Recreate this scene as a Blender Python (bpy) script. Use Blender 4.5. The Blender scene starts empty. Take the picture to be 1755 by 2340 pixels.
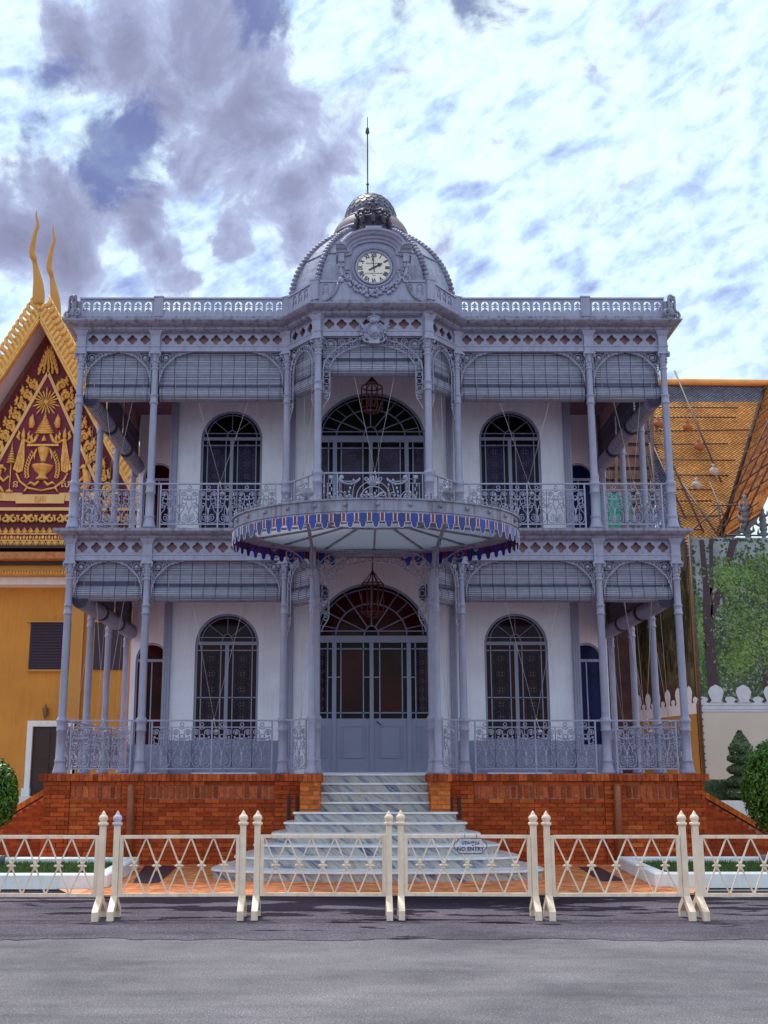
import bpy, math, random
from mathutils import Vector, Matrix
random.seed(7)
PI = math.pi
R = math.radians
S = bpy.context.scene
COL = S.collection

# ------------------------------------------------------------------ camera
EYE = Vector((-0.377, -20.9, 1.55))
cd = bpy.data.cameras.new('camera')
cam = bpy.data.objects.new('camera', cd)
COL.objects.link(cam)
cam.location = EYE
cam.rotation_euler = (R(90) + math.atan(594 / 2650.0), 0, 0)
cd.sensor_fit = 'VERTICAL'
cd.sensor_height = 36.0
cd.lens = 2650.0 / 2340.0 * 36.0
cd.shift_x = (877.5 - 805.0) / 2340.0
cd.clip_end = 3000
S.camera = cam

# ------------------------------------------------------------------ sky, sun, exposure
SUN_EL, SUN_AZ = R(66), R(-28)          # high hazy sun behind the pavilion and to its left: the facade is in shade
w = bpy.data.worlds.new('World')
S.world = w
w.use_nodes = True
nt = w.node_tree
nt.nodes.clear()
def N(tree, kind, **kw):
    n = tree.nodes.new(kind)
    for k, v in kw.items():
        if k.startswith('i_'):
            n.inputs[int(k[2:])].default_value = v
        else:
            setattr(n, k, v)
    return n
def ramp(tree, stops, interp='LINEAR'):
    n = tree.nodes.new('ShaderNodeValToRGB')
    n.color_ramp.interpolation = interp
    el = n.color_ramp.elements
    while len(el) > 1:
        el.remove(el[-1])
    el[0].position = stops[0][0]
    el[0].color = (*stops[0][1], 1) if len(stops[0][1]) == 3 else stops[0][1]
    for p, c in stops[1:]:
        e = el.new(p)
        e.color = (*c, 1)
    return n
def link(tree, a, ao, b, bi):
    tree.links.new(a.outputs[ao], b.inputs[bi])
def math_node(tree, op, a=None, b=None, c=None):
    n = tree.nodes.new('ShaderNodeMath')
    n.operation = op
    for i, x in enumerate((a, b, c)):
        if x is None:
            continue
        if isinstance(x, (int, float)):
            n.inputs[i].default_value = x
        else:
            tree.links.new(x, n.inputs[i])
    return n.outputs[0]
tc = N(nt, 'ShaderNodeTexCoord')
def wmap(rot=(0, 0, 0), scale=(1, 1, 1), off=(0, 0, 0)):
    """rotate the view direction, then stretch it"""
    a = N(nt, 'ShaderNodeMapping')
    a.inputs['Rotation'].default_value = rot
    link(nt, tc, 'Generated', a, 0)
    b = N(nt, 'ShaderNodeMapping')
    b.inputs['Scale'].default_value = scale
    b.inputs['Location'].default_value = off
    link(nt, a, 0, b, 0)
    return b
def wnoise(vec, scale, detail, rough, dist=0.0, kind='FBM'):
    n = N(nt, 'ShaderNodeTexNoise')
    n.inputs['Scale'].default_value = scale
    n.inputs['Detail'].default_value = detail
    n.inputs['Roughness'].default_value = rough
    n.inputs['Distortion'].default_value = dist
    link(nt, vec, 0, n, 0)
    return n
# altocumulus deck: billowed white, pale blue between the billows; the rows climb to the right
big = wnoise(wmap((0, R(28), 0), (1.0, 1.0, 1.3), (3.1, 1.7, 0.4)), 3.6, 4, 0.5, 0.1).outputs[0]
rip = wnoise(wmap((0, R(26), 0), (0.75, 1.0, 1.9), (1.3, 0.2, 5.0)), 21.0, 4, 0.55, 0.2).outputs[0]
fin = wnoise(wmap((0, R(24), 0), (1.0, 1.0, 1.15)), 26.0, 7, 0.62, 0.0).outputs[0]
bil = math_node(nt, 'SUBTRACT', 1.0, math_node(nt, 'ABSOLUTE', math_node(nt, 'MULTIPLY', math_node(nt, 'SUBTRACT', rip, 0.52), 3.6)))
deck = math_node(nt, 'ADD', math_node(nt, 'ADD', math_node(nt, 'MULTIPLY', bil, 0.24), math_node(nt, 'MULTIPLY', big, 0.34)), math_node(nt, 'MULTIPLY', fin, 0.56))
deck_c = ramp(nt, [(0.40, (3.0, 3.8, 6.8)), (0.50, (4.4, 5.7, 8.5)), (0.57, (5.6, 7.5, 9.6)), (0.62, (6.7, 8.6, 9.8)), (0.71, (7.9, 9.5, 10.1))])
nt.links.new(deck, deck_c.inputs[0])
def pix_dir(px, py):
    p = math.atan(594 / 2650.0)
    a, b = (px - 805) / 2650.0, (1170 - py) / 2650.0
    return Vector((a, math.cos(p) - b * math.sin(p), math.sin(p) + b * math.cos(p))).normalized()
warp = wnoise(wmap(), 6.5, 8, 0.60, 0.2)
wm = N(nt, 'ShaderNodeVectorMath', operation='SUBTRACT')
link(nt, warp, 'Color', wm, 0)
wm.inputs[1].default_value = (0.5, 0.5, 0.5)
ws = N(nt, 'ShaderNodeVectorMath', operation='SCALE')
link(nt, wm, 0, ws, 0)
ws.inputs['Scale'].default_value = 0.10
wa = N(nt, 'ShaderNodeVectorMath', operation='ADD')
link(nt, tc, 'Generated', wa, 0)
link(nt, ws, 0, wa, 1)
edge_n = wnoise(wmap(off=(2.2, 0.3, 1.1)), 16.0, 8, 0.60, 0.3).outputs[0]
def cloud_field(lst):
    acc = None
    for (px, py, rad) in lst:
        d = N(nt, 'ShaderNodeVectorMath', operation='DISTANCE')
        link(nt, wa, 0, d, 0)
        d.inputs[1].default_value = pix_dir(px, py)
        v = math_node(nt, 'SUBTRACT', 1.0, math_node(nt, 'DIVIDE', d.outputs['Value'], rad))
        acc = v if acc is None else math_node(nt, 'SMOOTH_MAX', acc, v, 0.30)
    return acc
# heavy lavender cumulus: the bank standing left of the pavilion, and more of the same elsewhere in the sky
bank = cloud_field([(170, 110, 0.040), (300, 80, 0.052), (400, 60, 0.058), (450, 180, 0.056), (540, 240, 0.056), (620, 310, 0.056), (720, 370, 0.040), (660, 430, 0.042), (680, 530, 0.026),
                    (140, 480, 0.040), (30, 550, 0.050), (110, 590, 0.046), (340, 520, 0.028), (400, 600, 0.030), (520, 570, 0.020)])
lowf = wnoise(wmap(off=(-4.2, 9.1, 2.0)), 2.1, 7, 0.55, 0.2).outputs[0]
lowm = N(nt, 'ShaderNodeMapRange', i_1=0.62, i_2=0.78, i_3=-0.5, i_4=0.5)
nt.links.new(lowf, lowm.inputs[0])
acc = math_node(nt, 'MAXIMUM', bank, lowm.outputs[0])
acc = math_node(nt, 'ADD', acc, math_node(nt, 'MULTIPLY', math_node(nt, 'SUBTRACT', edge_n, 0.47), 3.2))
cum_m = N(nt, 'ShaderNodeMapRange', interpolation_type='SMOOTHSTEP', i_1=-0.10, i_2=0.34, i_3=0.0, i_4=0.97)
nt.links.new(acc, cum_m.inputs[0])
cum_t = math_node(nt, 'ADD', math_node(nt, 'MULTIPLY', acc, 0.36), math_node(nt, 'MULTIPLY', warp.outputs[0], 0.45))
cum_c = ramp(nt, [(0.10, (8.6, 9.9, 10.4)), (0.20, (6.2, 7.3, 9.2)), (0.33, (4.2, 4.8, 7.0)), (0.50, (2.9, 3.15, 4.9)), (0.80, (2.0, 2.0, 3.1))])
nt.links.new(cum_t, cum_c.inputs[0])
mix1 = N(nt, 'ShaderNodeMix', data_type='RGBA')
link(nt, cum_m, 0, mix1, 0)
link(nt, deck_c, 0, mix1, 6)
link(nt, cum_c, 0, mix1, 7)
# gaps where the blue sky shows
sky = N(nt, 'ShaderNodeTexSky')
sky.sky_type = 'NISHITA'
sky.sun_disc = False
sky.sun_elevation = SUN_EL
sky.sun_rotation = SUN_AZ
hole_n = wnoise(wmap((0, R(25), 0), (0.8, 1.0, 1.6), (7.7, 2.3, 1.0)), 11.0, 8, 0.62, 0.6).outputs[0]
gap_m = N(nt, 'ShaderNodeMapRange', interpolation_type='SMOOTHSTEP', i_1=0.72, i_2=0.82, i_3=0.0, i_4=0.6)
nt.links.new(hole_n, gap_m.inputs[0])
gacc = cloud_field([(225, 420, 0.026), (250, 380, 0.034), (285, 340, 0.036), (335, 300, 0.030), (125, 200, 0.032), (110, 290, 0.020), (580, 15, 0.026), (605, 50, 0.020), (905, 48, 0.022), (1050, 5, 0.028)])
gacc = math_node(nt, 'ADD', gacc, math_node(nt, 'MULTIPLY', math_node(nt, 'SUBTRACT', edge_n, 0.47), 3.6))
g2 = N(nt, 'ShaderNodeMapRange', interpolation_type='SMOOTHSTEP', i_1=0.05, i_2=0.9, i_3=0.0, i_4=0.85)
nt.links.new(gacc, g2.inputs[0])
gm = math_node(nt, 'MAXIMUM', gap_m.outputs[0], g2.outputs[0])
mix2 = N(nt, 'ShaderNodeMix', data_type='RGBA')
nt.links.new(gm, mix2.inputs[0])
link(nt, mix1, 2, mix2, 6)
deep = N(nt, 'ShaderNodeMix', data_type='RGBA', blend_type='MULTIPLY')
deep.inputs[0].default_value = 1.0
link(nt, sky, 0, deep, 6)
deep.inputs[7].default_value = (0.52, 0.50, 0.72, 1)
link(nt, deep, 2, mix2, 7)
w.cycles.sampling_method = 'MANUAL'
w.cycles.sample_map_resolution = 256
bg = N(nt, 'ShaderNodeBackground')
bg.inputs[1].default_value = 0.076
link(nt, mix2, 2, bg, 0)
wo = N(nt, 'ShaderNodeOutputWorld')
link(nt, bg, 0, wo, 0)

sd = bpy.data.lights.new('sun', 'SUN')
sd.energy = 2.4
sd.angle = R(10)
sd.color = (1.0, 0.95, 0.88)
sun = bpy.data.objects.new('sun', sd)
COL.objects.link(sun)
sdir = Vector((math.sin(SUN_AZ) * math.cos(SUN_EL), math.cos(SUN_AZ) * math.cos(SUN_EL), math.sin(SUN_EL)))
sun.rotation_euler = sdir.to_track_quat('Z', 'Y').to_euler()
S.view_settings.view_transform = 'Standard'
S.view_settings.look = 'None'
S.view_settings.exposure = 0.58
S.view_settings.gamma = 1.0
S.view_settings.use_curve_mapping = False
S.cycles.max_bounces = 6
S.cycles.use_denoising = True

# ------------------------------------------------------------------ materials
MATS = {}
def mat(name, col, rough=0.5, var=0.12, vscale=6.0, bump=0.0, bscale=40.0, metal=0.0, streak=0.0, island=0.0, objrand=0.0, spec=0.5, col2=None, trans=0.0, hue2=None):
    m = bpy.data.materials.new(name)
    m.use_nodes = True
    t = m.node_tree
    b = t.nodes['Principled BSDF']
    b.inputs['Roughness'].default_value = rough
    b.inputs['Metallic'].default_value = metal
    b.inputs['Specular IOR Level'].default_value = spec
    if trans:
        b.inputs['Transmission Weight'].default_value = trans
    geo = N(t, 'ShaderNodeNewGeometry')
    nz = N(t, 'ShaderNodeTexNoise')
    nz.inputs['Scale'].default_value = vscale
    nz.inputs['Detail'].default_value = 6
    nz.inputs['Roughness'].default_value = 0.62
    link(t, geo, 'Position', nz, 0)
    lo = tuple(c * (1 - var) for c in col)
    hi = tuple(min(1.0, c * (1 + var)) for c in (col2 or col))
    rp = ramp(t, [(0.32, lo), (0.68, hi)])
    link(t, nz, 0, rp, 0)
    out = rp.outputs[0]
    if streak:
        mp = N(t, 'ShaderNodeMapping')
        mp.inputs['Scale'].default_value = (14, 14, 1.1)
        link(t, geo, 'Position', mp, 0)
        n2 = N(t, 'ShaderNodeTexNoise')
        n2.inputs['Scale'].default_value = 1.0
        n2.inputs['Detail'].default_value = 5
        link(t, mp, 0, n2, 0)
        r2 = ramp(t, [(0.34, (1 - streak * 0.9, 1 - streak * 1.15, 1 - streak * 1.2)), (0.52, (1, 1, 1))])
        link(t, n2, 0, r2, 0)
        mx = N(t, 'ShaderNodeMix', data_type='RGBA', blend_type='MULTIPLY')
        mx.inputs[0].default_value = 1.0
        t.links.new(out, mx.inputs[6])
        link(t, r2, 0, mx, 7)
        out = mx.outputs[2]
    if island or objrand:
        oi = N(t, 'ShaderNodeObjectInfo')
        src = None
        if island:
            src = geo.outputs['Random Per Island']
        if objrand:
            a = oi.outputs['Random']
            src = a if src is None else math_node(t, 'FRACT', math_node(t, 'ADD', src, a))
        k = max(island, objrand)
        c0 = (1 - k, 1 - k, 1 - k)
        c1 = (1 + k, 1 + k, 1 + k)
        if hue2:
            c1 = hue2
        r3 = ramp(t, [(0.0, c0), (1.0, c1)])
        t.links.new(src, r3.inputs[0])
        mx = N(t, 'ShaderNodeMix', data_type='RGBA', blend_type='MULTIPLY')
        mx.inputs[0].default_value = 1.0
        t.links.new(out, mx.inputs[6])
        link(t, r3, 0, mx, 7)
        out = mx.outputs[2]
    t.links.new(out, b.inputs['Base Color'])
    if bump:
        n3 = N(t, 'ShaderNodeTexNoise')
        n3.inputs['Scale'].default_value = bscale
        n3.inputs['Detail'].default_value = 5
        link(t, geo, 'Position', n3, 0)
        bp = N(t, 'ShaderNodeBump')
        bp.inputs['Strength'].default_value = bump
        bp.inputs['Distance'].default_value = 0.02
        link(t, n3, 0, bp, 'Height')
        link(t, bp, 0, b, 'Normal')
    MATS[name] = m
    return m

M_IRON = mat('iron_paint', (0.335, 0.32, 0.455), 0.42, 0.08, 5, 0.08, 60, streak=0.13)
M_IRON2 = mat('cornice_paint', (0.265, 0.25, 0.35), 0.5, 0.18, 4, 0.10, 50, streak=0.42)
M_WALL = mat('plaster_white', (0.88, 0.83, 0.94), 0.75, 0.06, 2.2, 0.08, 18, streak=0.06)
M_DADO = mat('dado_grey', (0.26, 0.26, 0.385), 0.55, 0.07, 3)
M_CEIL = mat('veranda_ceiling', (0.22, 0.11, 0.16), 0.7, 0.08, 3)
M_BLIND = mat('bamboo_blind_paint', (0.315, 0.31, 0.42), 0.5, 0.14, 9, island=0.22)
M_STRING = mat('blind_string', (0.07, 0.06, 0.11), 0.8)
M_CORD = mat('pale_cord', (0.50, 0.42, 0.42), 0.8)
M_ZINC = mat('zinc_dome', (0.30, 0.285, 0.40), 0.36, 0.22, 7, 0.5, 22, streak=0.2, spec=0.6)
M_ZSCALE = mat('zinc_scale', (0.105, 0.090, 0.130), 0.5, 0.18, 9, objrand=0.15)
M_CROWN = mat('dark_crown_metal', (0.055, 0.045, 0.075), 0.45, 0.3, 20)
M_ROSE = mat('dome_neck_pink', (0.26, 0.18, 0.21), 0.6, 0.1, 5)
M_DIAL = mat('clock_dial', (0.86, 0.74, 0.68), 0.4, 0.03, 9)
M_BLACK = mat('black_enamel', (0.012, 0.011, 0.02), 0.35, 0.1)
M_PIPE = mat('brown_drain_pipe', (0.30, 0.085, 0.035), 0.4, 0.2, 5)
M_BRICK = mat('red_brick', (0.44, 0.066, 0.015), 0.8, 0.25, 14, 0.35, 60, island=0.30, objrand=0.30, hue2=(1.25, 1.40, 1.5), spec=0.2)
M_BRICKD = mat('red_brick_rowlock', (0.40, 0.064, 0.017), 0.8, 0.28, 14, 0.3, 60, island=0.38, objrand=0.38, hue2=(1.5, 1.8, 1.8), spec=0.2)
M_BRICKO = mat('orange_brick', (0.54, 0.135, 0.028), 0.8, 0.22, 14, 0.3, 60, island=0.3, objrand=0.3, spec=0.2)
M_MORTAR = mat('brick_mortar', (0.56, 0.25, 0.17), 0.9, 0.3, 12, 0.3, 40, spec=0.15)
M_BLUE = mat('blue_glass', (0.010, 0.024, 0.24), 0.16, 0.35, 3, objrand=0.35)
M_RED = mat('red_glass', (0.22, 0.008, 0.012), 0.16, 0.3, 5, objrand=0.4)
M_CREAM = mat('cream_barrier_paint', (0.95, 0.71, 0.55), 0.45, 0.10, 9, streak=0.16)
M_LILAC = mat('lilac_finial_paint', (0.58, 0.47, 0.56), 0.45, 0.06, 8)
M_OCHRE = mat('ochre_plaster', (0.60, 0.25, 0.038), 0.75, 0.14, 0.45, 0.1, 12, streak=0.10)
M_DOOR = mat('door_paint', (0.27, 0.262, 0.40), 0.4, 0.04, 3, 0.03, 30, streak=0.03)
M_BACKB = mat('frieze_backing_brown', (0.36, 0.20, 0.22), 0.7, 0.12, 4)
M_OCHRE2 = mat('ochre_trim', (0.56, 0.26, 0.055), 0.7, 0.08, 1)
M_GOLD = mat('gold_relief', (0.78, 0.40, 0.095), 0.42, 0.25, 8, 0.25, 30)
M_GOLD2 = mat('gold_bargeboard', (0.66, 0.28, 0.060), 0.48, 0.2, 6, 0.9, 9)
M_GOLDL = mat('pale_gold_band', (0.78, 0.46, 0.17), 0.45, 0.08, 4)
M_MAROON = mat('maroon_tympanum', (0.17, 0.001, 0.032), 0.6, 0.15, 1.2)
M_MAROON2 = mat('maroon_field', (0.125, 0.0008, 0.006), 0.6, 0.15, 1.2)
M_SOFFIT = mat('lilac_soffit', (0.62, 0.48, 0.55), 0.7, 0.06, 1)
M_WHITE = mat('white_paint', (0.80, 0.79, 0.83), 0.6, 0.05, 4, streak=0.08)
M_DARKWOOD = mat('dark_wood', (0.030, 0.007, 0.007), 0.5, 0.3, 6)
M_SHUT = mat('dark_shutter', (0.032, 0.012, 0.035), 0.55, 0.2, 4)
M_SCAF = mat('scaffold_pole', (0.10, 0.055, 0.06), 0.6, 0.3, 5)
M_SACK = mat('sandbag_cloth', (0.55, 0.46, 0.42), 0.85, 0.25, 9, 0.3, 30)
M_SACKR = mat('red_sandbag_cloth', (0.42, 0.13, 0.06), 0.85, 0.25, 9, 0.3, 30)
M_LANT = mat('lantern_metal', (0.13, 0.018, 0.012), 0.4, 0.2, 9)
M_NET = mat('green_scaffold_net', (0.03, 0.28, 0.20), 0.8, 0.25, 6)
M_HEDGE = mat('hedge_leaf', (0.075, 0.125, 0.055), 0.6, 0.25, 9, island=0.5)
M_LEAF = mat('bush_leaf', (0.075, 0.165, 0.014), 0.38, 0.3, 5, island=0.6)
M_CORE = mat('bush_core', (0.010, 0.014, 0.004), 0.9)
M_SIGNB = mat('sign_blue', (0.010, 0.020, 0.12), 0.4)

def glass_mat(name, col, rough=0.12, var=0.5, scale=2.5, coat=0.4):
    m = mat(name, col, rough, var, scale, 0.03, 6, spec=0.12)
    return m
G_UP = glass_mat('violet_etched_glass', (0.020, 0.014, 0.060), 0.15)
G_UPM = glass_mat('grey_violet_glass', (0.060, 0.040, 0.085), 0.2)
G_LOW = glass_mat('smoky_maroon_glass', (0.022, 0.007, 0.014), 0.08)
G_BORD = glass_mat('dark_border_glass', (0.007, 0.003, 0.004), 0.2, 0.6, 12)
G_REDD = glass_mat('dark_red_glass', (0.042, 0.003, 0.0035), 0.12, 0.6, 1.6)
G_GREEN = glass_mat('dark_green_glass', (0.008, 0.016, 0.008), 0.16, 0.4)
G_SIDE = glass_mat('deep_blue_glass', (0.008, 0.010, 0.065), 0.12)
M_ETCH = mat('etched_line', (0.10, 0.065, 0.11), 0.5)
def frost():
    m = bpy.data.materials.new('frosted_canopy_glass')
    m.use_nodes = True
    t = m.node_tree
    t.nodes.clear()
    tr = N(t, 'ShaderNodeBsdfTranslucent')
    tr.inputs[0].default_value = (0.32, 0.32, 0.38, 1)
    df = N(t, 'ShaderNodeBsdfDiffuse')
    df.inputs[0].default_value = (0.40, 0.40, 0.45, 1)
    mx = N(t, 'ShaderNodeMixShader', i_0=0.38)
    link(t, tr, 0, mx, 1)
    link(t, df, 0, mx, 2)
    o = N(t, 'ShaderNodeOutputMaterial')
    link(t, mx, 0, o, 0)
    return m
M_FROST = frost()
def acrylic():
    m = bpy.data.materials.new('clear_acrylic')
    m.use_nodes = True
    t = m.node_tree
    b = t.nodes['Principled BSDF']
    b.inputs['Base Color'].default_value = (0.8, 0.8, 0.9, 1)
    b.inputs['Alpha'].default_value = 0.16
    b.inputs['Roughness'].default_value = 0.15
    return m
M_ACRYL = acrylic()

def asphalt(name, col, worn, wet=0.0):
    m = bpy.data.materials.new(name)
    m.use_nodes = True
    t = m.node_tree
    b = t.nodes['Principled BSDF']
    geo = N(t, 'ShaderNodeNewGeometry')
    n1 = N(t, 'ShaderNodeTexNoise')
    n1.inputs['Scale'].default_value = 75
    n1.inputs['Detail'].default_value = 2
    link(t, geo, 'Position', n1, 0)
    vo = N(t, 'ShaderNodeTexVoronoi')
    vo.inputs['Scale'].default_value = 60
    link(t, geo, 'Position', vo, 0)
    mp = N(t, 'ShaderNodeMapping')
    mp.inputs['Scale'].default_value = (0.5, 1.0, 1)
    link(t, geo, 'Position', mp, 0)
    n2 = N(t, 'ShaderNodeTexNoise')
    n2.inputs['Scale'].default_value = 1.3
    n2.inputs['Detail'].default_value = 7
    n2.inputs['Roughness'].default_value = 0.65
    link(t, mp, 0, n2, 0)
    base = ramp(t, [(0.30, tuple(c * (1 - worn) for c in col)), (0.70, tuple(c * (1 + worn) for c in col))])
    link(t, n2, 0, base, 0)
    sp = ramp(t, [(0.28, (0.50, 0.50, 0.50)), (0.46, (0.90, 0.90, 0.90)), (0.58, (1.15, 1.15, 1.15)), (0.66, (1.6, 1.6, 1.6)), (0.74, (2.6, 2.6, 2.65))])
    link(t, n1, 0, sp, 0)
    mx = N(t, 'ShaderNodeMix', data_type='RGBA', blend_type='MULTIPLY')
    mx.inputs[0].default_value = 1.0
    link(t, base, 0, mx, 6)
    link(t, sp, 0, mx, 7)
    out = mx.outputs[2]
    b.inputs['Roughness'].default_value = 0.85
    b.inputs['Specular IOR Level'].default_value = 0.3
    if wet:
        mp2 = N(t, 'ShaderNodeMapping')
        mp2.inputs['Scale'].default_value = (0.60, 1.55, 1)
        mp2.inputs['Location'].default_value = (1.3, 0.4, 0)
        link(t, geo, 'Position', mp2, 0)
        n3 = N(t, 'ShaderNodeTexNoise')
        n3.inputs['Scale'].default_value = 1.35
        n3.inputs['Detail'].default_value = 6
        n3.inputs['Roughness'].default_value = 0.55
        link(t, mp2, 0, n3, 0)
        # water lies along the paving edge and dries towards the carriageway
        sp3 = N(t, 'ShaderNodeSeparateXYZ')
        link(t, geo, 'Position', sp3, 0)
        edge = N(t, 'ShaderNodeMapRange', i_1=-5.2, i_2=-8.8, i_3=0.185, i_4=-0.115)
        link(t, sp3, 1, edge, 0)
        mid = math_node(t, 'MULTIPLY', math_node(t, 'ABSOLUTE', math_node(t, 'SUBTRACT', sp3.outputs[0], 0.2)), -0.026)
        v = math_node(t, 'ADD', math_node(t, 'ADD', n3.outputs[0], edge.outputs[0]), mid)
        wmask = N(t, 'ShaderNodeMapRange', interpolation_type='SMOOTHSTEP', i_1=0.492, i_2=0.506, i_3=0.0, i_4=1.0)
        t.links.new(v, wmask.inputs[0])
        wc = N(t, 'ShaderNodeMix', data_type='RGBA', blend_type='MULTIPLY')
        link(t, wmask, 0, wc, 0)
        t.links.new(out, wc.inputs[6])
        wc.inputs[7].default_value = (0.15, 0.12, 0.20, 1)
        b.inputs['Specular IOR Level'].default_value = 0.06
        out = wc.outputs[2]
        rr = N(t, 'ShaderNodeMapRange', i_1=0.0, i_2=1.0, i_3=0.85, i_4=0.62)
        link(t, wmask, 0, rr, 0)
        link(t, rr, 0, b, 'Roughness')
    # dust, tyre marks and old patches: large soft blotches and a few long dark rubs
    n5 = N(t, 'ShaderNodeTexNoise')
    n5.inputs['Scale'].default_value = 0.55
    n5.inputs['Detail'].default_value = 8
    n5.inputs['Roughness'].default_value = 0.7
    link(t, geo, 'Position', n5, 0)
    r5 = ramp(t, [(0.36, (0.70, 0.69, 0.72)), (0.50, (1.0, 1.0, 1.0)), (0.66, (1.22, 1.20, 1.18))])
    link(t, n5, 0, r5, 0)
    m5 = N(t, 'ShaderNodeMix', data_type='RGBA', blend_type='MULTIPLY')
    m5.inputs[0].default_value = 1.0
    t.links.new(out, m5.inputs[6])
    link(t, r5, 0, m5, 7)
    mp6 = N(t, 'ShaderNodeMapping')
    mp6.inputs['Scale'].default_value = (0.10, 1.9, 1)
    link(t, geo, 'Position', mp6, 0)
    n6 = N(t, 'ShaderNodeTexNoise')
    n6.inputs['Scale'].default_value = 1.6
    n6.inputs['Detail'].default_value = 5
    link(t, mp6, 0, n6, 0)
    r6 = ramp(t, [(0.30, (0.80, 0.80, 0.81)), (0.46, (1.0, 1.0, 1.0))])
    link(t, n6, 0, r6, 0)
    m6 = N(t, 'ShaderNodeMix', data_type='RGBA', blend_type='MULTIPLY')
    m6.inputs[0].default_value = 1.0
    link(t, m5, 2, m6, 6)
    link(t, r6, 0, m6, 7)
    out = m6.outputs[2]
    t.links.new(out, b.inputs['Base Color'])
    bp = N(t, 'ShaderNodeBump')
    bp.inputs['Strength'].default_value = 0.55
    bp.inputs['Distance'].default_value = 0.01
    link(t, vo, 0, bp, 'Height')
    link(t, bp, 0, b, 'Normal')
    return m
M_ROAD = asphalt('worn_asphalt', (0.145, 0.132, 0.148), 0.26)
M_STRIP = asphalt('newer_asphalt', (0.108, 0.092, 0.116), 0.24, wet=1.0)

def marble():
    m = bpy.data.materials.new('veined_marble')
    m.use_nodes = True
    t = m.node_tree
    b = t.nodes['Principled BSDF']
    geo = N(t, 'ShaderNodeNewGeometry')
    mp = N(t, 'ShaderNodeMapping')
    mp.inputs['Rotation'].default_value = (0, R(-38), 0)
    link(t, geo, 'Position', mp, 0)
    mp0, mp = mp, N(t, 'ShaderNodeMapping')
    mp.inputs['Scale'].default_value = (0.8, 1.2, 5.5)
    link(t, mp0, 0, mp, 0)
    n1 = N(t, 'ShaderNodeTexNoise')
    n1.inputs['Scale'].default_value = 1.9
    n1.inputs['Detail'].default_value = 9
    n1.inputs['Roughness'].default_value = 0.68
    n1.inputs['Distortion'].default_value = 0.5
    link(t, mp, 0, n1, 0)
    rp = ramp(t, [(0.32, (0.06, 0.065, 0.13)), (0.42, (0.19, 0.195, 0.29)), (0.48, (0.38, 0.35, 0.355)), (0.55, (0.50, 0.455, 0.445)), (0.62, (0.34, 0.25, 0.21)), (0.70, (0.58, 0.53, 0.54))])
    link(t, n1, 0, rp, 0)
    link(t, rp, 0, b, 'Base Color')
    b.inputs['Roughness'].default_value = 0.28
    return m
M_MARBLE = marble()
M_NOSE = mat('marble_nosing', (0.76, 0.74, 0.79), 0.25, 0.14, 6)
M_PAVER = mat('terracotta_paver', (0.62, 0.20, 0.075), 0.7, 0.22, 3, 0.25, 50, island=0.28, spec=0.3)
M_JOINT = mat('paver_joint', (0.60, 0.30, 0.17), 0.9, 0.2, 8)
M_INLAY = mat('black_stone_inlay', (0.022, 0.019, 0.04), 0.45, 0.2, 8)
M_SOIL = mat('lawn_soil', (0.040, 0.062, 0.014), 0.95, 0.3, 20)
M_GRASS = mat('grass_blade', (0.075, 0.135, 0.022), 0.6, 0.25, 6, island=0.45)
M_GROUND = mat('far_ground', (0.22, 0.21, 0.20), 0.9, 0.15, 1)

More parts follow.
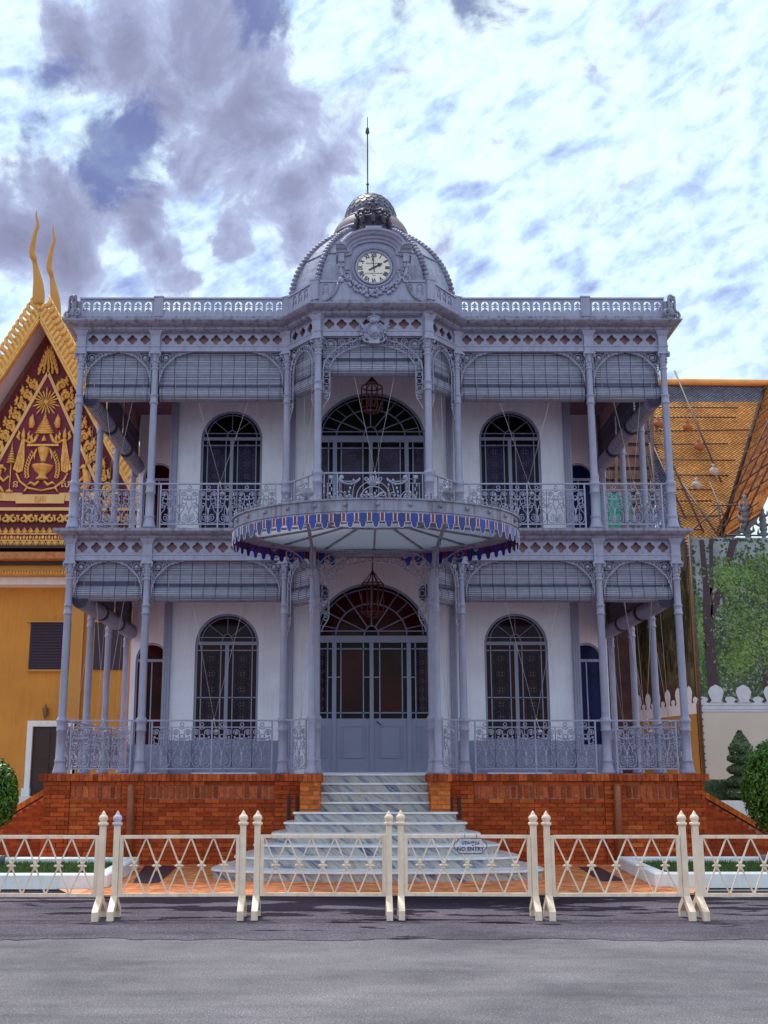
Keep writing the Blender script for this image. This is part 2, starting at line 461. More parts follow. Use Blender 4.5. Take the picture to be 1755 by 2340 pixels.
# ------------------------------------------------------------------ mesh builder
class MB:
    def __init__(s):
        s.v, s.f, s.s = [], [], []
    def add(s, vs, fs, smooth=False):
        o = len(s.v)
        s.v += [tuple(v) for v in vs]
        s.f += [tuple(i + o for i in f) for f in fs]
        s.s += [smooth] * len(fs)
        return s
    def box(s, x0, x1, y0, y1, z0, z1):
        return s.add([(x0, y0, z0), (x1, y0, z0), (x1, y1, z0), (x0, y1, z0), (x0, y0, z1), (x1, y0, z1), (x1, y1, z1), (x0, y1, z1)],
                     [(0, 3, 2, 1), (4, 5, 6, 7), (0, 1, 5, 4), (1, 2, 6, 5), (2, 3, 7, 6), (3, 0, 4, 7)])
    def bar(s, a, b, wx, wy, up=(0, 0, 1)):
        a, b = Vector(a), Vector(b)
        d = (b - a).normalized()
        u = Vector(up)
        if abs(d.dot(u)) > 0.98:
            u = Vector((0, 1, 0))
        x = d.cross(u).normalized() * wx / 2
        y = x.cross(d).normalized() * wy / 2
        vs = [a - x - y, a + x - y, a + x + y, a - x + y, b - x - y, b + x - y, b + x + y, b - x + y]
        return s.add(vs, [(0, 1, 2, 3), (7, 6, 5, 4), (4, 5, 1, 0), (5, 6, 2, 1), (6, 7, 3, 2), (7, 4, 0, 3)])
    def tube(s, pts, r, n=5, closed=False, caps=True):
        P = [Vector(p) for p in pts]
        k = len(P)
        if k < 2:
            return s
        rs = r if isinstance(r, (list, tuple)) else [r] * k
        T = []
        for i in range(k):
            if closed:
                d = P[(i + 1) % k] - P[i - 1]
            else:
                d = P[min(i + 1, k - 1)] - P[max(i - 1, 0)]
            if d.length < 1e-9:
                d = Vector((0, 0, 1))
            T.append(d.normalized())
        ref = Vector((0, 1, 0)) if abs(T[0].y) < 0.9 else Vector((1, 0, 0))
        u = (ref - T[0] * ref.dot(T[0])).normalized()
        vs, fs = [], []
        for i in range(k):
            u = u - T[i] * u.dot(T[i])
            u = u.normalized() if u.length > 1e-6 else T[i].orthogonal().normalized()
            wv = T[i].cross(u)
            for j in range(n):
                a = 2 * PI * j / n
                vs.append(P[i] + (u * math.cos(a) + wv * math.sin(a)) * rs[i])
        for i in range(k if closed else k - 1):
            i2 = (i + 1) % k
            for j in range(n):
                fs.append((i * n + j, i * n + (j + 1) % n, i2 * n + (j + 1) % n, i2 * n + j))
        if caps and not closed:
            fs.append(tuple(range(n - 1, -1, -1)))
            fs.append(tuple((k - 1) * n + j for j in range(n)))
        return s.add(vs, fs, True)
    def lathe(s, prof, c=(0, 0, 0), n=16, flute=None, smooth=True):
        vs, fs = [], []
        for q, (r, z) in enumerate(prof):
            for j in range(n):
                a = 2 * PI * j / n
                rr = r
                if flute and flute[q]:
                    rr = r * (1 - flute[q] * (j % 2))
                vs.append((c[0] + rr * math.cos(a), c[1] + rr * math.sin(a), c[2] + z))
        k = len(prof)
        for i in range(k - 1):
            for j in range(n):
                fs.append((i * n + j, i * n + (j + 1) % n, (i + 1) * n + (j + 1) % n, (i + 1) * n + j))
        fs.append(tuple(range(n - 1, -1, -1)))
        fs.append(tuple((k - 1) * n + j for j in range(n)))
        return s.add(vs, fs, smooth)
    def prism(s, poly, y0, y1, smooth=False):
        """polygon in XZ, extruded along Y from y0 (front) to y1"""
        k = len(poly)
        vs = [(x, y0, z) for x, z in poly] + [(x, y1, z) for x, z in poly]
        fs = [tuple(range(k)), tuple(range(2 * k - 1, k - 1, -1))]
        fs += [(i, i + k, (i + 1) % k + k, (i + 1) % k) for i in range(k)]
        return s.add(vs, fs, smooth)
    def prismz(s, poly, z0, z1):
        k = len(poly)
        vs = [(x, y, z0) for x, y in poly] + [(x, y, z1) for x, y in poly]
        fs = [tuple(range(k - 1, -1, -1)), tuple(range(k, 2 * k))]
        fs += [(i, (i + 1) % k, (i + 1) % k + k, i + k) for i in range(k)]
        return s.add(vs, fs)
    def blob(s, c, r, n=7, m=5):
        if not isinstance(r, (list, tuple)):
            r = (r, r, r)
        vs = [(c[0], c[1], c[2] - r[2])]
        for i in range(1, m):
            t = -PI / 2 + PI * i / m
            for j in range(n):
                a = 2 * PI * j / n
                vs.append((c[0] + r[0] * math.cos(t) * math.cos(a), c[1] + r[1] * math.cos(t) * math.sin(a), c[2] + r[2] * math.sin(t)))
        vs.append((c[0], c[1], c[2] + r[2]))
        fs = [(0, 1 + (j + 1) % n, 1 + j) for j in range(n)]
        for i in range(m - 2):
            for j in range(n):
                fs.append((1 + i * n + j, 1 + i * n + (j + 1) % n, 1 + (i + 1) * n + (j + 1) % n, 1 + (i + 1) * n + j))
        o = 1 + (m - 2) * n
        fs += [(o + j, o + (j + 1) % n, len(vs) - 1) for j in range(n)]
        return s.add(vs, fs, True)
    def sweep(s, path, prof, closed=False, cap=True):
        """mitred sweep of profile [(outward, z)] along plan path [(x, y)]; outward is to the right of travel"""
        k = len(path)
        nrm = []
        for i in range(k if closed else k - 1):
            d = Vector(path[(i + 1) % k]) - Vector(path[i])
            d.normalize()
            nrm.append(Vector((d.y, -d.x)))
        vs, fs = [], []
        q = len(prof)
        for i in range(k):
            if closed:
                a, b = nrm[i - 1], nrm[i]
            else:
                a, b = nrm[max(i - 1, 0)], nrm[min(i, k - 2)]
            mdir = (a + b)
            mdir = mdir / max(mdir.dot(a), 1e-6) if mdir.length > 1e-6 else a
            for (o, z) in prof:
                vs.append((path[i][0] + mdir.x * o, path[i][1] + mdir.y * o, z))
        for i in range(k if closed else k - 1):
            i2 = (i + 1) % k
            for j in range(q):
                j2 = (j + 1) % q
                fs.append((i * q + j, i2 * q + j, i2 * q + j2, i * q + j2))
        if cap and not closed:
            fs.append(tuple(range(q - 1, -1, -1)))
            fs.append(tuple((k - 1) * q + j for j in range(q)))
        return s.add(vs, fs)
    def cell(s, x0, x1, z0, z1, hole, c, yf, yb, reveal=True, back=True):
        """rectangle in XZ with a hole that is star-shaped about c"""
        def hit_poly(a):
            dx, dz = math.cos(a), math.sin(a)
            best = None
            for i in range(len(hole)):
                ax, az = hole[i][0] - c[0], hole[i][1] - c[1]
                bx, bz = hole[(i + 1) % len(hole)][0] - c[0], hole[(i + 1) % len(hole)][1] - c[1]
                ex, ez = bx - ax, bz - az
                den = dx * ez - dz * ex
                if abs(den) < 1e-12:
                    continue
                t = (ax * ez - az * ex) / den
                u = (ax * dz - az * dx) / den
                if t > 0 and -1e-6 <= u <= 1 + 1e-6:
                    best = t if best is None else max(best, t)
            return best or 0.001
        def hit_rect(a):
            dx, dz = math.cos(a), math.sin(a)
            t = 1e9
            if dx > 1e-9: t = min(t, (x1 - c[0]) / dx)
            if dx < -1e-9: t = min(t, (x0 - c[0]) / dx)
            if dz > 1e-9: t = min(t, (z1 - c[1]) / dz)
            if dz < -1e-9: t = min(t, (z0 - c[1]) / dz)
            return t
        an = [math.atan2(p[1] - c[1], p[0] - c[0]) for p in hole]
        an += [math.atan2(z - c[1], x - c[0]) for x in (x0, x1) for z in (z0, z1)]
        an = sorted(set(round(a, 6) for a in an))
        k = len(an)
        H = [(c[0] + math.cos(a) * hit_poly(a), c[1] + math.sin(a) * hit_poly(a)) for a in an]
        O = [(c[0] + math.cos(a) * hit_rect(a), c[1] + math.sin(a) * hit_rect(a)) for a in an]
        vs = [(x, yf, z) for x, z in H] + [(x, yf, z) for x, z in O] + [(x, yb, z) for x, z in H] + [(x, yb, z) for x, z in O]
        fs = []
        for i in range(k):
            j = (i + 1) % k
            fs.append((i, k + i, k + j, j))
            if reveal:
                fs.append((i, j, 2 * k + j, 2 * k + i))
            if back:
                fs.append((2 * k + i, 2 * k + j, 3 * k + j, 3 * k + i))
        return s.add(vs, fs)
    def mesh(s, name):
        me = bpy.data.meshes.new(name)
        me.from_pydata(s.v, [], s.f)
        me.polygons.foreach_set('use_smooth', s.s)
        me.validate()
        me.update()
        return me
    def build(s, name, m, parent=None, loc=None, rotz=0.0, **kw):
        return obj(name, s.mesh(name), m, parent, loc, rotz, **kw)

def obj(name, me, m, parent=None, loc=None, rotz=0.0, scale=None, rot=None, kind=None, label=None):
    if m is not None and len(me.materials) == 0:
        me.materials.append(m)
    o = bpy.data.objects.new(name, me)
    COL.objects.link(o)
    if loc is not None:
        o.location = loc
    if rot is not None:
        o.rotation_euler = rot
    elif rotz:
        o.rotation_euler = (0, 0, rotz)
    if scale is not None:
        o.scale = scale if isinstance(scale, (tuple, list)) else (scale,) * 3
    if parent is not None:
        o.parent = parent
    if kind:
        o['kind'] = kind
    if label:
        o['label'] = label
    return o
def thing(name, label, cat, loc=(0, 0, 0), rotz=0.0, group=None):
    o = bpy.data.objects.new(name, None)
    COL.objects.link(o)
    o.empty_display_size = 0.2
    o.location = loc
    o.rotation_euler = (0, 0, rotz)
    return tag(o, label, cat, group)
def tag(o, label, cat, group=None):
    o['label'] = label
    o['category'] = cat
    if group:
        o['group'] = group
    return o
def arc(cx, cz, r, a0, a1, n=10, rz=None, y=0.0):
    rz = r if rz is None else rz
    return [(cx + r * math.cos(R(a0 + (a1 - a0) * i / n)), y, cz + rz * math.sin(R(a0 + (a1 - a0) * i / n))) for i in range(n + 1)]
def spiral(cx, cz, r0, r1, a0, a1, n=18, y=0.0, e=1.0):
    return [(cx + (r0 + (r1 - r0) * i / n) * math.cos(R(a0 + (a1 - a0) * i / n)), y, cz + e * (r0 + (r1 - r0) * i / n) * math.sin(R(a0 + (a1 - a0) * i / n))) for i in range(n + 1)]
def mir(pts):
    return [(-p[0], p[1], p[2]) for p in pts]
def bez(p0, p1, p2, p3, n=10, y=0.0):
    out = []
    for i in range(n + 1):
        t = i / n
        a, b, c, d = (1 - t) ** 3, 3 * t * (1 - t) ** 2, 3 * t * t * (1 - t), t ** 3
        out.append((a * p0[0] + b * p1[0] + c * p2[0] + d * p3[0], y, a * p0[1] + b * p1[1] + c * p2[1] + d * p3[1]))
    return out
def text_mesh(body, size, depth=0.0, name='lettering', bold=0.0):
    cu = bpy.data.curves.new(name, 'FONT')
    cu.body = body
    cu.size = size
    cu.extrude = depth
    cu.offset = bold
    cu.align_x = 'CENTER'
    cu.align_y = 'CENTER'
    cu.resolution_u = 3
    o = bpy.data.objects.new(name, cu)
    COL.objects.link(o)
    bpy.context.view_layer.update()
    me = bpy.data.meshes.new_from_object(o.evaluated_get(bpy.context.evaluated_depsgraph_get()))
    bpy.data.objects.remove(o)
    bpy.data.curves.remove(cu)
    return me
UPRIGHT = (R(90), 0, 0)

# ================================================================== SETTING
def sheet(name, poly, z, m):
    o = MB().add([(x, y, z) for x, y in poly], [tuple(range(len(poly)))]).build(name, m)
    o['kind'] = 'structure'
    return o
sheet('ground', [(-900, -60), (900, -60), (900, 1500), (-900, 1500)], -0.03, M_GROUND)
sheet('road', [(-60, -40), (60, -40), (60, -4.9), (-60, -4.9)], -0.012, M_ROAD)
strip = [(-60, -4.6)]
xs = [-60 + i * 0.35 for i in range(343)]
edge_pts = [(x, -9.22 + 0.05 * math.sin(x * 1.7) + 0.04 * math.sin(x * 4.1 + 1) + random.uniform(-0.05, 0.05)) for x in [-60 + i * 0.09 for i in range(1334)]]
sheet('asphalt_strip', edge_pts + [(60, -4.6), (-60, -4.6)], -0.007, M_STRIP)
kerb_line = MB()
pav = sheet('paving', [(-3.95, -5.36), (4.05, -5.10), (4.6, -3.6), (40, -3.6), (40, 12), (-40, 12), (-40, -3.9), (-4.6, -3.9)], 0.002, M_JOINT)
# herringbone clay pavers near the steps
W_ = 0.105
mb = MB()
BED_L = [(-60, -4.42), (-3.72, -4.36), (-3.88, -1.10), (-60, -0.9)]
BED_R = [(3.80, -4.18), (60, -3.75), (60, -0.8), (4.0, -0.95)]
def inside(x, y, poly):
    c = False
    for i in range(len(poly)):
        x1, y1 = poly[i]
        x2, y2 = poly[i - 1]
        if (y1 > y) != (y2 > y) and x < (x2 - x1) * (y - y1) / (y2 - y1) + x1:
            c = not c
    return c
INL = [[(-3.86, -0.62), (-3.30, -0.62), (-3.12, -3.70), (-3.50, -3.62)], [(3.36, -0.90), (3.70, -0.90), (3.56, -3.40), (3.22, -3.40)]]
front_y = lambda x: -5.40 + (x + 3.95) * 0.0325
ca, sa = math.cos(R(45)), math.sin(R(45))
for i in range(-70, 70):
    for j in range(-40, 40):
        ox, oy = i * 1 + j * 2, i * 1 - j * 2
        for (bx, by, bw, bh) in ((0, 0, 2, 1), (0, 1, 1, 2)):
            u0, v0 = (ox + bx) * W_, (oy + by) * W_
            cxu, cyv = u0 + bw * W_ / 2, v0 + bh * W_ / 2
            X, Y = cxu * ca - cyv * sa, cxu * sa + cyv * ca - 2.6
            if abs(X) > 5.9 or Y > -0.3 or Y < front_y(X) + 0.1:
                continue
            if inside(X, Y, BED_L) or inside(X, Y, BED_R) or any(inside(X, Y, q) for q in INL):
                continue
            if abs(X) > 4.1 and Y < -3.5:
                continue
            if X < -3.9 and Y < -4.2 or X > 3.95 and Y < -4.0:
                continue
            h = 0.010 + random.uniform(0, 0.006)
            g = 0.004
            vs = []
            for (du, dv) in ((u0 + g, v0 + g), (u0 + bw * W_ - g, v0 + g), (u0 + bw * W_ - g, v0 + bh * W_ - g), (u0 + g, v0 + bh * W_ - g)):
                vs.append((du * ca - dv * sa, du * sa + dv * ca - 2.6))
            mb.prismz(vs, 0.001, h)
o = mb.build('paver', M_PAVER, pav, kind='stuff')
for q in INL:
    MB().prismz(q, 0.001, 0.018).build('stone_inlay', M_INLAY, pav)
MB().bar((-3.95, -5.40, 0.012), (4.05, -5.14, 0.012), 0.10, 0.022).build('edging_strip', M_JOINT, pav)

def bed(poly, name):
    mbk = MB()
    mbk.sweep(poly, [(0.0, -0.01), (0.0, 0.17), (-0.02, 0.19), (-0.17, 0.19), (-0.19, 0.17), (-0.19, -0.01)], closed=False)
    k = mbk.build('kerb', M_WHITE)
    k['kind'] = 'structure'
    return k
bed([(-40, -0.95), (-3.88, -1.10), (-3.72, -4.36), (-40, -4.42)][::-1], 'l')
bed([(40, -3.75), (3.80, -4.18), (4.0, -0.95), (40, -0.8)][::-1], 'r')
# mirrored side beds further back (pale kerb with the brick-coloured face)
for sx in (-1, 1):
    mbk = MB()
    mbk.sweep([(sx * 40, 1.2 + 4), (sx * 6.6, 2.2), (sx * 6.9, 4.6), (sx * 40, 9)] if sx > 0 else [(sx * 40, 9), (sx * 6.9, 4.6), (sx * 6.6, 2.2), (sx * 40, 5.2)],
              [(0.0, -0.01), (0.0, 0.17), (-0.02, 0.19), (-0.17, 0.19), (-0.19, 0.17), (-0.19, -0.01)])
    k = mbk.build('kerb', M_WHITE)
    k['kind'] = 'structure'
def lawn(poly, n, label):
    base = MB().add([(x, y, 0.10) for x, y in poly], [tuple(range(len(poly)))])
    g = base.build('lawn', M_SOIL)
    g['kind'] = 'structure'
    mbg = MB()
    x0, x1 = min(p[0] for p in poly), max(p[0] for p in poly)
    y0, y1 = min(p[1] for p in poly), max(p[1] for p in poly)
    c = 0
    while c < n:
        x, y = random.uniform(x0, x1), random.uniform(y0, y1)
        if not inside(x, y, poly):
            continue
        c += 1
        a = random.uniform(0, PI)
        h = random.uniform(0.03, 0.075)
        dx, dy = math.cos(a) * 0.008, math.sin(a) * 0.008
        lx, ly = random.uniform(-0.03, 0.03), random.uniform(-0.03, 0.03)
        mbg.add([(x - dx, y - dy, 0.09), (x + dx, y + dy, 0.09), (x + lx, y + ly, 0.10 + h)], [(0, 1, 2)])
    gg = mbg.build('grass', M_GRASS, None, kind='stuff')
    gg['label'] = label
    gg['category'] = 'grass'
LAWN_L = [(-9.5, -4.2), (-3.92, -4.16), (-4.07, -1.30), (-9.5, -1.15)]
LAWN_R = [(4.02, -3.98), (9.5, -3.6), (9.5, -1.05), (4.2, -1.15)]
lawn(LAWN_L, 17000, 'short green lawn in the white kerbed bed left of the steps')
lawn(LAWN_R, 17000, 'short green lawn in the white kerbed bed right of the steps')
sheet('side_lawn', [(6.85, 2.5), (30, 5.2), (30, 8.6), (7.1, 4.5)], 0.12, M_SOIL)
sheet('side_lawn', [(-6.85, 2.5), (-7.1, 4.5), (-30, 8.6), (-30, 5.2)], 0.12, M_SOIL)
for sx in (-1, 1):
    sheet('path_stripe', [(sx * 6.0, 0.55), (sx * 14, 2.6), (sx * 14, 3.0), (sx * 6.0, 0.95)][::sx], 0.007, M_INLAY)

# ================================================================== PAVILION
PF, UF = 1.52, 5.92                      # porch floor, upper floor
pav_t = thing('iron_pavilion', 'two-storey grey-lilac cast-iron pavilion with clock, dome and verandas on a red brick base', 'pavilion')
CX, SX2, IX, BX = 5.53, 4.12, 1.605, 1.0
BY = -0.80
WALLY = 1.87
FRONT = [(-CX, 0), (-SX2, 0), (-IX, 0), (-BX, BY), (BX, BY), (IX, 0), (SX2, 0), (CX, 0)]
SIDEY = [0, 1.9, 3.6, 5.6]
PLAN = [(-CX, 9.0), (-CX, 0), (-IX, 0), (-BX, BY), (BX, BY), (IX, 0), (CX, 0), (CX, 9.0)]
BAYS = []
for i in range(7):
    a, b = Vector(FRONT[i]), Vector(FRONT[i + 1])
    BAYS.append((a, b, ['corner', 'wide', 'angle', 'centre', 'angle', 'wide', 'corner'][i]))
for i in range(3):
    BAYS.append((Vector((-CX, SIDEY[i + 1])), Vector((-CX, SIDEY[i])), 'side' if i < 2 else 'sidearch'))
    BAYS.append((Vector((CX, SIDEY[i])), Vector((CX, SIDEY[i + 1])), 'side' if i < 2 else 'sidearch'))

# ---- brick plinth
plinth = MB().prismz([(-5.70, -0.22), (-1.22, -0.22), (-1.22, -1.22), (-0.92, -1.22), (-0.92, -0.3), (0.92, -0.3), (0.92, -1.22), (1.22, -1.22), (1.22, -0.22), (5.70, -0.22), (5.70, 9), (-5.70, 9)], -0.02, 1.40).build('plinth', M_MORTAR, pav_t)
MB().prismz([(-5.60, -0.12), (-0.95, -0.12), (-0.95, 0.0), (0.95, 0.0), (0.95, -0.12), (5.60, -0.12), (5.60, 8.9), (-5.60, 8.9)], 1.41, PF - 0.006).build('porch_floor', M_DADO, pav_t)
# bricks: (x0, x1, z, yface, mat)
bl, bh = 0.262, 0.0640
def unit_brick():
    m = MB().box(-0.5, 0.5, -0.5, 0.5, -0.5, 0.5)
    return m.mesh('brick')
ME_BRICK = {}
for nm, mm in (('r', M_BRICK), ('o', M_BRICKO), ('d', M_BRICKD)):
    ME_BRICK[nm] = unit_brick()
    ME_BRICK[nm].materials.append(mm)
bricks = []
def front_zone(x):                        # how proud the face is: pilasters proud, panels sunk
    ax = abs(x)
    for (p0, p1) in ((5.26, 5.72), (3.98, 4.36), (1.22, 1.72)):
        if p0 <= ax <= p1:
            return 0.035
    return 0.0
zones = [(-5.72, -5.26, 1), (-5.26, -4.36, 0), (-4.36, -3.98, 1), (-3.98, -1.72, 0), (-1.72, -1.22, 1),
         (1.22, 1.72, 1), (1.72, 3.98, 0), (3.98, 4.36, 1), (4.36, 5.26, 0), (5.26, 5.72, 1)]
JT = 0.010
for (x0, x1, proud) in zones:
    ncourse = 19
    for r_ in range(ncourse):
        z0 = 0.0 + r_ * 0.0735
        if not proud and r_ in (15, 16, 17):
            continue                       # upright dentil course goes here
        xx = x0 - (bl / 2 if r_ % 2 else 0.0)
        while xx < x1 - 0.02:
            a, b = max(xx, x0), min(xx + bl, x1)
            if b - a > 0.03:
                d = (0.034 if proud else 0.010) + random.uniform(-0.003, 0.003)
                if not proud and r_ == 14:
                    d += 0.014
                bricks.append([(a + b) / 2, -0.22 - d / 2, z0 + bh / 2, b - a - JT, d + 0.06, bh, 'o' if random.random() < 0.05 else 'r'])
            xx += bl
    if not proud:                          # dentils of upright bricks with dark gaps between
        z0 = 15 * 0.0735 + 0.012
        n_ = int((x1 - x0) / 0.104)
        st = (x1 - x0) / n_
        for k in range(n_):
            bricks.append([x0 + (k + 0.5) * st, -0.222, z0 + 0.095, st * 0.62, 0.075, 0.185, 'd'])
for sx in (-1, 1):                         # piers beside the steps
    for r_ in range(19):
        z0 = r_ * 0.0735
        cuts = [0.92, 1.09, 1.24] if r_ % 2 else [0.92, 1.02, 1.24]
        for a, b in zip(cuts, cuts[1:]):
            bricks.append([sx * (a + b) / 2, -1.225, z0 + bh / 2, b - a - JT, 0.03, bh, 'o'])
        yy = -1.22
        while yy < -0.3:
            bricks.append([sx * 1.225, yy + 0.12, z0 + bh / 2, 0.03, 0.24 - JT, bh, 'r'])
            bricks.append([sx * 0.915, yy + 0.12, z0 + bh / 2, 0.03, 0.24 - JT, bh, 'o'])
            yy += 0.24
# the visible 300 largest are separate bricks, the rest one mass
vis = [b for b in bricks if b[1] > -0.4 and b[3] > 0.2 and b[2] > 0.25 and b[6] == 'r']
vis.sort(key=lambda b: -b[2])
single = set(id(b) for b in vis[:230]) | set(id(b) for b in [q for q in bricks if q[6] == 'o' and q[1] < -1.2][:40])
rest = {'r': MB(), 'o': MB(), 'd': MB()}
for b in bricks:
    if id(b) in single:
        obj('brick', ME_BRICK[b[6]], None, plinth, (b[0], b[1], b[2]), scale=(b[3], b[4], b[5]))
    else:
        rest[b[6]].box(b[0] - b[3] / 2, b[0] + b[3] / 2, b[1] - b[4] / 2, b[1] + b[4] / 2, b[2] - b[5] / 2, b[2] + b[5] / 2)
rest['r'].build('brickwork', M_BRICK, plinth, kind='stuff')
rest['o'].build('brickwork', M_BRICKO, plinth, kind='stuff')
rest['d'].build('dentil_brickwork', M_BRICKD, plinth, kind='stuff')
# rowlock coping
mb = MB()
def coping(xa, xb, y0, y1, along='x'):
    n_ = max(1, int(abs(xb - xa) / 0.078))
    st = (xb - xa) / n_
    for k in range(n_):
        a, b = xa + k * st + 0.003, xa + (k + 1) * st - 0.003
        j = random.uniform(-0.004, 0.004)
        if along == 'x':
            mb.box(a, b, y0 + j, y1, 1.40, 1.515 + j)
        else:
            mb.box(y0 + j, y1 + j, a, b, 1.40, 1.515 + j)
coping(-5.80, -1.24, -0.33, -0.10)
coping(1.24, 5.80, -0.33, -0.10)
for sx in (-1, 1):
    coping(min(sx * 0.88, sx * 1.27), max(sx * 0.88, sx * 1.27), -1.30, -1.06)
    for k in range(12):
        y_ = -1.05 + k * 0.078
        mb.box(min(sx * 0.88, sx * 1.27), max(sx * 0.88, sx * 1.27), y_, y_ + 0.072, 1.40, 1.515)
    coping(-0.1, 8.9, min(sx * 5.58, sx * 5.80), max(sx * 5.58, sx * 5.80), 'y')
mb.build('rowlock_coping', M_BRICKD, plinth, kind='stuff')
for sx in (-1, 1):                         # dark slots beside the piers
    for x_ in (1.33, 1.47):
        MB().box(sx * x_ - 0.028, sx * x_ + 0.028, -0.302, -0.20, 0.50, 1.14).build('drain_slot', M_DARKWOOD, plinth)
    pts = [(sx * 4.22, -0.18, 1.30), (sx * 4.20, -0.30, 1.30), (sx * 4.19, -0.36, 1.27), (sx * 4.185, -0.385, 1.20), (sx * 4.18, -0.39, 0.9), (sx * 4.17, -0.39, 0.02)]
    MB().tube(pts, 0.066, 14).build('drain_pipe', M_PIPE, pav_t)

# ---- columns
def column_mesh(h, pedestal, ring_z):
    m = MB()
    cap = h - 0.30
    prof = [(0.125, 0), (0.125, 0.03), (0.108, 0.07), (0.092, 0.16), (0.090, 0.20), (0.099, 0.21), (0.099, 0.235), (0.082, 0.25),
            (0.080, pedestal - 0.17), (0.094, pedestal - 0.16), (0.094, pedestal - 0.13), (0.086, pedestal - 0.12), (0.088, pedestal - 0.02), (0.104, pedestal), (0.104, pedestal + 0.03), (0.088, pedestal + 0.06), (0.070, pedestal + 0.08)]
    fl = [0] * len(prof)
    for (r_, z_, f_) in [(0.070, pedestal + 0.10, 0.10), (0.066, ring_z - 0.03, 0.10), (0.066, ring_z - 0.02, 0), (0.082, ring_z - 0.015, 0), (0.082, ring_z + 0.015, 0), (0.070, ring_z + 0.02, 0), (0.070, ring_z + 0.13, 0), (0.080, ring_z + 0.135, 0), (0.080, ring_z + 0.16, 0), (0.064, ring_z + 0.17, 0),
                         (0.064, ring_z + 0.19, 0.10), (0.060, cap - 0.06, 0.10), (0.060, cap - 0.05, 0), (0.076, cap - 0.04, 0), (0.076, cap - 0.01, 0), (0.058, cap, 0), (0.058, cap + 0.06, 0)]:
        prof.append((r_, z_))
        fl.append(f_)
    m.lathe(prof, n=32, flute=fl)
    return m
def capital_mesh():
    m = MB()
    m.lathe([(0.058, 0), (0.060, 0.03), (0.072, 0.05), (0.060, 0.09), (0.066, 0.15), (0.082, 0.21), (0.10, 0.245)], n=16)
    for a in range(4):
        t = PI / 4 + a * PI / 2
        dx, dy = math.cos(t), math.sin(t)
        for r_, z_, s_ in ((0.085, 0.10, 0.020), (0.095, 0.15, 0.018)):
            m.blob((dx * r_ * 0.85, dy * r_ * 0.85, z_), (s_, s_, s_ * 1.5), 6, 4)
        sp = [(0.118 + p[0], 0, 0.215 + p[2]) for p in spiral(0, 0, 0.036, 0.008, 90, -450, 14)]
        m.tube([(p[0] * dx, p[0] * dy, p[2]) for p in sp], 0.012, 4)
        t2 = a * PI / 2
        m.blob((math.cos(t2) * 0.07, math.sin(t2) * 0.07, 0.11), (0.02, 0.02, 0.035), 6, 4)
    m.box(-0.115, 0.115, -0.115, 0.115, 0.245, 0.27)
    m.box(-0.10, 0.10, -0.10, 0.10, 0.27, 0.30)
    return m.mesh('capital')
def block_mesh(h):
    m = MB()
    m.box(-0.085, 0.085, -0.085, 0.085, 0, h)
    m.box(-0.095, 0.095, -0.095, 0.095, 0.09, 0.115)
    vs = [(-0.085, h - 0.10), (0.085, h - 0.10), (0.13, h), (-0.13, h)]
    m.add([(a, b, z) for (a, z) in [(-0.085, h - 0.10), (0.085, h - 0.10)] for b in (-0.088, 0.088)] + [(a, b, h + 0.001) for a in (-0.135, 0.135) for b in (-0.135, 0.135)],
          [(0, 2, 6, 4), (3, 1, 5, 7), (1, 0, 4, 5), (2, 3, 7, 6), (4, 6, 7, 5)])
    return m.mesh('frieze_block')
ME_COLL = column_mesh(5.306 - PF, 0.90, 2.83).mesh('column')
ME_COLU = column_mesh(9.345 - UF, 0.83, 2.42).mesh('column')
ME_CAP = capital_mesh()
ME_BLKL, ME_BLKU = block_mesh(5.715 - 5.306), block_mesh(9.76 - 9.345)
cols = list(FRONT) + [(sx * CX, y) for sx in (-1, 1) for y in SIDEY[1:]]
for (x, y) in cols:
    for (z, me, h, bk) in ((PF, ME_COLL, 5.306, ME_BLKL), (UF, ME_COLU, 9.345, ME_BLKU)):
        c = obj('column', me, M_IRON, pav_t, (x, y, z))
        rz = 0.0
        if abs(x) < 1.7:
            rz = math.copysign(R(26), x)
        obj('capital', ME_CAP, M_IRON, c, (0, 0, h - z - 0.30), rz)
        obj('frieze_block', bk, M_IRON, c, (0, 0, h - z), rz)
# slim posts that carry the canopy
for sx in (-1, 1):
    m = MB()
    m.lathe([(0.115, 0), (0.115, 0.03), (0.085, 0.10), (0.068, 0.20), (0.078, 0.22), (0.078, 0.25), (0.062, 0.27), (0.062, 0.86), (0.082, 0.90), (0.082, 0.93), (0.052, 0.97), (0.050, 2.70), (0.066, 2.72), (0.066, 2.75), (0.052, 2.76), (0.052, 2.86), (0.064, 2.87), (0.064, 2.90), (0.046, 2.92), (0.044, 3.28), (0.050, 3.33), (0.085, 3.42), (0.085, 3.45), (0.06, 3.46)], n=20)
    m.box(-0.055, 0.055, -0.055, 0.055, 3.46, 4.02)
    m.build('canopy_post', M_IRON, pav_t, (sx * 1.06, -1.17, PF))

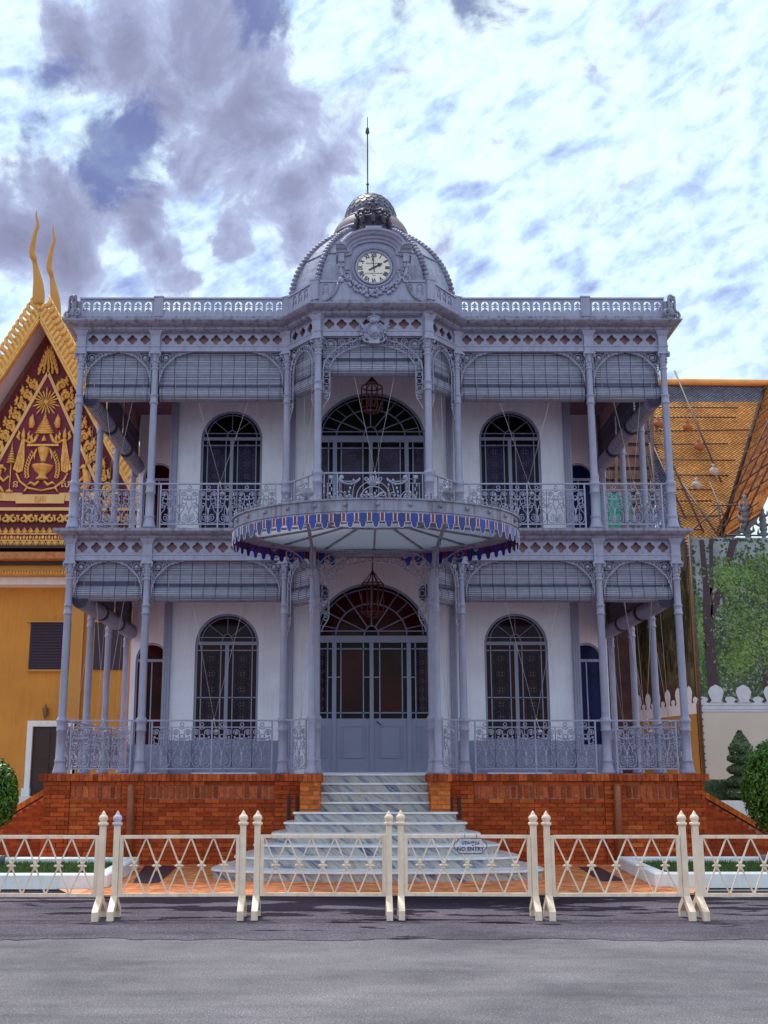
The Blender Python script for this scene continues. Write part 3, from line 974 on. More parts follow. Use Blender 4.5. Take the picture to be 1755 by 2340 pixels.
# ---- friezes, brackets, railings
def quatrefoil(cx, cz, r):
    pts = []
    for i in range(36):
        a = 2 * PI * i / 36
        k = 0.60
        for q in range(4):
            dd = a - q * PI / 2
            disc = 0.40 ** 2 - (0.58 * math.sin(dd)) ** 2
            if disc > 0 and math.cos(dd) > 0:
                k = max(k, 0.58 * math.cos(dd) + math.sqrt(disc))
        for q in range(4):
            dd = a - PI / 4 - q * PI / 2
            disc = 0.15 ** 2 - (0.58 * math.sin(dd)) ** 2
            if disc > 0 and math.cos(dd) > 0:
                k = max(k, 0.58 * math.cos(dd) + math.sqrt(disc))
        pts.append((cx + r * k * math.cos(a), cz + r * k * math.sin(a)))
    return pts
CACHE = {}
def frieze_mesh(L, n, h, zc):
    key = ('f', round(L, 3), n, h)
    if key in CACHE:
        return CACHE[key]
    m = MB()
    st = min(0.25, L / n)
    x0 = -st * n / 2
    for k in range(n):
        m.cell(x0 + k * st, x0 + (k + 1) * st, zc - 0.135, zc + 0.135, quatrefoil(x0 + (k + 0.5) * st, zc, 0.098), (x0 + (k + 0.5) * st, zc), -0.012, 0.012)
    if x0 > -L / 2 + 0.005:
        m.box(-L / 2, x0, -0.012, 0.012, zc - 0.135, zc + 0.135)
        m.box(-x0, L / 2, -0.012, 0.012, zc - 0.135, zc + 0.135)
    m.box(-L / 2, L / 2, -0.05, 0.03, 0.0, zc - 0.135)             # lower beam
    m.box(-L / 2, L / 2, -0.062, -0.02, zc - 0.155, zc - 0.128)
    m.box(-L / 2, L / 2, -0.04, 0.03, zc + 0.135, h)
    m.box(-L / 2, L / 2, -0.055, -0.02, zc + 0.128, zc + 0.148)
    for k in range(n + 1):                                           # bolt heads
        xk = x0 + k * st
        for dz in (-0.10, 0.10):
            if abs(xk) < L / 2 - 0.01:
                m.blob((xk, -0.014, zc + dz), (0.011, 0.007, 0.011), 6, 4)
    for k in range(int(L / 0.42) + 1):
        m.blob((-L / 2 + 0.12 + k * 0.42 if -L / 2 + 0.12 + k * 0.42 < L / 2 else 0, -0.052, 0.06), (0.012, 0.008, 0.012), 6, 4)
    CACHE[key] = m.mesh('frieze_panel')
    return CACHE[key]
TR = 0.0095
def corner_bracket_mesh(wd=0.60, hd=0.62):
    if 'cb' in CACHE:
        return CACHE['cb']
    m = MB()
    # origin at the column / beam corner, x to the right, z down
    m.tube(arc(wd, -hd, wd - 0.01, 180, 90, 22, hd - 0.01), 0.012, 5)
    m.tube([(0.01, 0, -0.01), (0.01, 0, -hd - 0.06)], 0.009, 4)
    m.tube([(0.01, 0, -0.012), (wd, 0, -0.012)], 0.009, 4)
    for (cx, cz, r0, a0, a1) in [(0.115, -0.115, 0.095, -60, 560), (0.27, -0.075, 0.06, 200, -330), (0.075, -0.27, 0.06, 80, 600), (0.385, -0.048, 0.036, 200, -300), (0.048, -0.385, 0.036, 80, 560), (0.465, -0.03, 0.022, 200, -200), (0.030, -0.47, 0.022, 80, 460)]:
        m.tube(spiral(cx, cz, r0, 0.012, a0, a1, 22), TR * 0.85, 4)
    m.blob((0.115, 0, -0.115), (0.034, 0.02, 0.034), 8, 5)
    m.tube(bez((0.02, -0.33), (0.14, -0.28), (0.20, -0.22), (0.23, -0.15)), TR * 0.85, 4)
    m.tube(bez((0.33, -0.02), (0.28, -0.14), (0.22, -0.20), (0.15, -0.23)), TR * 0.85, 4)
    CACHE['cb'] = m.mesh('corner_bracket')
    return CACHE['cb']
def arch_bracket_mesh(L, rise, drop):
    """lacy arch: two concentric half ellipses with rings between, scrolls in the spandrels, pendants at the feet"""
    key = ('ab', round(L, 3), rise)
    if key in CACHE:
        return CACHE[key]
    m = MB()
    A = L / 2 - 0.015
    bw = 0.125 if L > 1.5 else 0.105
    zt = -0.03
    def ell(a, b, n=36):
        return arc(0, zt - rise, a, 0, 180, n, b)
    m.tube(ell(A, rise), 0.012, 4)
    m.tube(ell(A - bw, rise - bw), 0.012, 4)
    # rings
    mid = ell(A - bw / 2, rise - bw / 2, 400)
    acc_, step = 0.0, bw + 0.012
    last = mid[0]
    nx = step * 0.5
    for p in mid[1:]:
        acc_ += math.hypot(p[0] - last[0], p[2] - last[2])
        last = p
        if acc_ >= nx:
            m.tube(arc(p[0], p[2], bw * 0.41, 0, 360, 10)[:-1], 0.008, 4, closed=True)
            nx += step
    for s_ in (-1, 1):
        f = (lambda q: q) if s_ > 0 else mir
        for x_ in (A, A - bw):
            m.tube([(s_ * x_, 0, zt - rise), (s_ * x_, 0, zt - rise - drop)], 0.011, 4)
        k = 0
        zz_ = zt - rise - bw * 0.55
        while zz_ > zt - rise - drop + bw * 0.4:
            m.tube(arc(s_ * (A - bw / 2), zz_, bw * 0.41, 0, 360, 10)[:-1], 0.008, 4, closed=True)
            zz_ -= step
        m.tube([(s_ * A, 0, zt - rise - drop), (s_ * (A - bw - 0.02), 0, zt - rise - drop)], 0.013, 4)
        m.tube(f(spiral(A - bw * 0.55, zt - rise - drop - 0.085, 0.062, 0.012, 60, 560, 18)), 0.009, 4)
        m.tube(f(bez((A - bw, zt - rise - drop - 0.01), (A - bw - 0.01, zt - rise - drop - 0.16), (A - 0.01, zt - rise - drop - 0.20), (A, zt - rise - drop - 0.33))), 0.010, 4)
        sc = min(1.0, rise / 0.62)
        for (cx, cz, r0, a0, a1) in [(0.13, -0.13, 0.115, -60, 520), (0.34, -0.085, 0.070, 200, -330), (0.085, -0.33, 0.065, 80, 600), (0.50, -0.06, 0.045, 200, -300), (0.05, -0.47, 0.04, 80, 560), (0.62, -0.04, 0.03, 200, -200)]:
            if L < 1.5 and cx > 0.4:
                continue
            m.tube(f(spiral(A - cx * sc, zt + cz * sc + 0.02, r0 * sc, 0.014, 180 - a0, 180 - a1, 22)), TR * 0.85, 4)
        m.blob((s_ * (A - 0.13 * sc), 0, zt - 0.11 * sc), (0.034, 0.02, 0.034), 8, 5)
    m.tube([(-A, 0, -0.012), (A, 0, -0.012)], 0.010, 4)
    CACHE[key] = m.mesh('arch_bracket')
    return CACHE[key]

def scroll_panel_mesh(w_, h_):
    key = ('sp', round(w_, 3), round(h_, 3))
    if key in CACHE:
        return CACHE[key]
    m = MB()
    kx, kz = w_ / 0.355, h_ / 0.72
    def put(pts, r=TR * 0.92):
        q = [(p[0] * kx, p[1], p[2] * kz) for p in pts]
        m.tube(q, r, 4)
        m.tube(mir(q), r, 4)
    put(spiral(0.072, 0.135, 0.060, 0.012, 60, 640, 26, e=1.25))
    put(bez((0.095, 0.315), (0.10, 0.27), (0.175, 0.25), (0.165, 0.15)) + bez((0.165, 0.15), (0.16, 0.0), (0.035, -0.01), (0.012, 0.11))[1:])
    put(bez((0.095, 0.315), (0.10, 0.35), (0.085, 0.37), (0.055, 0.42)) + [(0.046, 0, 0.47), (0.046, 0, 0.58)] + arc(0.10, 0.625, 0.054, 190, 60, 8) + spiral(0.105, 0.63, 0.050, 0.014, 50, -420, 18))
    put(bez((0.012, 0.27), (0.02, 0.44), (0.10, 0.47), (0.155, 0.41)) + spiral(0.125, 0.375, 0.042, 0.010, 40, -400, 16))
    put(bez((0.0, 0.30), (0.02, 0.32), (0.04, 0.335), (0.055, 0.345), 5))
    put(bez((0.0, 0.685), (0.02, 0.69), (0.03, 0.695), (0.05, 0.705), 4))
    for zc in (0.56,):
        m.tube([(p[0] * kx, 0, p[2] * kz) for p in arc(0, zc, 0.036, 0, 360, 12)[:-1]], TR * 0.9, 4, closed=True)
    m.tube([(p[0], 0, p[2]) for p in arc(0, h_ + 0.048, 0.030, 0, 360, 14)[:-1]], TR * 0.9, 4, closed=True)
    m.lathe([(0.010, 0.02), (0.016, 0.05), (0.009, 0.08), (0.020, 0.125), (0.020, 0.135), (0.009, 0.15), (0.011, 0.20), (0.026, 0.285), (0.006, 0.30)], (0, 0, 0), 8)
    m.box(-0.022 * kx, 0.022 * kx, -0.012, 0.012, 0.128 * kz, 0.142 * kz)
    rnd = random.Random(3)
    for k in range(7):                       # cast flower garland
        t = -1 + 2 * k / 6
        m.blob((t * 0.115 * kx, -0.006, (0.535 - 0.022 * (1 - t * t)) * kz), (0.019 + 0.008 * (k == 3), 0.015, 0.017 + 0.006 * (k == 3)), 6, 4)
    for s_ in (-1, 1):
        for k in range(4):
            m.blob((s_ * (0.128 + 0.010 * (k % 2)) * kx, -0.006, (0.545 - 0.045 * k) * kz), (0.019 - 0.003 * k, 0.014, 0.022), 6, 4)
        m.blob((s_ * 0.105 * kx, -0.004, 0.615 * kz), (0.014, 0.012, 0.04), 6, 4)
    m.tube([(-w_ / 2, 0, 0), (-w_ / 2, 0, h_)], 0.0075, 4)
    m.tube([(w_ / 2, 0, 0), (w_ / 2, 0, h_)], 0.0075, 4)
    CACHE[key] = m.mesh('scroll_panel')
    return CACHE[key]
def railing(parent, org, rz, L, z, H, npan, centre_post=False, run=None):
    """org: middle of the bay at floor level"""
    m = MB()
    run = run or npan * 0.355
    zb, zm = 0.085, H - 0.115
    m.bar((-L / 2, 0, H), (L / 2, 0, H), 0.034, 0.028)
    rail = m.build('railing', M_IRON, parent, (org[0], org[1], z), rz)
    MB().bar((-run / 2, 0, zm), (run / 2, 0, zm), 0.016, 0.016).build('rail', M_IRON, rail)
    MB().bar((-run / 2 - 0.01, 0, zb), (run / 2 + 0.01, 0, zb), 0.022, 0.024).build('rail', M_IRON, rail)
    posts = [-run / 2, run / 2] + ([0.0] if centre_post else [])
    for x_ in posts:
        MB().bar((x_, 0, 0), (x_, 0, H - 0.012), 0.028, 0.028).build('post', M_IRON, rail)
    pw = run / npan
    me = scroll_panel_mesh(pw, zm - zb)
    for k in range(npan):
        obj('scroll_panel', me, M_IRON, rail, (-run / 2 + (k + 0.5) * pw, 0, zb))
    return rail
for (a, b, typ) in BAYS:
    d = b - a
    L = d.length
    rz = math.atan2(d.y, d.x)
    mx_, my_ = (a + b) / 2
    Lf = L - 0.168
    n_ = {'corner': 5, 'wide': 10, 'angle': 3, 'centre': 8}.get(typ, max(5, int(round(Lf / 0.25))))
    for lvl in (0, 1):
        zf = 5.32 if lvl == 0 else 9.355
        hf = 0.41
        zc = 0.247 if lvl == 0 else 0.237
        fp = obj('frieze_panel', frieze_mesh(Lf, n_, hf, zc), M_IRON, pav_t, (mx_, my_, zf), rz)
        MB().box(-Lf / 2, Lf / 2, 0.10, 0.115, 0.0, hf).build('backing_board', M_BACKB, fp)
        u = Vector((d.x, d.y)).normalized()
        if typ in ('corner', 'wide', 'side'):
            p0 = a + u * 0.075
            p1 = b - u * 0.075
            obj('corner_bracket', corner_bracket_mesh(), M_IRON, pav_t, (p0.x, p0.y, zf), rz)
            obj('corner_bracket', corner_bracket_mesh(), M_IRON, pav_t, (p1.x, p1.y, zf), rz, scale=(-1, 1, 1))
        else:
            if typ == 'centre':
                obj('arch_bracket', arch_bracket_mesh(L - 0.15, 0.62, 0.42), M_IRON, pav_t, (mx_, my_, zf), rz)
            else:
                obj('arch_bracket', arch_bracket_mesh(min(L, 1.05) - 0.15 if typ == 'angle' else L - 0.15, 0.50 if typ == 'angle' else 0.6, 0.55), M_IRON, pav_t, (mx_, my_, zf), rz)
        z_, H = (PF, 0.92) if lvl == 0 else (UF, 0.85)
        if typ == 'centre':
            continue
        np_ = {'corner': 3, 'wide': 6, 'angle': 1}.get(typ, max(3, int((L - 0.3) / 0.355)))
        railing(pav_t, (mx_, my_), rz, L - 0.16, z_, H, np_, typ == 'wide', run={'angle': 0.42}.get(typ))
for sx in (-1, 1):                              # short return rails from the canopy posts
    railing(pav_t, (sx * 1.03, -0.985), R(80 * sx), 0.30, PF, 0.92, 1, run=0.22)
# grand balcony panel over the entrance
m = MB()
H = 0.85
m.bar((-0.92, 0, H), (0.92, 0, H), 0.034, 0.028)
rail = m.build('railing', M_IRON, pav_t, (0, BY, UF))
MB().bar((-0.92, 0, 0.07), (0.92, 0, 0.07), 0.022, 0.022).build('rail', M_IRON, rail)
for x_ in (-0.88, -0.64, 0.64, 0.88):
    MB().bar((x_, 0, 0), (x_, 0, H - 0.012), 0.020, 0.020).build('post', M_IRON, rail)
m = MB()
rnd = random.Random(11)
m.tube(arc(0, 0.38, 0.225, 0, 360, 30)[:-1], 0.013, 5, closed=True)
m.tube(arc(0, 0.40, 0.30, -30, 210, 30), 0.010, 4)
m.bar((-0.15, -0.01, 0.25), (0.15, -0.01, 0.50), 0.026, 0.026)
m.bar((0.15, -0.012, 0.25), (-0.15, -0.012, 0.50), 0.026, 0.026)
for k in range(26):
    a_ = rnd.uniform(0, 2 * PI)
    q = rnd.uniform(0.05, 0.19)
    m.blob((q * math.cos(a_), 0, 0.38 + q * math.sin(a_)), (rnd.uniform(0.012, 0.026), 0.01, rnd.uniform(0.012, 0.03)), 6, 4)
for s_ in (-1, 1):
    f = (lambda q: q) if s_ > 0 else mir
    m.tube(f(spiral(0.60, 0.36, 0.15, 0.02, 100, -420, 30)), 0.011, 4)
    m.tube(f(arc(0.43, 0.80, 0.20, 200, 340, 14, 0.15)), 0.018, 5)
    m.tube(f(arc(0.43, 0.80, 0.20, 200, 340, 14, 0.11)), 0.010, 4)
    m.tube(f(bez((0.60, 0.52), (0.50, 0.50), (0.42, 0.36), (0.40, 0.10))), 0.010, 4)
    m.tube(f(bez((0.58, 0.22), (0.52, 0.34), (0.40, 0.38), (0.33, 0.22))), 0.010, 4)
    m.tube(f(bez((0.28, 0.10), (0.38, 0.20), (0.42, 0.50), (0.30, 0.72))), 0.009, 4)
    m.tube(f([(0.30, 0, 0.70), (0.62, 0, 0.70)]), 0.008, 4)
    m.tube(f([(0.60, 0, 0.70), (0.60, 0, 0.44)]), 0.009, 4)
    m.blob((s_ * 0.57, 0, 0.775), (0.045, 0.02, 0.045), 10, 5)
    m.blob((s_ * 0.76, 0, 0.775), (0.045, 0.02, 0.045), 10, 5)
    m.tube(f([(0.68, 0, 0.66), (0.84, 0, 0.66)]), 0.009, 4)
    m.tube(f([(0.70, 0, 0.66), (0.70, 0, 0.08)]), 0.008, 4)
    m.tube(f([(0.82, 0, 0.66), (0.82, 0, 0.08)]), 0.008, 4)
    m.tube(f(arc(0.68, 0.72, 0.06, 270, 180, 6)), 0.008, 4)
    for k in range(8):
        m.blob((s_ * (0.76 + 0.014 * (k % 2 * 2 - 1)), 0, 0.70 - k * 0.075), (0.016, 0.012, 0.040), 6, 4)
    for k in range(9):
        t = k / 8
        m.blob((s_ * (0.34 + 0.10 * math.sin(t * 3)), 0, 0.14 + 0.58 * t), (0.022, 0.012, 0.030), 6, 4)
    for k in range(6):
        m.blob((s_ * (0.44 + rnd.uniform(-0.05, 0.05)), 0, 0.12 + k * 0.06), (0.02, 0.012, 0.03), 6, 4)
for k in range(7):
    a_ = R(20 + 140 * k / 6)
    m.tube([(0.02 * math.cos(a_), 0, 0.62), (0.13 * math.cos(a_), 0, 0.63 + 0.17 * math.sin(a_))], [0.008, 0.022], 5)
for s_ in (-1, 1):
    m.tube((lambda q: q if s_ > 0 else mir(q))(spiral(0.12, 0.745, 0.045, 0.012, 180, 640, 18)), 0.011, 4)
m.build('crest_panel', M_IRON, rail)

# ---- cornices, slabs
MB().sweep(PLAN, [(-0.02, 5.70), (0.10, 5.70), (0.14, 5.725), (0.15, 5.755), (0.24, 5.785), (0.29, 5.825), (0.29, 5.875), (-0.02, 5.905)]).build('balcony_cornice', M_IRON2, pav_t)
MB().sweep(PLAN, [(-0.02, 9.735), (0.10, 9.735), (0.15, 9.765), (0.16, 9.80), (0.25, 9.825), (0.30, 9.855), (0.33, 9.885), (0.33, 9.908), (0.20, 9.925), (-0.02, 9.925)]).build('roof_cornice', M_IRON2, pav_t)
inner = [(x * 0.9955, y + 0.025) for x, y in PLAN]
MB().prismz(inner, 5.71, 5.90).build('upper_floor', M_CEIL, pav_t)
MB().prismz(inner, 9.72, 9.92).build('roof_deck', M_CEIL, pav_t)
MB().sweep([(x, y) for x, y in PLAN], [(0.20, 9.922), (0.20, 9.965), (0.17, 9.975), (0.165, 10.02), (0.09, 10.02), (0.09, 9.922)]).build('parapet_base', M_IRON2, pav_t)
# pierced parapet
def lancet(cx, z0, z1, r):
    pts = [(cx - r, z0)] + [(cx - r, z0 + (z1 - r - z0) * k / 3) for k in (1, 2, 3)] + [(cx + r * math.cos(R(180 - 180 * k / 12)), z1 - r + r * math.sin(R(180 * k / 12))) for k in range(1, 12)]
    pts += [(cx + r, z0 + (z1 - r - z0) * k / 3) for k in (3, 2, 1)] + [(cx + r, z0)]
    return pts
def fleur(m, cx, z0, h):
    y0, y1 = -0.009, 0.009
    m.prism([(cx - 0.050, z0), (cx + 0.050, z0), (cx + 0.012, z0 + 0.055), (cx - 0.012, z0 + 0.055)], y0, y1)
    m.prism([(cx - 0.011, z0 + 0.05), (cx + 0.011, z0 + 0.05), (cx + 0.011, z0 + h * 0.62), (cx - 0.011, z0 + h * 0.62)], y0, y1)
    m.prism([(cx - 0.012, z0 + h * 0.58), (cx + 0.012, z0 + h * 0.58), (cx + 0.030, z0 + h * 0.76), (cx, z0 + h * 0.99), (cx - 0.030, z0 + h * 0.76)], y0, y1)
    m.prism([(cx - 0.052, z0 + h * 0.44), (cx + 0.052, z0 + h * 0.44), (cx + 0.052, z0 + h * 0.52), (cx - 0.052, z0 + h * 0.52)], y0, y1)
    for s_ in (-1, 1):
        m.tube([(cx + s_ * 0.008, 0, z0 + h * 0.52), (cx + s_ * 0.022, 0, z0 + h * 0.64), (cx + s_ * 0.044, 0, z0 + h * 0.70), (cx + s_ * 0.056, 0, z0 + h * 0.60)], [0.008, 0.012, 0.013, 0.008], 5)
        m.tube([(cx + s_ * 0.055, 0, z0), (cx + s_ * 0.045, 0, z0 + h * 0.16), (cx + s_ * 0.015, 0, z0 + h * 0.30)], [0.012, 0.012, 0.008], 5)
def parapet_mesh(L, n):
    key = ('pp', round(L, 3), n)
    if key in CACHE:
        return CACHE[key]
    m = MB()
    st = 0.197
    x0 = -st * n / 2
    z0, z1 = 0.0, 0.345
    for k in range(n):
        c = x0 + (k + 0.5) * st
        m.cell(x0 + k * st, x0 + (k + 1) * st, z0, z1, lancet(c, 0.095, 0.315, 0.068), (c, 0.18), -0.013, 0.013)
        fleur(m, c, 0.090, 0.215)
    if x0 > -L / 2 + 0.004:
        m.box(-L / 2, x0, -0.013, 0.013, z0, z1)
        m.box(-x0, L / 2, -0.013, 0.013, z0, z1)
    m.box(-L / 2, L / 2, -0.04, 0.04, z1, z1 + 0.035)
    m.box(-L / 2, L / 2, -0.028, -0.010, 0.0, 0.028)
    for k in range(n + 1):
        if k % 2 == 0 and abs(x0 + k * st) < L / 2 - 0.02:
            m.blob((x0 + k * st, -0.015, 0.29), (0.011, 0.007, 0.011), 6, 4)
            m.blob((x0 + k * st, -0.015, 0.06), (0.011, 0.007, 0.011), 6, 4)
    CACHE[key] = m.mesh('parapet_panel')
    return CACHE[key]
PO = 0.13                                       # parapet stands just outside the column line
pp = [(-CX - PO, -PO), (-SX2 + 0.05, -PO), (-IX - 0.02, -PO), (-BX - 0.06, BY - PO), (BX + 0.06, BY - PO), (IX + 0.02, -PO), (SX2 - 0.05, -PO), (CX + PO, -PO)]
for i in range(7):
    a, b = Vector(pp[i]), Vector(pp[i + 1])
    d = b - a
    L = d.length - 0.165
    rz = math.atan2(d.y, d.x)
    mx_, my_ = (a + b) / 2
    if i == 3:
        for s_ in (-1, 1):
            obj('parapet_panel', parapet_mesh(0.42, 2), M_IRON, pav_t, (s_ * 0.77, my_, 10.02), 0)
        continue
    obj('parapet_panel', parapet_mesh(L, 7 if i in (0, 6) else 12 if i in (1, 5) else 3), M_IRON, pav_t, (mx_, my_, 10.02), rz)
for i, p in enumerate(pp):
    if i in (0, 7):
        continue
    m = MB().box(-0.083, 0.083, -0.05, 0.05, 0, 0.375)
    m.box(-0.095, 0.095, -0.06, 0.06, 0.375, 0.405)
    for dz in (0.06, 0.30):
        for dx in (-0.055, 0.055):
            m.blob((dx, -0.052, dz), (0.011, 0.006, 0.011), 6, 4)
    m.build('parapet_pier', M_IRON, pav_t, (p[0], p[1], 10.02), math.copysign(R(26), p[0]) if abs(p[0]) < 1.7 else 0)
for sx in (-1, 1):                               # side parapets
    for k in range(2):
        obj('parapet_panel', parapet_mesh(2.76, 14), M_IRON, pav_t, (sx * (CX + PO), 1.4 + k * 2.8, 10.02), R(90 * sx))
    m = MB()                                     # scrolled corner acroterion
    m.blob((0, 0, 0.10), (0.11, 0.07, 0.11), 10, 6)
    m.blob((0, 0, 0.24), (0.085, 0.06, 0.10), 10, 6)
    m.tube(spiral(0.0, 0.36, 0.065, 0.015, 200, -260, 18, y=-0.05), 0.026, 6)
    m.tube(spiral(-0.13, 0.04, 0.07, 0.015, 60, 500, 18, y=-0.05), 0.026, 6)
    m.tube(spiral(0.13, 0.04, 0.07, 0.015, 120, -320, 18, y=-0.05), 0.026, 6)
    m.tube(bez((-0.13, 0.10), (-0.02, 0.12), (-0.12, 0.30), (-0.05, 0.42), y=-0.05), 0.024, 6)
    m.tube(bez((0.13, 0.10), (0.02, 0.12), (0.12, 0.30), (0.06, 0.42), y=-0.05), 0.024, 6)
    m.box(-0.10, 0.10, -0.02, 0.08, -0.04, 0.30)
    m.build('acroterion', M_IRON2, pav_t, (sx * (CX + PO + 0.02), -PO - 0.04, 10.00), R(28 * sx))
# low hipped roof inside the parapet
m = MB()
m.add([(-4.3, 1.3, 9.93), (4.3, 1.3, 9.93), (4.3, 8, 9.93), (-4.3, 8, 9.93), (-2.0, 3.8, 10.36), (2.0, 3.8, 10.36)], [(0, 1, 5, 4), (1, 2, 5), (2, 3, 4, 5), (3, 0, 4)])
m.build('hipped_roof', mat('roof_red_metal', (0.30, 0.07, 0.06), 0.6, 0.2, 3), pav_t)

# ---- walls
def arch_pts(cx, z0, spring, r, n=24, rz=None):
    rz = rz or r
    return [(cx - r, z0)] + [(cx + r * math.cos(R(180 - 180 * k / n)), spring + rz * math.sin(R(180 * k / n))) for k in range(n + 1)] + [(cx + r, z0)]
WX = 2.835
m = MB()
for (z0, z1, wins) in ((PF - 0.01, 5.80, ((-WX, PF + 0.02, 3.985, 0.625, 0.62), (0.0, PF + 0.02, 4.07, 1.15, 1.15), (WX, PF + 0.02, 3.985, 0.625, 0.62))),
                       (5.88, 9.80, ((-WX, UF + 0.02, 8.165, 0.625, 0.62), (0.0, UF + 0.02, 8.16, 1.13, 1.02), (WX, UF + 0.02, 8.165, 0.625, 0.62)))):
    bounds = [-4.075, -1.55, 1.55, 4.075]
    for i, (cx, zb, sp, r_, rz_) in enumerate(wins):
        m.cell(bounds[i], bounds[i + 1], z0, z1, arch_pts(cx, zb, sp, r_, 24, rz_), (cx, sp - 0.6), WALLY, WALLY + 0.16)
    for sx in (-1, 1):
        m.add([(sx * 4.075, WALLY, z0), (sx * 4.075, 6.0, z0), (sx * 4.075, 6.0, z1), (sx * 4.075, WALLY, z1)], [(0, 1, 2, 3)])
        m.cell(min(sx * 4.08, sx * 5.33), max(sx * 4.08, sx * 5.33), z0, z1, arch_pts(sx * 4.86, z0 + 0.02, 3.985 if z0 < 3 else 8.165, 0.36, 16, 0.40), (sx * 4.86, (3.4 if z0 < 3 else 7.6)), 5.12, 5.28)
        m.add([(sx * 5.33, 5.12, z0), (sx * 5.33, 8.9, z0), (sx * 5.33, 8.9, z1), (sx * 5.33, 5.12, z1)], [(0, 1, 2, 3)])
m.build('wall', M_WALL, pav_t)
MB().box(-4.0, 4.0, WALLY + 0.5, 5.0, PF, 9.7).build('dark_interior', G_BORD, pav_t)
for sx in (-1, 1):
    for (z0, z1) in ((PF, 5.80), (UF, 9.80)):
        for x_, w_ in ((4.0, 0.15), (1.60, 0.13)):      # pilasters against the wall
            mm = MB()
            c = sx * x_
            mm.box(c - w_ / 2, c + w_ / 2, WALLY - 0.07, WALLY - 0.002, z0, z1)
            for k in (-1, 0, 1):
                mm.box(c + k * w_ * 0.3 - 0.014, c + k * w_ * 0.3 + 0.014, WALLY - 0.084, WALLY - 0.07, z0 + 0.35, z1 - 0.2)
            mm.box(c - w_ * 0.65, c + w_ * 0.65, WALLY - 0.10, WALLY - 0.004, z0, z0 + 0.22)
            mm.build('pilaster', M_IRON, pav_t)
    # grey painted dado
    for (a, b) in ((2.835 + 0.625, 3.92), (1.66, 2.835 - 0.625)):
        MB().box(min(sx * a, sx * b), max(sx * a, sx * b), WALLY - 0.012, WALLY, PF, 2.14).build('dado', M_DADO, pav_t)
        MB().box(min(sx * a, sx * b), max(sx * a, sx * b), WALLY - 0.012, WALLY, UF, 6.12).build('dado', M_DADO, pav_t)
    MB().box(min(sx * 4.08, sx * 4.5), max(sx * 4.08, sx * 4.5), 5.105, 5.12, PF, 2.14).build('dado', M_DADO, pav_t)
    MB().box(min(sx * 5.22, sx * 5.33), max(sx * 5.22, sx * 5.33), 5.105, 5.12, PF, 2.14).build('dado', M_DADO, pav_t)

# ---- windows and doors
def pane(parent, poly, y, m, name='pane'):
    return MB().prism(poly, y, y + 0.008).build(name, m, parent)
def rect(x0, x1, z0, z1):
    return [(x0, z0), (x1, z0), (x1, z1), (x0, z1)]
def sector(cz, r0, r1, a0, a1, ry=1.0, n=6, cx=0.0):
    o_ = [(cx + r1 * math.cos(R(a0 + (a1 - a0) * k / n)), cz + ry * r1 * math.sin(R(a0 + (a1 - a0) * k / n))) for k in range(n + 1)]
    i_ = [(cx + r0 * math.cos(R(a1 + (a0 - a1) * k / n)), cz + ry * r0 * math.sin(R(a1 + (a0 - a1) * k / n))) for k in range(n + 1)]
    return o_ + i_
def etch(parent, x0, x1, z0, z1, y):
    m = MB()
    cx, w_, h_ = (x0 + x1) / 2, x1 - x0, z1 - z0
    r_ = w_ * 0.20
    n_ = max(1, int(h_ / (r_ * 3.4)))
    st = h_ / n_
    for k in range(n_):
        zc = z0 + (k + 0.5) * st
        m.tube(arc(cx, zc, r_, 0, 360, 14, y=y)[:-1], 0.0045, 4, closed=True)
        for q in range(4):
            a_ = R(45 + 90 * q)
            m.blob((cx + r_ * 0.5 * math.cos(a_), y, zc + r_ * 0.5 * math.sin(a_)), (r_ * 0.28, 0.003, r_ * 0.28), 6, 4)
        for s_ in (-1, 1):
            m.tube(arc(cx + s_ * w_ * 0.27, zc, w_ * 0.13, 90 - s_ * 20, 90 - s_ * 160, 8, st * 0.40, y=y), 0.004, 4)
        m.tube(arc(cx, zc + st / 2, r_ * 0.5, 0, 360, 10, y=y)[:-1], 0.004, 4, closed=True)
    m.tube([(x0 + 0.03, y, z0 + 0.05), (x0 + 0.03, y, z1 - 0.08), (x0 + 0.09, y, z1 - 0.03), (x1 - 0.09, y, z1 - 0.03), (x1 - 0.03, y, z1 - 0.08), (x1 - 0.03, y, z0 + 0.05)], 0.004, 4)
    m.build('etched_ornament', M_ETCH, parent)
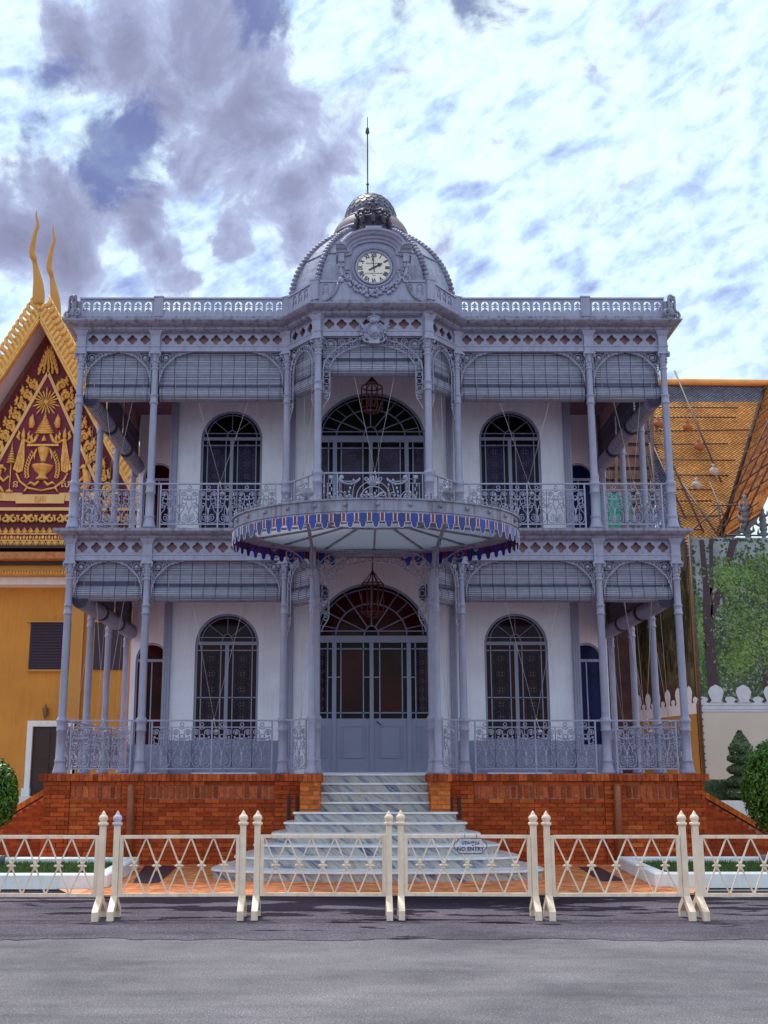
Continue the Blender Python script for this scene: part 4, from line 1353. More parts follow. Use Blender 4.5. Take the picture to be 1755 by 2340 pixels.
def french_window(cx, z0, spring, r_, panel_top, two_rows, gl, bord, y=WALLY + 0.07):
    f = MB()
    t = 0.045
    yf, yb = y - 0.02, y + 0.03
    outer = arch_pts(0, z0, spring, r_ - 0.002, 24, 0.62 if r_ < 0.63 else None)
    # outer frame band
    inn = arch_pts(0, z0, spring, r_ - t, 24, 0.62 - t)
    for i in range(len(outer) - 1):
        f.prism([outer[i], outer[i + 1], inn[i + 1], inn[i]], yf, yb)
    tz = spring + 0.03
    f.box(-r_ + t, r_ - t, yf - 0.01, yb, tz - 0.03, tz + 0.035)        # transom
    f.box(-0.035, 0.035, yf - 0.012, yb, z0, tz - 0.03)                 # meeting stiles
    b_ = 0.085
    for s_ in (-1, 1):
        xa, xb = s_ * (r_ - t - b_), s_ * 0.12
        for x_ in (xa, xb):
            f.box(x_ - 0.010, x_ + 0.010, yf, yb, panel_top, tz - 0.03)
        f.box(min(s_ * 0.035, s_ * (r_ - t)), max(s_ * 0.035, s_ * (r_ - t)), yf, yb, tz - 0.145, tz - 0.125)
        if two_rows:
            zm = panel_top + (tz - panel_top) * 0.43
            f.box(min(s_ * 0.035, s_ * (r_ - t)), max(s_ * 0.035, s_ * (r_ - t)), yf, yb, zm - 0.010, zm + 0.010)
        f.box(min(s_ * 0.035, s_ * (r_ - t)), max(s_ * 0.035, s_ * (r_ - t)), yf, yb, panel_top - 0.09, panel_top)
        f.box(min(s_ * 0.035, s_ * (r_ - t)), max(s_ * 0.035, s_ * (r_ - t)), yf + 0.012, yb, z0, panel_top - 0.09)
        f.box(min(s_ * 0.10, s_ * (r_ - t - 0.06)), max(s_ * 0.10, s_ * (r_ - t - 0.06)), yf + 0.002, yf + 0.02, z0 + 0.12, panel_top - 0.17)
    # fanlight bars
    rin, rmid = 0.10, r_ - t - 0.075
    zb = tz + 0.035
    f.box(-r_ + t + 0.002, r_ - t - 0.002, yf, yb, zb + 0.075, zb + 0.092)
    ring = arc(0, zb, rmid, 0, 180, 20, rmid - 0.03)
    f.tube([(p[0], y, p[2]) for p in ring], 0.011, 4)
    f.tube([(p[0], y, p[2]) for p in arc(0, zb, rin, 0, 180, 12, rin * 1.5)], 0.013, 4)
    for a_ in (45, 90, 135):
        f.tube([(rin * math.cos(R(a_)), y, zb + rin * 1.4 * math.sin(R(a_))), ((r_ - t) * math.cos(R(a_)), y, zb - 0.03 + (0.62 - t) * math.sin(R(a_)))], 0.010, 4)
    w_ = f.build('window', M_DOOR, pav_t, (cx, 0, 0))
    yp = y + 0.008
    for s_ in (-1, 1):
        for (xa, xb, g) in ((0.035, 0.12, bord), (0.12, r_ - t - b_, gl), (r_ - t - b_, r_ - t, bord)):
            zs = [panel_top, tz - 0.135, tz - 0.03]
            if two_rows:
                zs = [panel_top, panel_top + (tz - panel_top) * 0.43, tz - 0.135, tz - 0.03]
            for k in range(len(zs) - 1):
                gg = g if k < len(zs) - 2 else bord
                pane(w_, rect(min(s_ * xa, s_ * xb) + 0.002, max(s_ * xa, s_ * xb) - 0.002, zs[k] + 0.002, zs[k + 1] - 0.002), yp, gg)
                if gg is gl:
                    etch(w_, min(s_ * xa, s_ * xb), max(s_ * xa, s_ * xb), zs[k], zs[k + 1], yp - 0.002)
    for k in range(4):
        pane(w_, sector(zb, rin, rmid, 45 * k + 1, 45 * k + 44, (rmid - 0.03) / rmid), yp, gl if two_rows else bord)
        pane(w_, sector(zb - 0.03, rmid + 0.01, r_ - t, 45 * k + 3, 45 * k + 43, (0.62 - t) / (r_ - t)), yp + 0.009, bord)
    pane(w_, sector(zb, 0.004, rin, 0, 180, 1.5, 10), yp, bord)
    return w_
for sx in (-1, 1):
    french_window(sx * WX, PF + 0.02, 3.985, 0.625, 2.17, True, G_LOW, G_REDD)
    french_window(sx * WX, UF + 0.02, 8.165, 0.625, 6.25, False, G_UP, G_BORD)
    for (z0, sp) in ((PF, 3.985), (UF, 8.165)):        # slim arched side windows
        f = MB()
        out_ = arch_pts(0, z0 + 0.02, sp, 0.358, 16, 0.398)
        in_ = arch_pts(0, z0 + 0.02, sp, 0.32, 16, 0.36)
        for i in range(len(out_) - 1):
            f.prism([out_[i], out_[i + 1], in_[i + 1], in_[i]], 5.17, 5.21)
        f.box(-0.32, 0.32, 5.165, 5.21, sp - 0.03, sp + 0.03)
        f.box(-0.012, 0.012, 5.17, 5.21, z0 + 0.6, sp)
        f.box(-0.32, 0.32, 5.165, 5.21, z0 + 0.02, z0 + 0.62)
        w_ = f.build('window', M_IRON, pav_t, (sx * 4.86, 0, 0))
        g = G_SIDE if sx > 0 else G_REDD
        pane(w_, rect(-0.318, -0.014, z0 + 0.62, sp - 0.03), 5.185, g)
        pane(w_, rect(0.014, 0.318, z0 + 0.62, sp - 0.03), 5.185, g)
        pane(w_, arch_pts(0, sp + 0.03, sp + 0.031, 0.315, 16, 0.32), 5.185, g)
# big central doorways
def entrance(z0, spring, r_, ry, panel_top, gl_main, gl_side, bord, fan_g, y=WALLY + 0.06, lower=True):
    f = MB()
    t = 0.05
    yf, yb = y - 0.02, y + 0.04
    out_ = arch_pts(0, z0, spring, r_ - 0.003, 36, ry - 0.003)
    in_ = arch_pts(0, z0, spring, r_ - t, 36, ry - t)
    for i in range(len(out_) - 1):
        f.prism([out_[i], out_[i + 1], in_[i + 1], in_[i]], yf, yb)
    tz = spring + 0.02
    f.box(-r_ + t, r_ - t, yf - 0.03, yb, tz - 0.06, tz + 0.075)
    xd = 0.73                                            # side light / door leaf divider
    for x_ in (-xd, xd):
        f.box(x_ - 0.042, x_ + 0.042, yf - 0.02, yb, z0, tz - 0.06)
    f.box(-0.038, 0.038, yf - 0.025, yb, z0, tz - 0.06)
    H_, V_ = [tz - 0.18, panel_top + 0.11], []
    for s_ in (-1, 1):
        for x_ in (0.16, 0.60, 0.86, r_ - t - 0.001):
            if x_ < r_ - t - 0.01:
                f.box(s_ * x_ - 0.011, s_ * x_ + 0.011, yf, yb, panel_top, tz - 0.06)
        for zh in H_:
            f.box(min(s_ * 0.038, s_ * (r_ - t)), max(s_ * 0.038, s_ * (r_ - t)), yf, yb, zh - 0.011, zh + 0.011)
        for xa, xb in ((0.038, 0.16), (0.60, 0.688), (0.772, 0.86)):
            zz_ = panel_top + (tz - panel_top) * 0.52
            f.box(min(s_ * xa, s_ * xb), max(s_ * xa, s_ * xb), yf, yb, zz_ - 0.011, zz_ + 0.011)
        for xa, xb in ((0.038, 0.688), (0.772, r_ - t)):
            a, b = min(s_ * xa, s_ * xb), max(s_ * xa, s_ * xb)
            f.box(a, b, yf + 0.004, yb, z0, panel_top)
            for (xa_, xb_, za_, zb_) in ((a + 0.10, b - 0.10, panel_top - 0.155, panel_top - 0.13), (a + 0.10, b - 0.10, z0 + 0.27, z0 + 0.295), (a + 0.10, a + 0.125, z0 + 0.295, panel_top - 0.155), (b - 0.125, b - 0.10, z0 + 0.295, panel_top - 0.155)):
                f.box(xa_, xb_, yf - 0.018, yf + 0.01, za_, zb_)
    zb = tz + 0.075
    f.box(-r_ + t, r_ - t, yf, yb, zb + 0.085, zb + 0.105)
    k_ = (ry - t - (zb - spring)) / (r_ - t)
    rings = (0.14, 0.70, r_ - t - 0.075)
    for q, rr in enumerate(rings):
        f.tube([(p[0], y, p[2]) for p in arc(0, zb, rr, 0, 180, 30, rr * (k_ if q else 1.45))], 0.016 if q < 2 else 0.012, 4)
    for a_ in (30, 60, 90, 120, 150):
        f.tube([(0.14 * math.cos(R(a_)), y, zb + 0.19 * math.sin(R(a_))), ((r_ - t) * math.cos(R(a_)), y, zb + (r_ - t) * k_ * math.sin(R(a_)))], 0.015, 4)
    for a_ in (13, 45, 76, 104, 135, 167):
        f.tube([(0.70 * math.cos(R(a_)), y, zb + 0.70 * k_ * math.sin(R(a_))), (rings[2] * math.cos(R(a_)), y, zb + rings[2] * k_ * math.sin(R(a_)))], 0.012, 4)
    d = f.build('door', M_DOOR, pav_t)
    yp = y + 0.012
    for s_ in (-1, 1):
        for (xa, xb, g) in ((0.038, 0.16, bord), (0.16, 0.60, gl_main), (0.60, 0.688, bord), (0.772, 0.86, bord), (0.86, r_ - t, gl_side)):
            zs = [panel_top, panel_top + 0.11, tz - 0.18, tz - 0.06]
            for k in range(3):
                gg = g if k == 1 else bord
                a, b = min(s_ * xa, s_ * xb), max(s_ * xa, s_ * xb)
                pane(d, rect(a + 0.002, b - 0.002, zs[k] + 0.002, zs[k + 1] - 0.002), yp, gg)
                if gg is gl_side and k == 1:
                    etch(d, a, b, zs[1], zs[2], yp - 0.002)
    ang = [0, 30, 60, 90, 120, 150, 180]
    for k in range(6):
        pane(d, sector(zb, 0.14, 0.70, ang[k] + 0.5, ang[k + 1] - 0.5, k_), yp, fan_g)
    ang = [0, 13, 30, 45, 60, 76, 90, 104, 120, 135, 150, 167, 180]
    for k in range(12):
        pane(d, sector(zb, 0.71, rings[2], ang[k] + 0.5, ang[k + 1] - 0.5, k_), yp, fan_g)
    for k in range(6):
        pane(d, sector(zb, rings[2] + 0.005, r_ - t + 0.003, 30 * k + 0.5, 30 * k + 29.5, k_), yp + 0.01, G_GREEN)
    pane(d, sector(zb, 0.004, 0.14, 0, 180, 1.45, 10), yp, bord)
    if lower:
        MB().tube([(0.10, yf - 0.03, panel_top - 0.06), (0.10, yf - 0.06, panel_top - 0.06), (0.13, yf - 0.065, panel_top - 0.09), (0.18, yf - 0.06, panel_top - 0.125)], 0.012, 6).build('door_handle', M_CROWN, d)
    else:                                                # etched monogram on the right-hand pane
        mm = MB()
        mm.tube([(0.30, yp - 0.003, 6.60), (0.30, yp - 0.003, 6.82), (0.44, yp - 0.003, 6.60), (0.44, yp - 0.003, 6.82)], 0.014, 4)
        mm.tube(arc(0.37, 6.93, 0.09, 0, 180, 10, 0.05, y=yp - 0.003), 0.014, 4)
        mm.tube([(0.27, yp - 0.003, 6.91), (0.47, yp - 0.003, 6.91)], 0.016, 4)
        for s_ in (-1, 1):
            mm.tube(arc(0.37, 6.75, 0.15, 90 - 90 * s_ + 60, 90 - 90 * s_ - 60, 8, y=yp - 0.003), 0.010, 4)
        mm.build('etched_monogram', G_BORD, d)
    return d
entrance(PF + 0.02, 4.07, 1.15, 1.15, 2.56, G_REDD, G_LOW, G_BORD, G_REDD)
entrance(UF + 0.02, 8.16, 1.13, 1.02, 6.45, G_UPM, G_UPM, G_BORD, G_GREEN, lower=False)

# ---- entrance canopy (part of the pavilion)
CA, CB, CYC, CZ = 2.29, 1.66, -2.56, 5.28
def cpt(t, k=1.0):
    return (CA * k * math.cos(t), CYC + CB * k * math.sin(t))
def rim(z0, z1, k0, k1, m, t0=0.0, t1=2 * PI, n=96):
    ring = []
    closed = abs(t1 - t0 - 2 * PI) < 1e-6
    cnt = n if closed else n + 1
    for i in range(cnt):
        t = t0 + (t1 - t0) * i / n
        for (k, z) in ((k0, z0), (k1, z0), (k1, z1), (k0, z1)):
            x, y = cpt(t, k)
            ring.append((x, y, z))
    fs = []
    for i in range(n if closed else n):
        j = (i + 1) % cnt
        for q in range(4):
            fs.append((i * 4 + q, j * 4 + q, j * 4 + (q + 1) % 4, i * 4 + (q + 1) % 4))
    m.add(ring, fs)
m = MB()
rim(CZ, CZ + 0.20, 0.985, 1.0, m)
rim(CZ + 0.20, CZ + 0.225, 0.975, 1.015, m)
rim(CZ + 0.03, CZ + 0.045, 0.995, 1.008, m)
rim(CZ - 0.01, CZ + 0.015, 0.85, 1.004, m)
for k in range(30):
    t = 2 * PI * (k + 0.5) / 30
    x, y = cpt(t, 1.006)
    m.blob((x, y, CZ + 0.13), (0.035, 0.035, 0.035), 8, 5)
canopy = m.build('canopy', M_IRON2, pav_t)
n_ = 16
zc_ = CZ + 0.17
for k in range(n_):                                      # frosted roof panes
    t0, t1 = 2 * PI * k / n_, 2 * PI * (k + 1) / n_
    pts = [cpt(t0 + (t1 - t0) * q / 4, 0.985) for q in range(5)]
    vs = [(x, y, CZ + 0.06) for x, y in pts] + [(0.75 * math.cos(t1) * 1.0, CYC + 0.25 * math.sin(t1), zc_), (0.75 * math.cos(t0) * 1.0, CYC + 0.25 * math.sin(t0), zc_)]
    MB().add(vs, [tuple(range(7))]).build('roof_pane', M_FROST, canopy)
MB().add([(0.75 * math.cos(2 * PI * k / n_), CYC + 0.25 * math.sin(2 * PI * k / n_), zc_) for k in range(n_)], [tuple(range(n_))]).build('roof_pane', M_FROST, canopy)
for k in range(n_):
    t = 2 * PI * k / n_
    x, y = cpt(t, 0.985)
    MB().bar((x, y, CZ + 0.045), (0.75 * math.cos(t), CYC + 0.25 * math.sin(t), zc_ - 0.012), 0.030, 0.035).build('glazing_bar', M_IRON2, canopy)
m = MB()
m.tube([(0.75 * math.cos(2 * PI * k / 30), CYC + 0.25 * math.sin(2 * PI * k / 30), zc_ - 0.012) for k in range(30)], 0.018, 5, closed=True)
m.build('glazing_ring', M_IRON2, canopy)
# stained glass valance: scalloped blue panes and plain red ones
NV = 66
def curved_plate(u_poly, t_mid, span, z0, m, k=1.004, th=0.006):
    """u in -0.5..0.5 of the span, w downwards in metres"""
    vf, vb = [], []
    for (u, w_) in u_poly:
        x, y = cpt(t_mid + u * span, k)
        x2, y2 = cpt(t_mid + u * span, k - 0.003)
        vf.append((x, y, z0 - w_))
        vb.append((x2, y2, z0 - w_))
    q = len(vf)
    m.add(vf + vb, [tuple(range(q)), tuple(range(2 * q - 1, q - 1, -1))] + [(i, i + q, (i + 1) % q + q, (i + 1) % q) for i in range(q)])
scal = [(-0.5, 0.0), (-0.5, 0.135), (-0.36, 0.135)] + [(0.36 * math.cos(R(180 + 180 * k / 8)), 0.15 - 0.075 * math.sin(R(180 + 180 * k / 8))) for k in range(9)] + [(0.36, 0.135), (0.5, 0.135), (0.5, 0.0)]
red = [(-0.5, 0.0), (-0.5, 0.125), (0.5, 0.125), (0.5, 0.0)]
ts, acc_ = [], 0.0
Mq = 2000
lens = [0.0]
for i in range(Mq):
    a, b = cpt(2 * PI * i / Mq), cpt(2 * PI * (i + 1) / Mq)
    lens.append(lens[-1] + math.hypot(b[0] - a[0], b[1] - a[1]))
def t_at(s_):
    s_ %= lens[-1]
    lo, hi = 0, Mq
    while hi - lo > 1:
        mid = (lo + hi) // 2
        if lens[mid] <= s_:
            lo = mid
        else:
            hi = mid
    return 2 * PI * (lo + (s_ - lens[lo]) / max(1e-9, lens[hi] - lens[lo])) / Mq
step = lens[-1] / NV
lead = MB()
for k in range(NV):
    s0 = k * step
    ba, bb = t_at(s0 + step * 0.02), t_at(s0 + step * 0.675)
    ra, rb = t_at(s0 + step * 0.705), t_at(s0 + step * 0.99)
    if rb < ra:
        rb += 2 * PI
    if bb < ba:
        bb += 2 * PI
    x, y = cpt((ba + bb) / 2)
    if y > -0.95:
        continue
    for (poly, a, b, mm) in ((scal, ba, bb, M_BLUE), (red, ra, rb, M_RED)):
        m = MB()
        curved_plate(poly, (a + b) / 2, (b - a), CZ, m)
        m.build('valance_pane', mm, canopy)
        pts = []
        for (u, w_) in poly:
            x, y = cpt((a + b) / 2 + u * (b - a), 1.006)
            pts.append((x, y, CZ - w_))
        lead.tube(pts, 0.0042, 4)
lead.build('valance_leading', mat('pale_leading', (0.66, 0.60, 0.68), 0.5), canopy)
for k in range(44):                                       # cresting of little finials and scrolls
    m = MB()
    t = 2 * PI * (k + 0.5) / 44
    x, y = cpt(t, 0.995)
    if y > -0.95:
        continue
    ta = t + PI / 2
    tang = Vector((-CA * math.sin(t), CB * math.cos(t), 0)).normalized()
    big_ = (k % 3 == 0)
    h = 0.20 if big_ else 0.09
    m.tube([(x, y, CZ + 0.22), (x, y, CZ + 0.22 + h)], [0.012, 0.006], 5)
    m.blob((x, y, CZ + 0.22 + h), (0.018, 0.018, 0.028), 6, 4)
    m.blob((x, y, CZ + 0.22 + h * 0.55), (0.022, 0.022, 0.012), 6, 4)
    for s_ in (-1, 1):
        sp = spiral(0.075, 0.055 if big_ else 0.035, 0.045 if big_ else 0.03, 0.01, 180, -200, 10)
        m.tube([(x + tang.x * s_ * p[0], y + tang.y * s_ * p[0], CZ + 0.22 + p[2]) for p in sp], 0.007, 4)
    m.build('cresting_finial', M_IRON2, canopy)
for sx in (-1, 1):                                        # urns and iron scroll struts over the posts
    MB().lathe([(0.03, 0), (0.05, 0.02), (0.025, 0.05), (0.09, 0.10), (0.11, 0.14), (0.06, 0.18), (0.075, 0.20), (0.03, 0.23), (0.012, 0.28), (0.02, 0.30), (0.004, 0.33)], (sx * 1.06, -3.95, CZ + 0.22), 14).build('urn', M_IRON2, canopy)
    mm = MB()
    bx, by = sx * 1.06, -1.17
    for (ex, ey, L_) in ((0, -1, 1.5), (sx, 0, 0.85), (-sx, 0, 0.7), (sx * 0.7, -0.7, 1.2)):
        q = math.hypot(ex, ey)
        ex, ey = ex / q, ey / q
        pts = bez((0.02, -0.55), (0.05, -0.10), (L_ * 0.4, 0.03), (L_, 0.0), 14)
        mm.tube([(bx + ex * p[0], by + ey * p[0], CZ - 0.02 + p[2]) for p in pts], 0.013, 5)
        for (c_, z_, r_) in ((L_ * 0.45, -0.12, 0.12), (L_ * 0.22, -0.27, 0.085), (L_ * 0.75, -0.07, 0.06)):
            sp = spiral(c_, z_, r_, 0.02, 100, 640, 22)
            mm.tube([(bx + ex * p[0], by + ey * p[0], CZ + p[2]) for p in sp], 0.010, 4)
    mm.build('scroll_strut', M_IRON2, canopy)
MB().box(-1.3, 1.3, -1.0, -0.93, CZ - 0.06, CZ + 0.16).build('wall_beam', M_IRON2, canopy)
for sx in (-1, 1):
    MB().bar((sx * 1.06, -1.17, CZ - 0.01), (sx * 1.06, -4.0, CZ + 0.01), 0.05, 0.05).build('beam', M_IRON2, canopy)

# ---- dome
DC = (0.0, 1.0)
def dome_poly(s_):
    a, b = 1.52 * s_, 1.02 * s_
    return [(-b, -a), (b, -a), (a, -b), (a, b), (b, a), (-b, a), (-a, b), (-a, -b)]
DP = [(9.92, 1.03), (10.35, 1.015), (10.60, 1.0), (10.78, 0.975), (10.95, 0.942), (11.12, 0.90), (11.28, 0.85), (11.44, 0.79), (11.59, 0.72), (11.73, 0.645), (11.86, 0.565), (11.98, 0.48), (12.08, 0.39)]
m = MB()
vs, fs = [], []
for (z, s_) in DP:
    for (x, y) in dome_poly(s_):
        vs.append((DC[0] + x, DC[1] + y, z))
for i in range(len(DP) - 1):
    for j in range(8):
        fs.append((i * 8 + j, i * 8 + (j + 1) % 8, (i + 1) * 8 + (j + 1) % 8, (i + 1) * 8 + j))
fs.append(tuple((len(DP) - 1) * 8 + j for j in range(8)))
m.add(vs, fs)
dome = m.build('dome', M_ZINC, pav_t)
for j in range(8):                                        # beaded ribs on every edge
    m = MB()
    pts = [Vector((DC[0] + dome_poly(s_)[j][0], DC[1] + dome_poly(s_)[j][1], z)) for (z, s_) in DP[1:]]
    m.tube(pts, 0.040, 6)
    L_ = 0.0
    nxt = 0.0
    for a, b in zip(pts, pts[1:]):
        seg = (b - a).length
        while nxt <= L_ + seg:
            p = a.lerp(b, (nxt - L_) / seg)
            out_ = Vector((p.x - DC[0], p.y - DC[1], 0)).normalized()
            m.blob(p + out_ * 0.02, (0.064, 0.064, 0.048), 8, 5)
            nxt += 0.098
        L_ += seg
    m.build('rib', M_IRON2, dome)
# flat seam lines of the zinc sheets on the front facets
for j, (pa, pb) in enumerate(((7, 0), (0, 1), (1, 2))):
    A0, B0 = dome_poly(0.868)[pa], dome_poly(0.868)[pb]
    MB().bar((DC[0] + A0[0], DC[1] + A0[1], 11.24), (DC[0] + B0[0], DC[1] + B0[1], 11.24), 0.025, 0.014).build('sheet_seam', M_IRON2, dome)
MB().lathe([(0.50, 11.95), (0.52, 12.08), (0.73, 12.12), (0.77, 12.16), (0.77, 12.22), (0.74, 12.31), (0.69, 12.39), (0.62, 12.46), (0.56, 12.50), (0.53, 12.52)], (DC[0], DC[1], 0), 32).build('cupola_skirt', M_ROSE, dome)
mk = MB()
for k in range(24):
    a = 2 * PI * k / 24
mk.lathe([(0.785, 12.13), (0.80, 12.155), (0.785, 12.18), (0.72, 12.15)], (DC[0], DC[1], 0), 32)
mk.lathe([(0.60, 12.475), (0.61, 12.495), (0.575, 12.53), (0.50, 12.53)], (DC[0], DC[1], 0), 32)
mk.build('cupola_moulding', M_IRON2, dome)
RC, ZC0, HC = 0.525, 12.52, 0.61
MB().lathe([(RC * math.cos(R(a)), ZC0 + HC * math.sin(R(a))) for a in range(0, 91, 9)], (DC[0], DC[1], 0), 32).build('cupola', M_CROWN, dome)
# fish-scale shingles
sm = MB()
pts = [(-0.5, 0.0), (-0.5, -0.45), (-0.38, -0.74), (-0.2, -0.94), (0, -1.0), (0.2, -0.94), (0.38, -0.74), (0.5, -0.45), (0.5, 0.0)]
sm.prism(pts, -0.5, 0.5)
ME_SC = sm.mesh('shingle')
ME_SC.materials.append(M_ZSCALE)
rows = [(8, 26), (19, 25), (30, 23), (41, 20), (52, 16), (62, 12), (72, 9), (81, 6)]
for q, (el, n_) in enumerate(rows):
    el2 = el + 7
    r_, z_ = RC * math.cos(R(el2)), ZC0 + HC * math.sin(R(el2))
    rb_, zb_ = RC * math.cos(R(el - 6)), ZC0 + HC * math.sin(R(el - 6))
    for k in range(n_):
        a = 2 * PI * (k + 0.5 * (q % 2)) / n_
        top = Vector((DC[0] + (r_ + 0.006) * math.cos(a), DC[1] + (r_ + 0.006) * math.sin(a), z_))
        if math.sin(a) > 0.55:
            continue
        bot = Vector((DC[0] + (rb_ + 0.020) * math.cos(a), DC[1] + (rb_ + 0.020) * math.sin(a), zb_))
        zv = (top - bot)
        h = zv.length
        zv.normalize()
        xv = Vector((-math.sin(a), math.cos(a), 0))
        yv = zv.cross(xv).normalized()
        if yv.dot(Vector((math.cos(a), math.sin(a), 0.3))) > 0:
            yv = -yv
            xv = yv.cross(zv)
        mw = Matrix((xv, yv, zv)).transposed()
        wdt = 2 * PI * RC * math.cos(R(el)) / n_ * 1.0
        o = obj('shingle', ME_SC, None, dome, top, scale=(wdt, 0.012, h), rot=mw.to_euler())
fin = MB().lathe([(0.06, 0), (0.05, 0.05), (0.018, 0.08), (0.016, 0.24), (0.030, 0.255), (0.030, 0.275), (0.015, 0.29), (0.013, 1.40), (0.038, 1.43), (0.044, 1.47), (0.032, 1.51), (0.034, 1.54), (0.010, 1.57), (0.008, 1.80), (0.002, 1.82)], (DC[0] - 0.06, DC[1], 13.13), 10).build('finial_rod', M_CROWN, dome)
# dark imperial crown standing before the cupola
m = MB()
kz, ky = 0.0, 0.0
m.lathe([(0.25, 0.0), (0.27, 0.02), (0.25, 0.05), (0.235, 0.10), (0.25, 0.20), (0.31, 0.30), (0.35, 0.33), (0.35, 0.37), (0.30, 0.39)], (0, 0, 0), 24)
for k in range(10):
    a = 2 * PI * k / 10 - PI / 2
    c_, d_ = math.cos(a), math.sin(a)
    m.tube([(0.33 * c_, 0.33 * d_, 0.14), (0.40 * c_, 0.40 * d_, 0.22), (0.37 * c_, 0.37 * d_, 0.33), (0.36 * c_, 0.36 * d_, 0.44)], [0.035, 0.06, 0.05, 0.03], 6)
    m.blob((0.40 * c_, 0.40 * d_, 0.16), (0.05, 0.05, 0.045), 7, 5)
    m.blob((0.38 * c_, 0.38 * d_, 0.47), (0.055, 0.055, 0.06), 7, 5)
    for q in (-1, 1):
        e = a + q * 0.20
        m.blob((0.38 * math.cos(e), 0.38 * math.sin(e), 0.40), 0.036, 6, 4)
    if k % 2 == 0:
        m.tube([(0.36 * c_, 0.36 * d_, 0.46), (0.33 * c_, 0.33 * d_, 0.60), (0.20 * c_, 0.20 * d_, 0.68), (0.04 * c_, 0.04 * d_, 0.66)], [0.035, 0.04, 0.036, 0.03], 6)
m.blob((0, -0.36, 0.60), (0.07, 0.05, 0.10), 8, 6)
m.blob((0, -0.36, 0.74), (0.05, 0.045, 0.055), 8, 5)
for q in (-1, 1):
    m.blob((q * 0.075, -0.36, 0.64), (0.045, 0.04, 0.05), 7, 5)
m.blob((0, 0, 0.70), (0.09, 0.09, 0.08), 10, 6)
m.box(-0.035, 0.035, -0.285, -0.22, 0.05, 0.30)
crown = m.build('crown', M_CROWN, dome, scale=(0.84, 0.84, 0.72), loc=(0.01, -0.72, 11.44))

# ---- clock aedicule on the bay parapet
AY = BY - PO - 0.02                                        # front plane of the clock plate
def sym(pts):
    return pts + [(-x, z) for x, z in reversed(pts)]
out_ = [(1.02, 9.915), (1.0, 9.99), (0.86, 10.02), (0.74, 10.10), (0.66, 10.22), (0.63, 10.36), (0.59, 10.47), (0.56, 10.56), (0.56, 10.92)]
out_ += [(0.56 * math.cos(R(a)), 10.93 + 0.26 * math.sin(R(a))) for a in range(5, 90, 8)]
plate = MB().prism([(x + 0.02, z) for x, z in sym(out_)][::-1], AY, AY + 0.42)
clock = plate.build('clock_gable', M_IRON, pav_t)
def hood(path, prof, m, y0):
    """sweep a moulding [(outward, forward)] along a path in XZ"""
    k = len(path)
    q = len(prof)
    vs, fs = [], []
    for i in range(k):
        a, b = path[max(i - 1, 0)], path[min(i + 1, k - 1)]
        dx, dz = b[0] - a[0], b[1] - a[1]
        L_ = math.hypot(dx, dz)
        nx, nz = -dz / L_, dx / L_
        for (o_, f_) in prof:
            vs.append((path[i][0] + nx * o_, y0 - f_, path[i][1] + nz * o_))
    for i in range(k - 1):
        for j in range(q):
            fs.append((i * q + j, (i + 1) * q + j, (i + 1) * q + (j + 1) % q, i * q + (j + 1) % q))
    fs += [tuple(range(q)), tuple((k - 1) * q + j for j in range(q - 1, -1, -1))]
    m.add(vs, fs)
m = MB()
arcp = [(0.02 - 0.70, 10.905), (0.02 - 0.50, 10.91), (0.02 - 0.44, 10.925)] + [(0.02 + 0.46 * math.cos(R(a)), 10.925 + 0.265 * math.sin(R(a))) for a in range(165, 14, -6)] + [(0.02 + 0.44, 10.925), (0.02 + 0.50, 10.91), (0.02 + 0.70, 10.905)]
hood(arcp, [(-0.035, -0.30), (-0.035, 0.05), (0.0, 0.06), (0.015, 0.10), (0.05, 0.11), (0.065, 0.17), (0.10, 0.20), (0.115, 0.24), (0.15, 0.25), (0.16, 0.20), (0.16, -0.30)], m, AY)
for sx in (-1, 1):
    m.box(0.02 + sx * 0.60 - 0.055, 0.02 + sx * 0.60 + 0.055, AY - 0.10, AY + 0.25, 10.74, 10.905)
    m.tube(spiral(0.02 + sx * 0.59, 10.70, 0.05, 0.012, 90, 90 - sx * 400, 14, y=AY - 0.04), 0.028, 6)
    m.tube(bez((0.02 + sx * 0.60, 10.68), (0.02 + sx * 0.62, 10.60), (0.02 + sx * 0.58, 10.54), (0.02 + sx * 0.57, 10.48), y=AY - 0.02), 0.03, 6)
m.box(0.02 - 0.15, 0.02 + 0.15, AY - 0.12, AY + 0.40, 11.33, 11.44)
m.build('pediment_moulding', M_IRON, clock)
CKZ, CKX = 10.647, 0.022
m = MB()
m.tube(arc(CKX, CKZ, 0.385, 0, 360, 60, y=AY - 0.012)[:-1], 0.030, 6, closed=True)
for k in range(54):
    a = 2 * PI * k / 54
    m.blob((CKX + 0.385 * math.cos(a), AY - 0.03, CKZ + 0.385 * math.sin(a)), (0.020, 0.030, 0.020), 6, 4)
m.tube(arc(CKX, CKZ, 0.325, 0, 360, 48, y=AY - 0.03)[:-1], 0.022, 6, closed=True)
m.build('bead_ring', M_IRON, clock)
dial = MB().prism([(CKX + 0.315 * math.cos(R(a)), CKZ + 0.315 * math.sin(R(a))) for a in range(0, 360, 6)], AY - 0.014, AY + 0.01).build('dial', M_DIAL, clock)
for k, t in enumerate(['XII', 'I', 'II', 'III', 'IIII', 'V', 'VI', 'VII', 'VIII', 'IX', 'X', 'XI']):
    a = R(90 - 30 * k)
    me = text_mesh(t, 0.105, 0.002, bold=0.0035)
    o = obj('numeral', me, M_BLACK, dial, (CKX + 0.245 * math.cos(a), AY - 0.018, CKZ + 0.245 * math.sin(a)), rot=(R(90), -(a - PI / 2), 0), scale=(0.82, 1.0, 1.0))
m = MB()
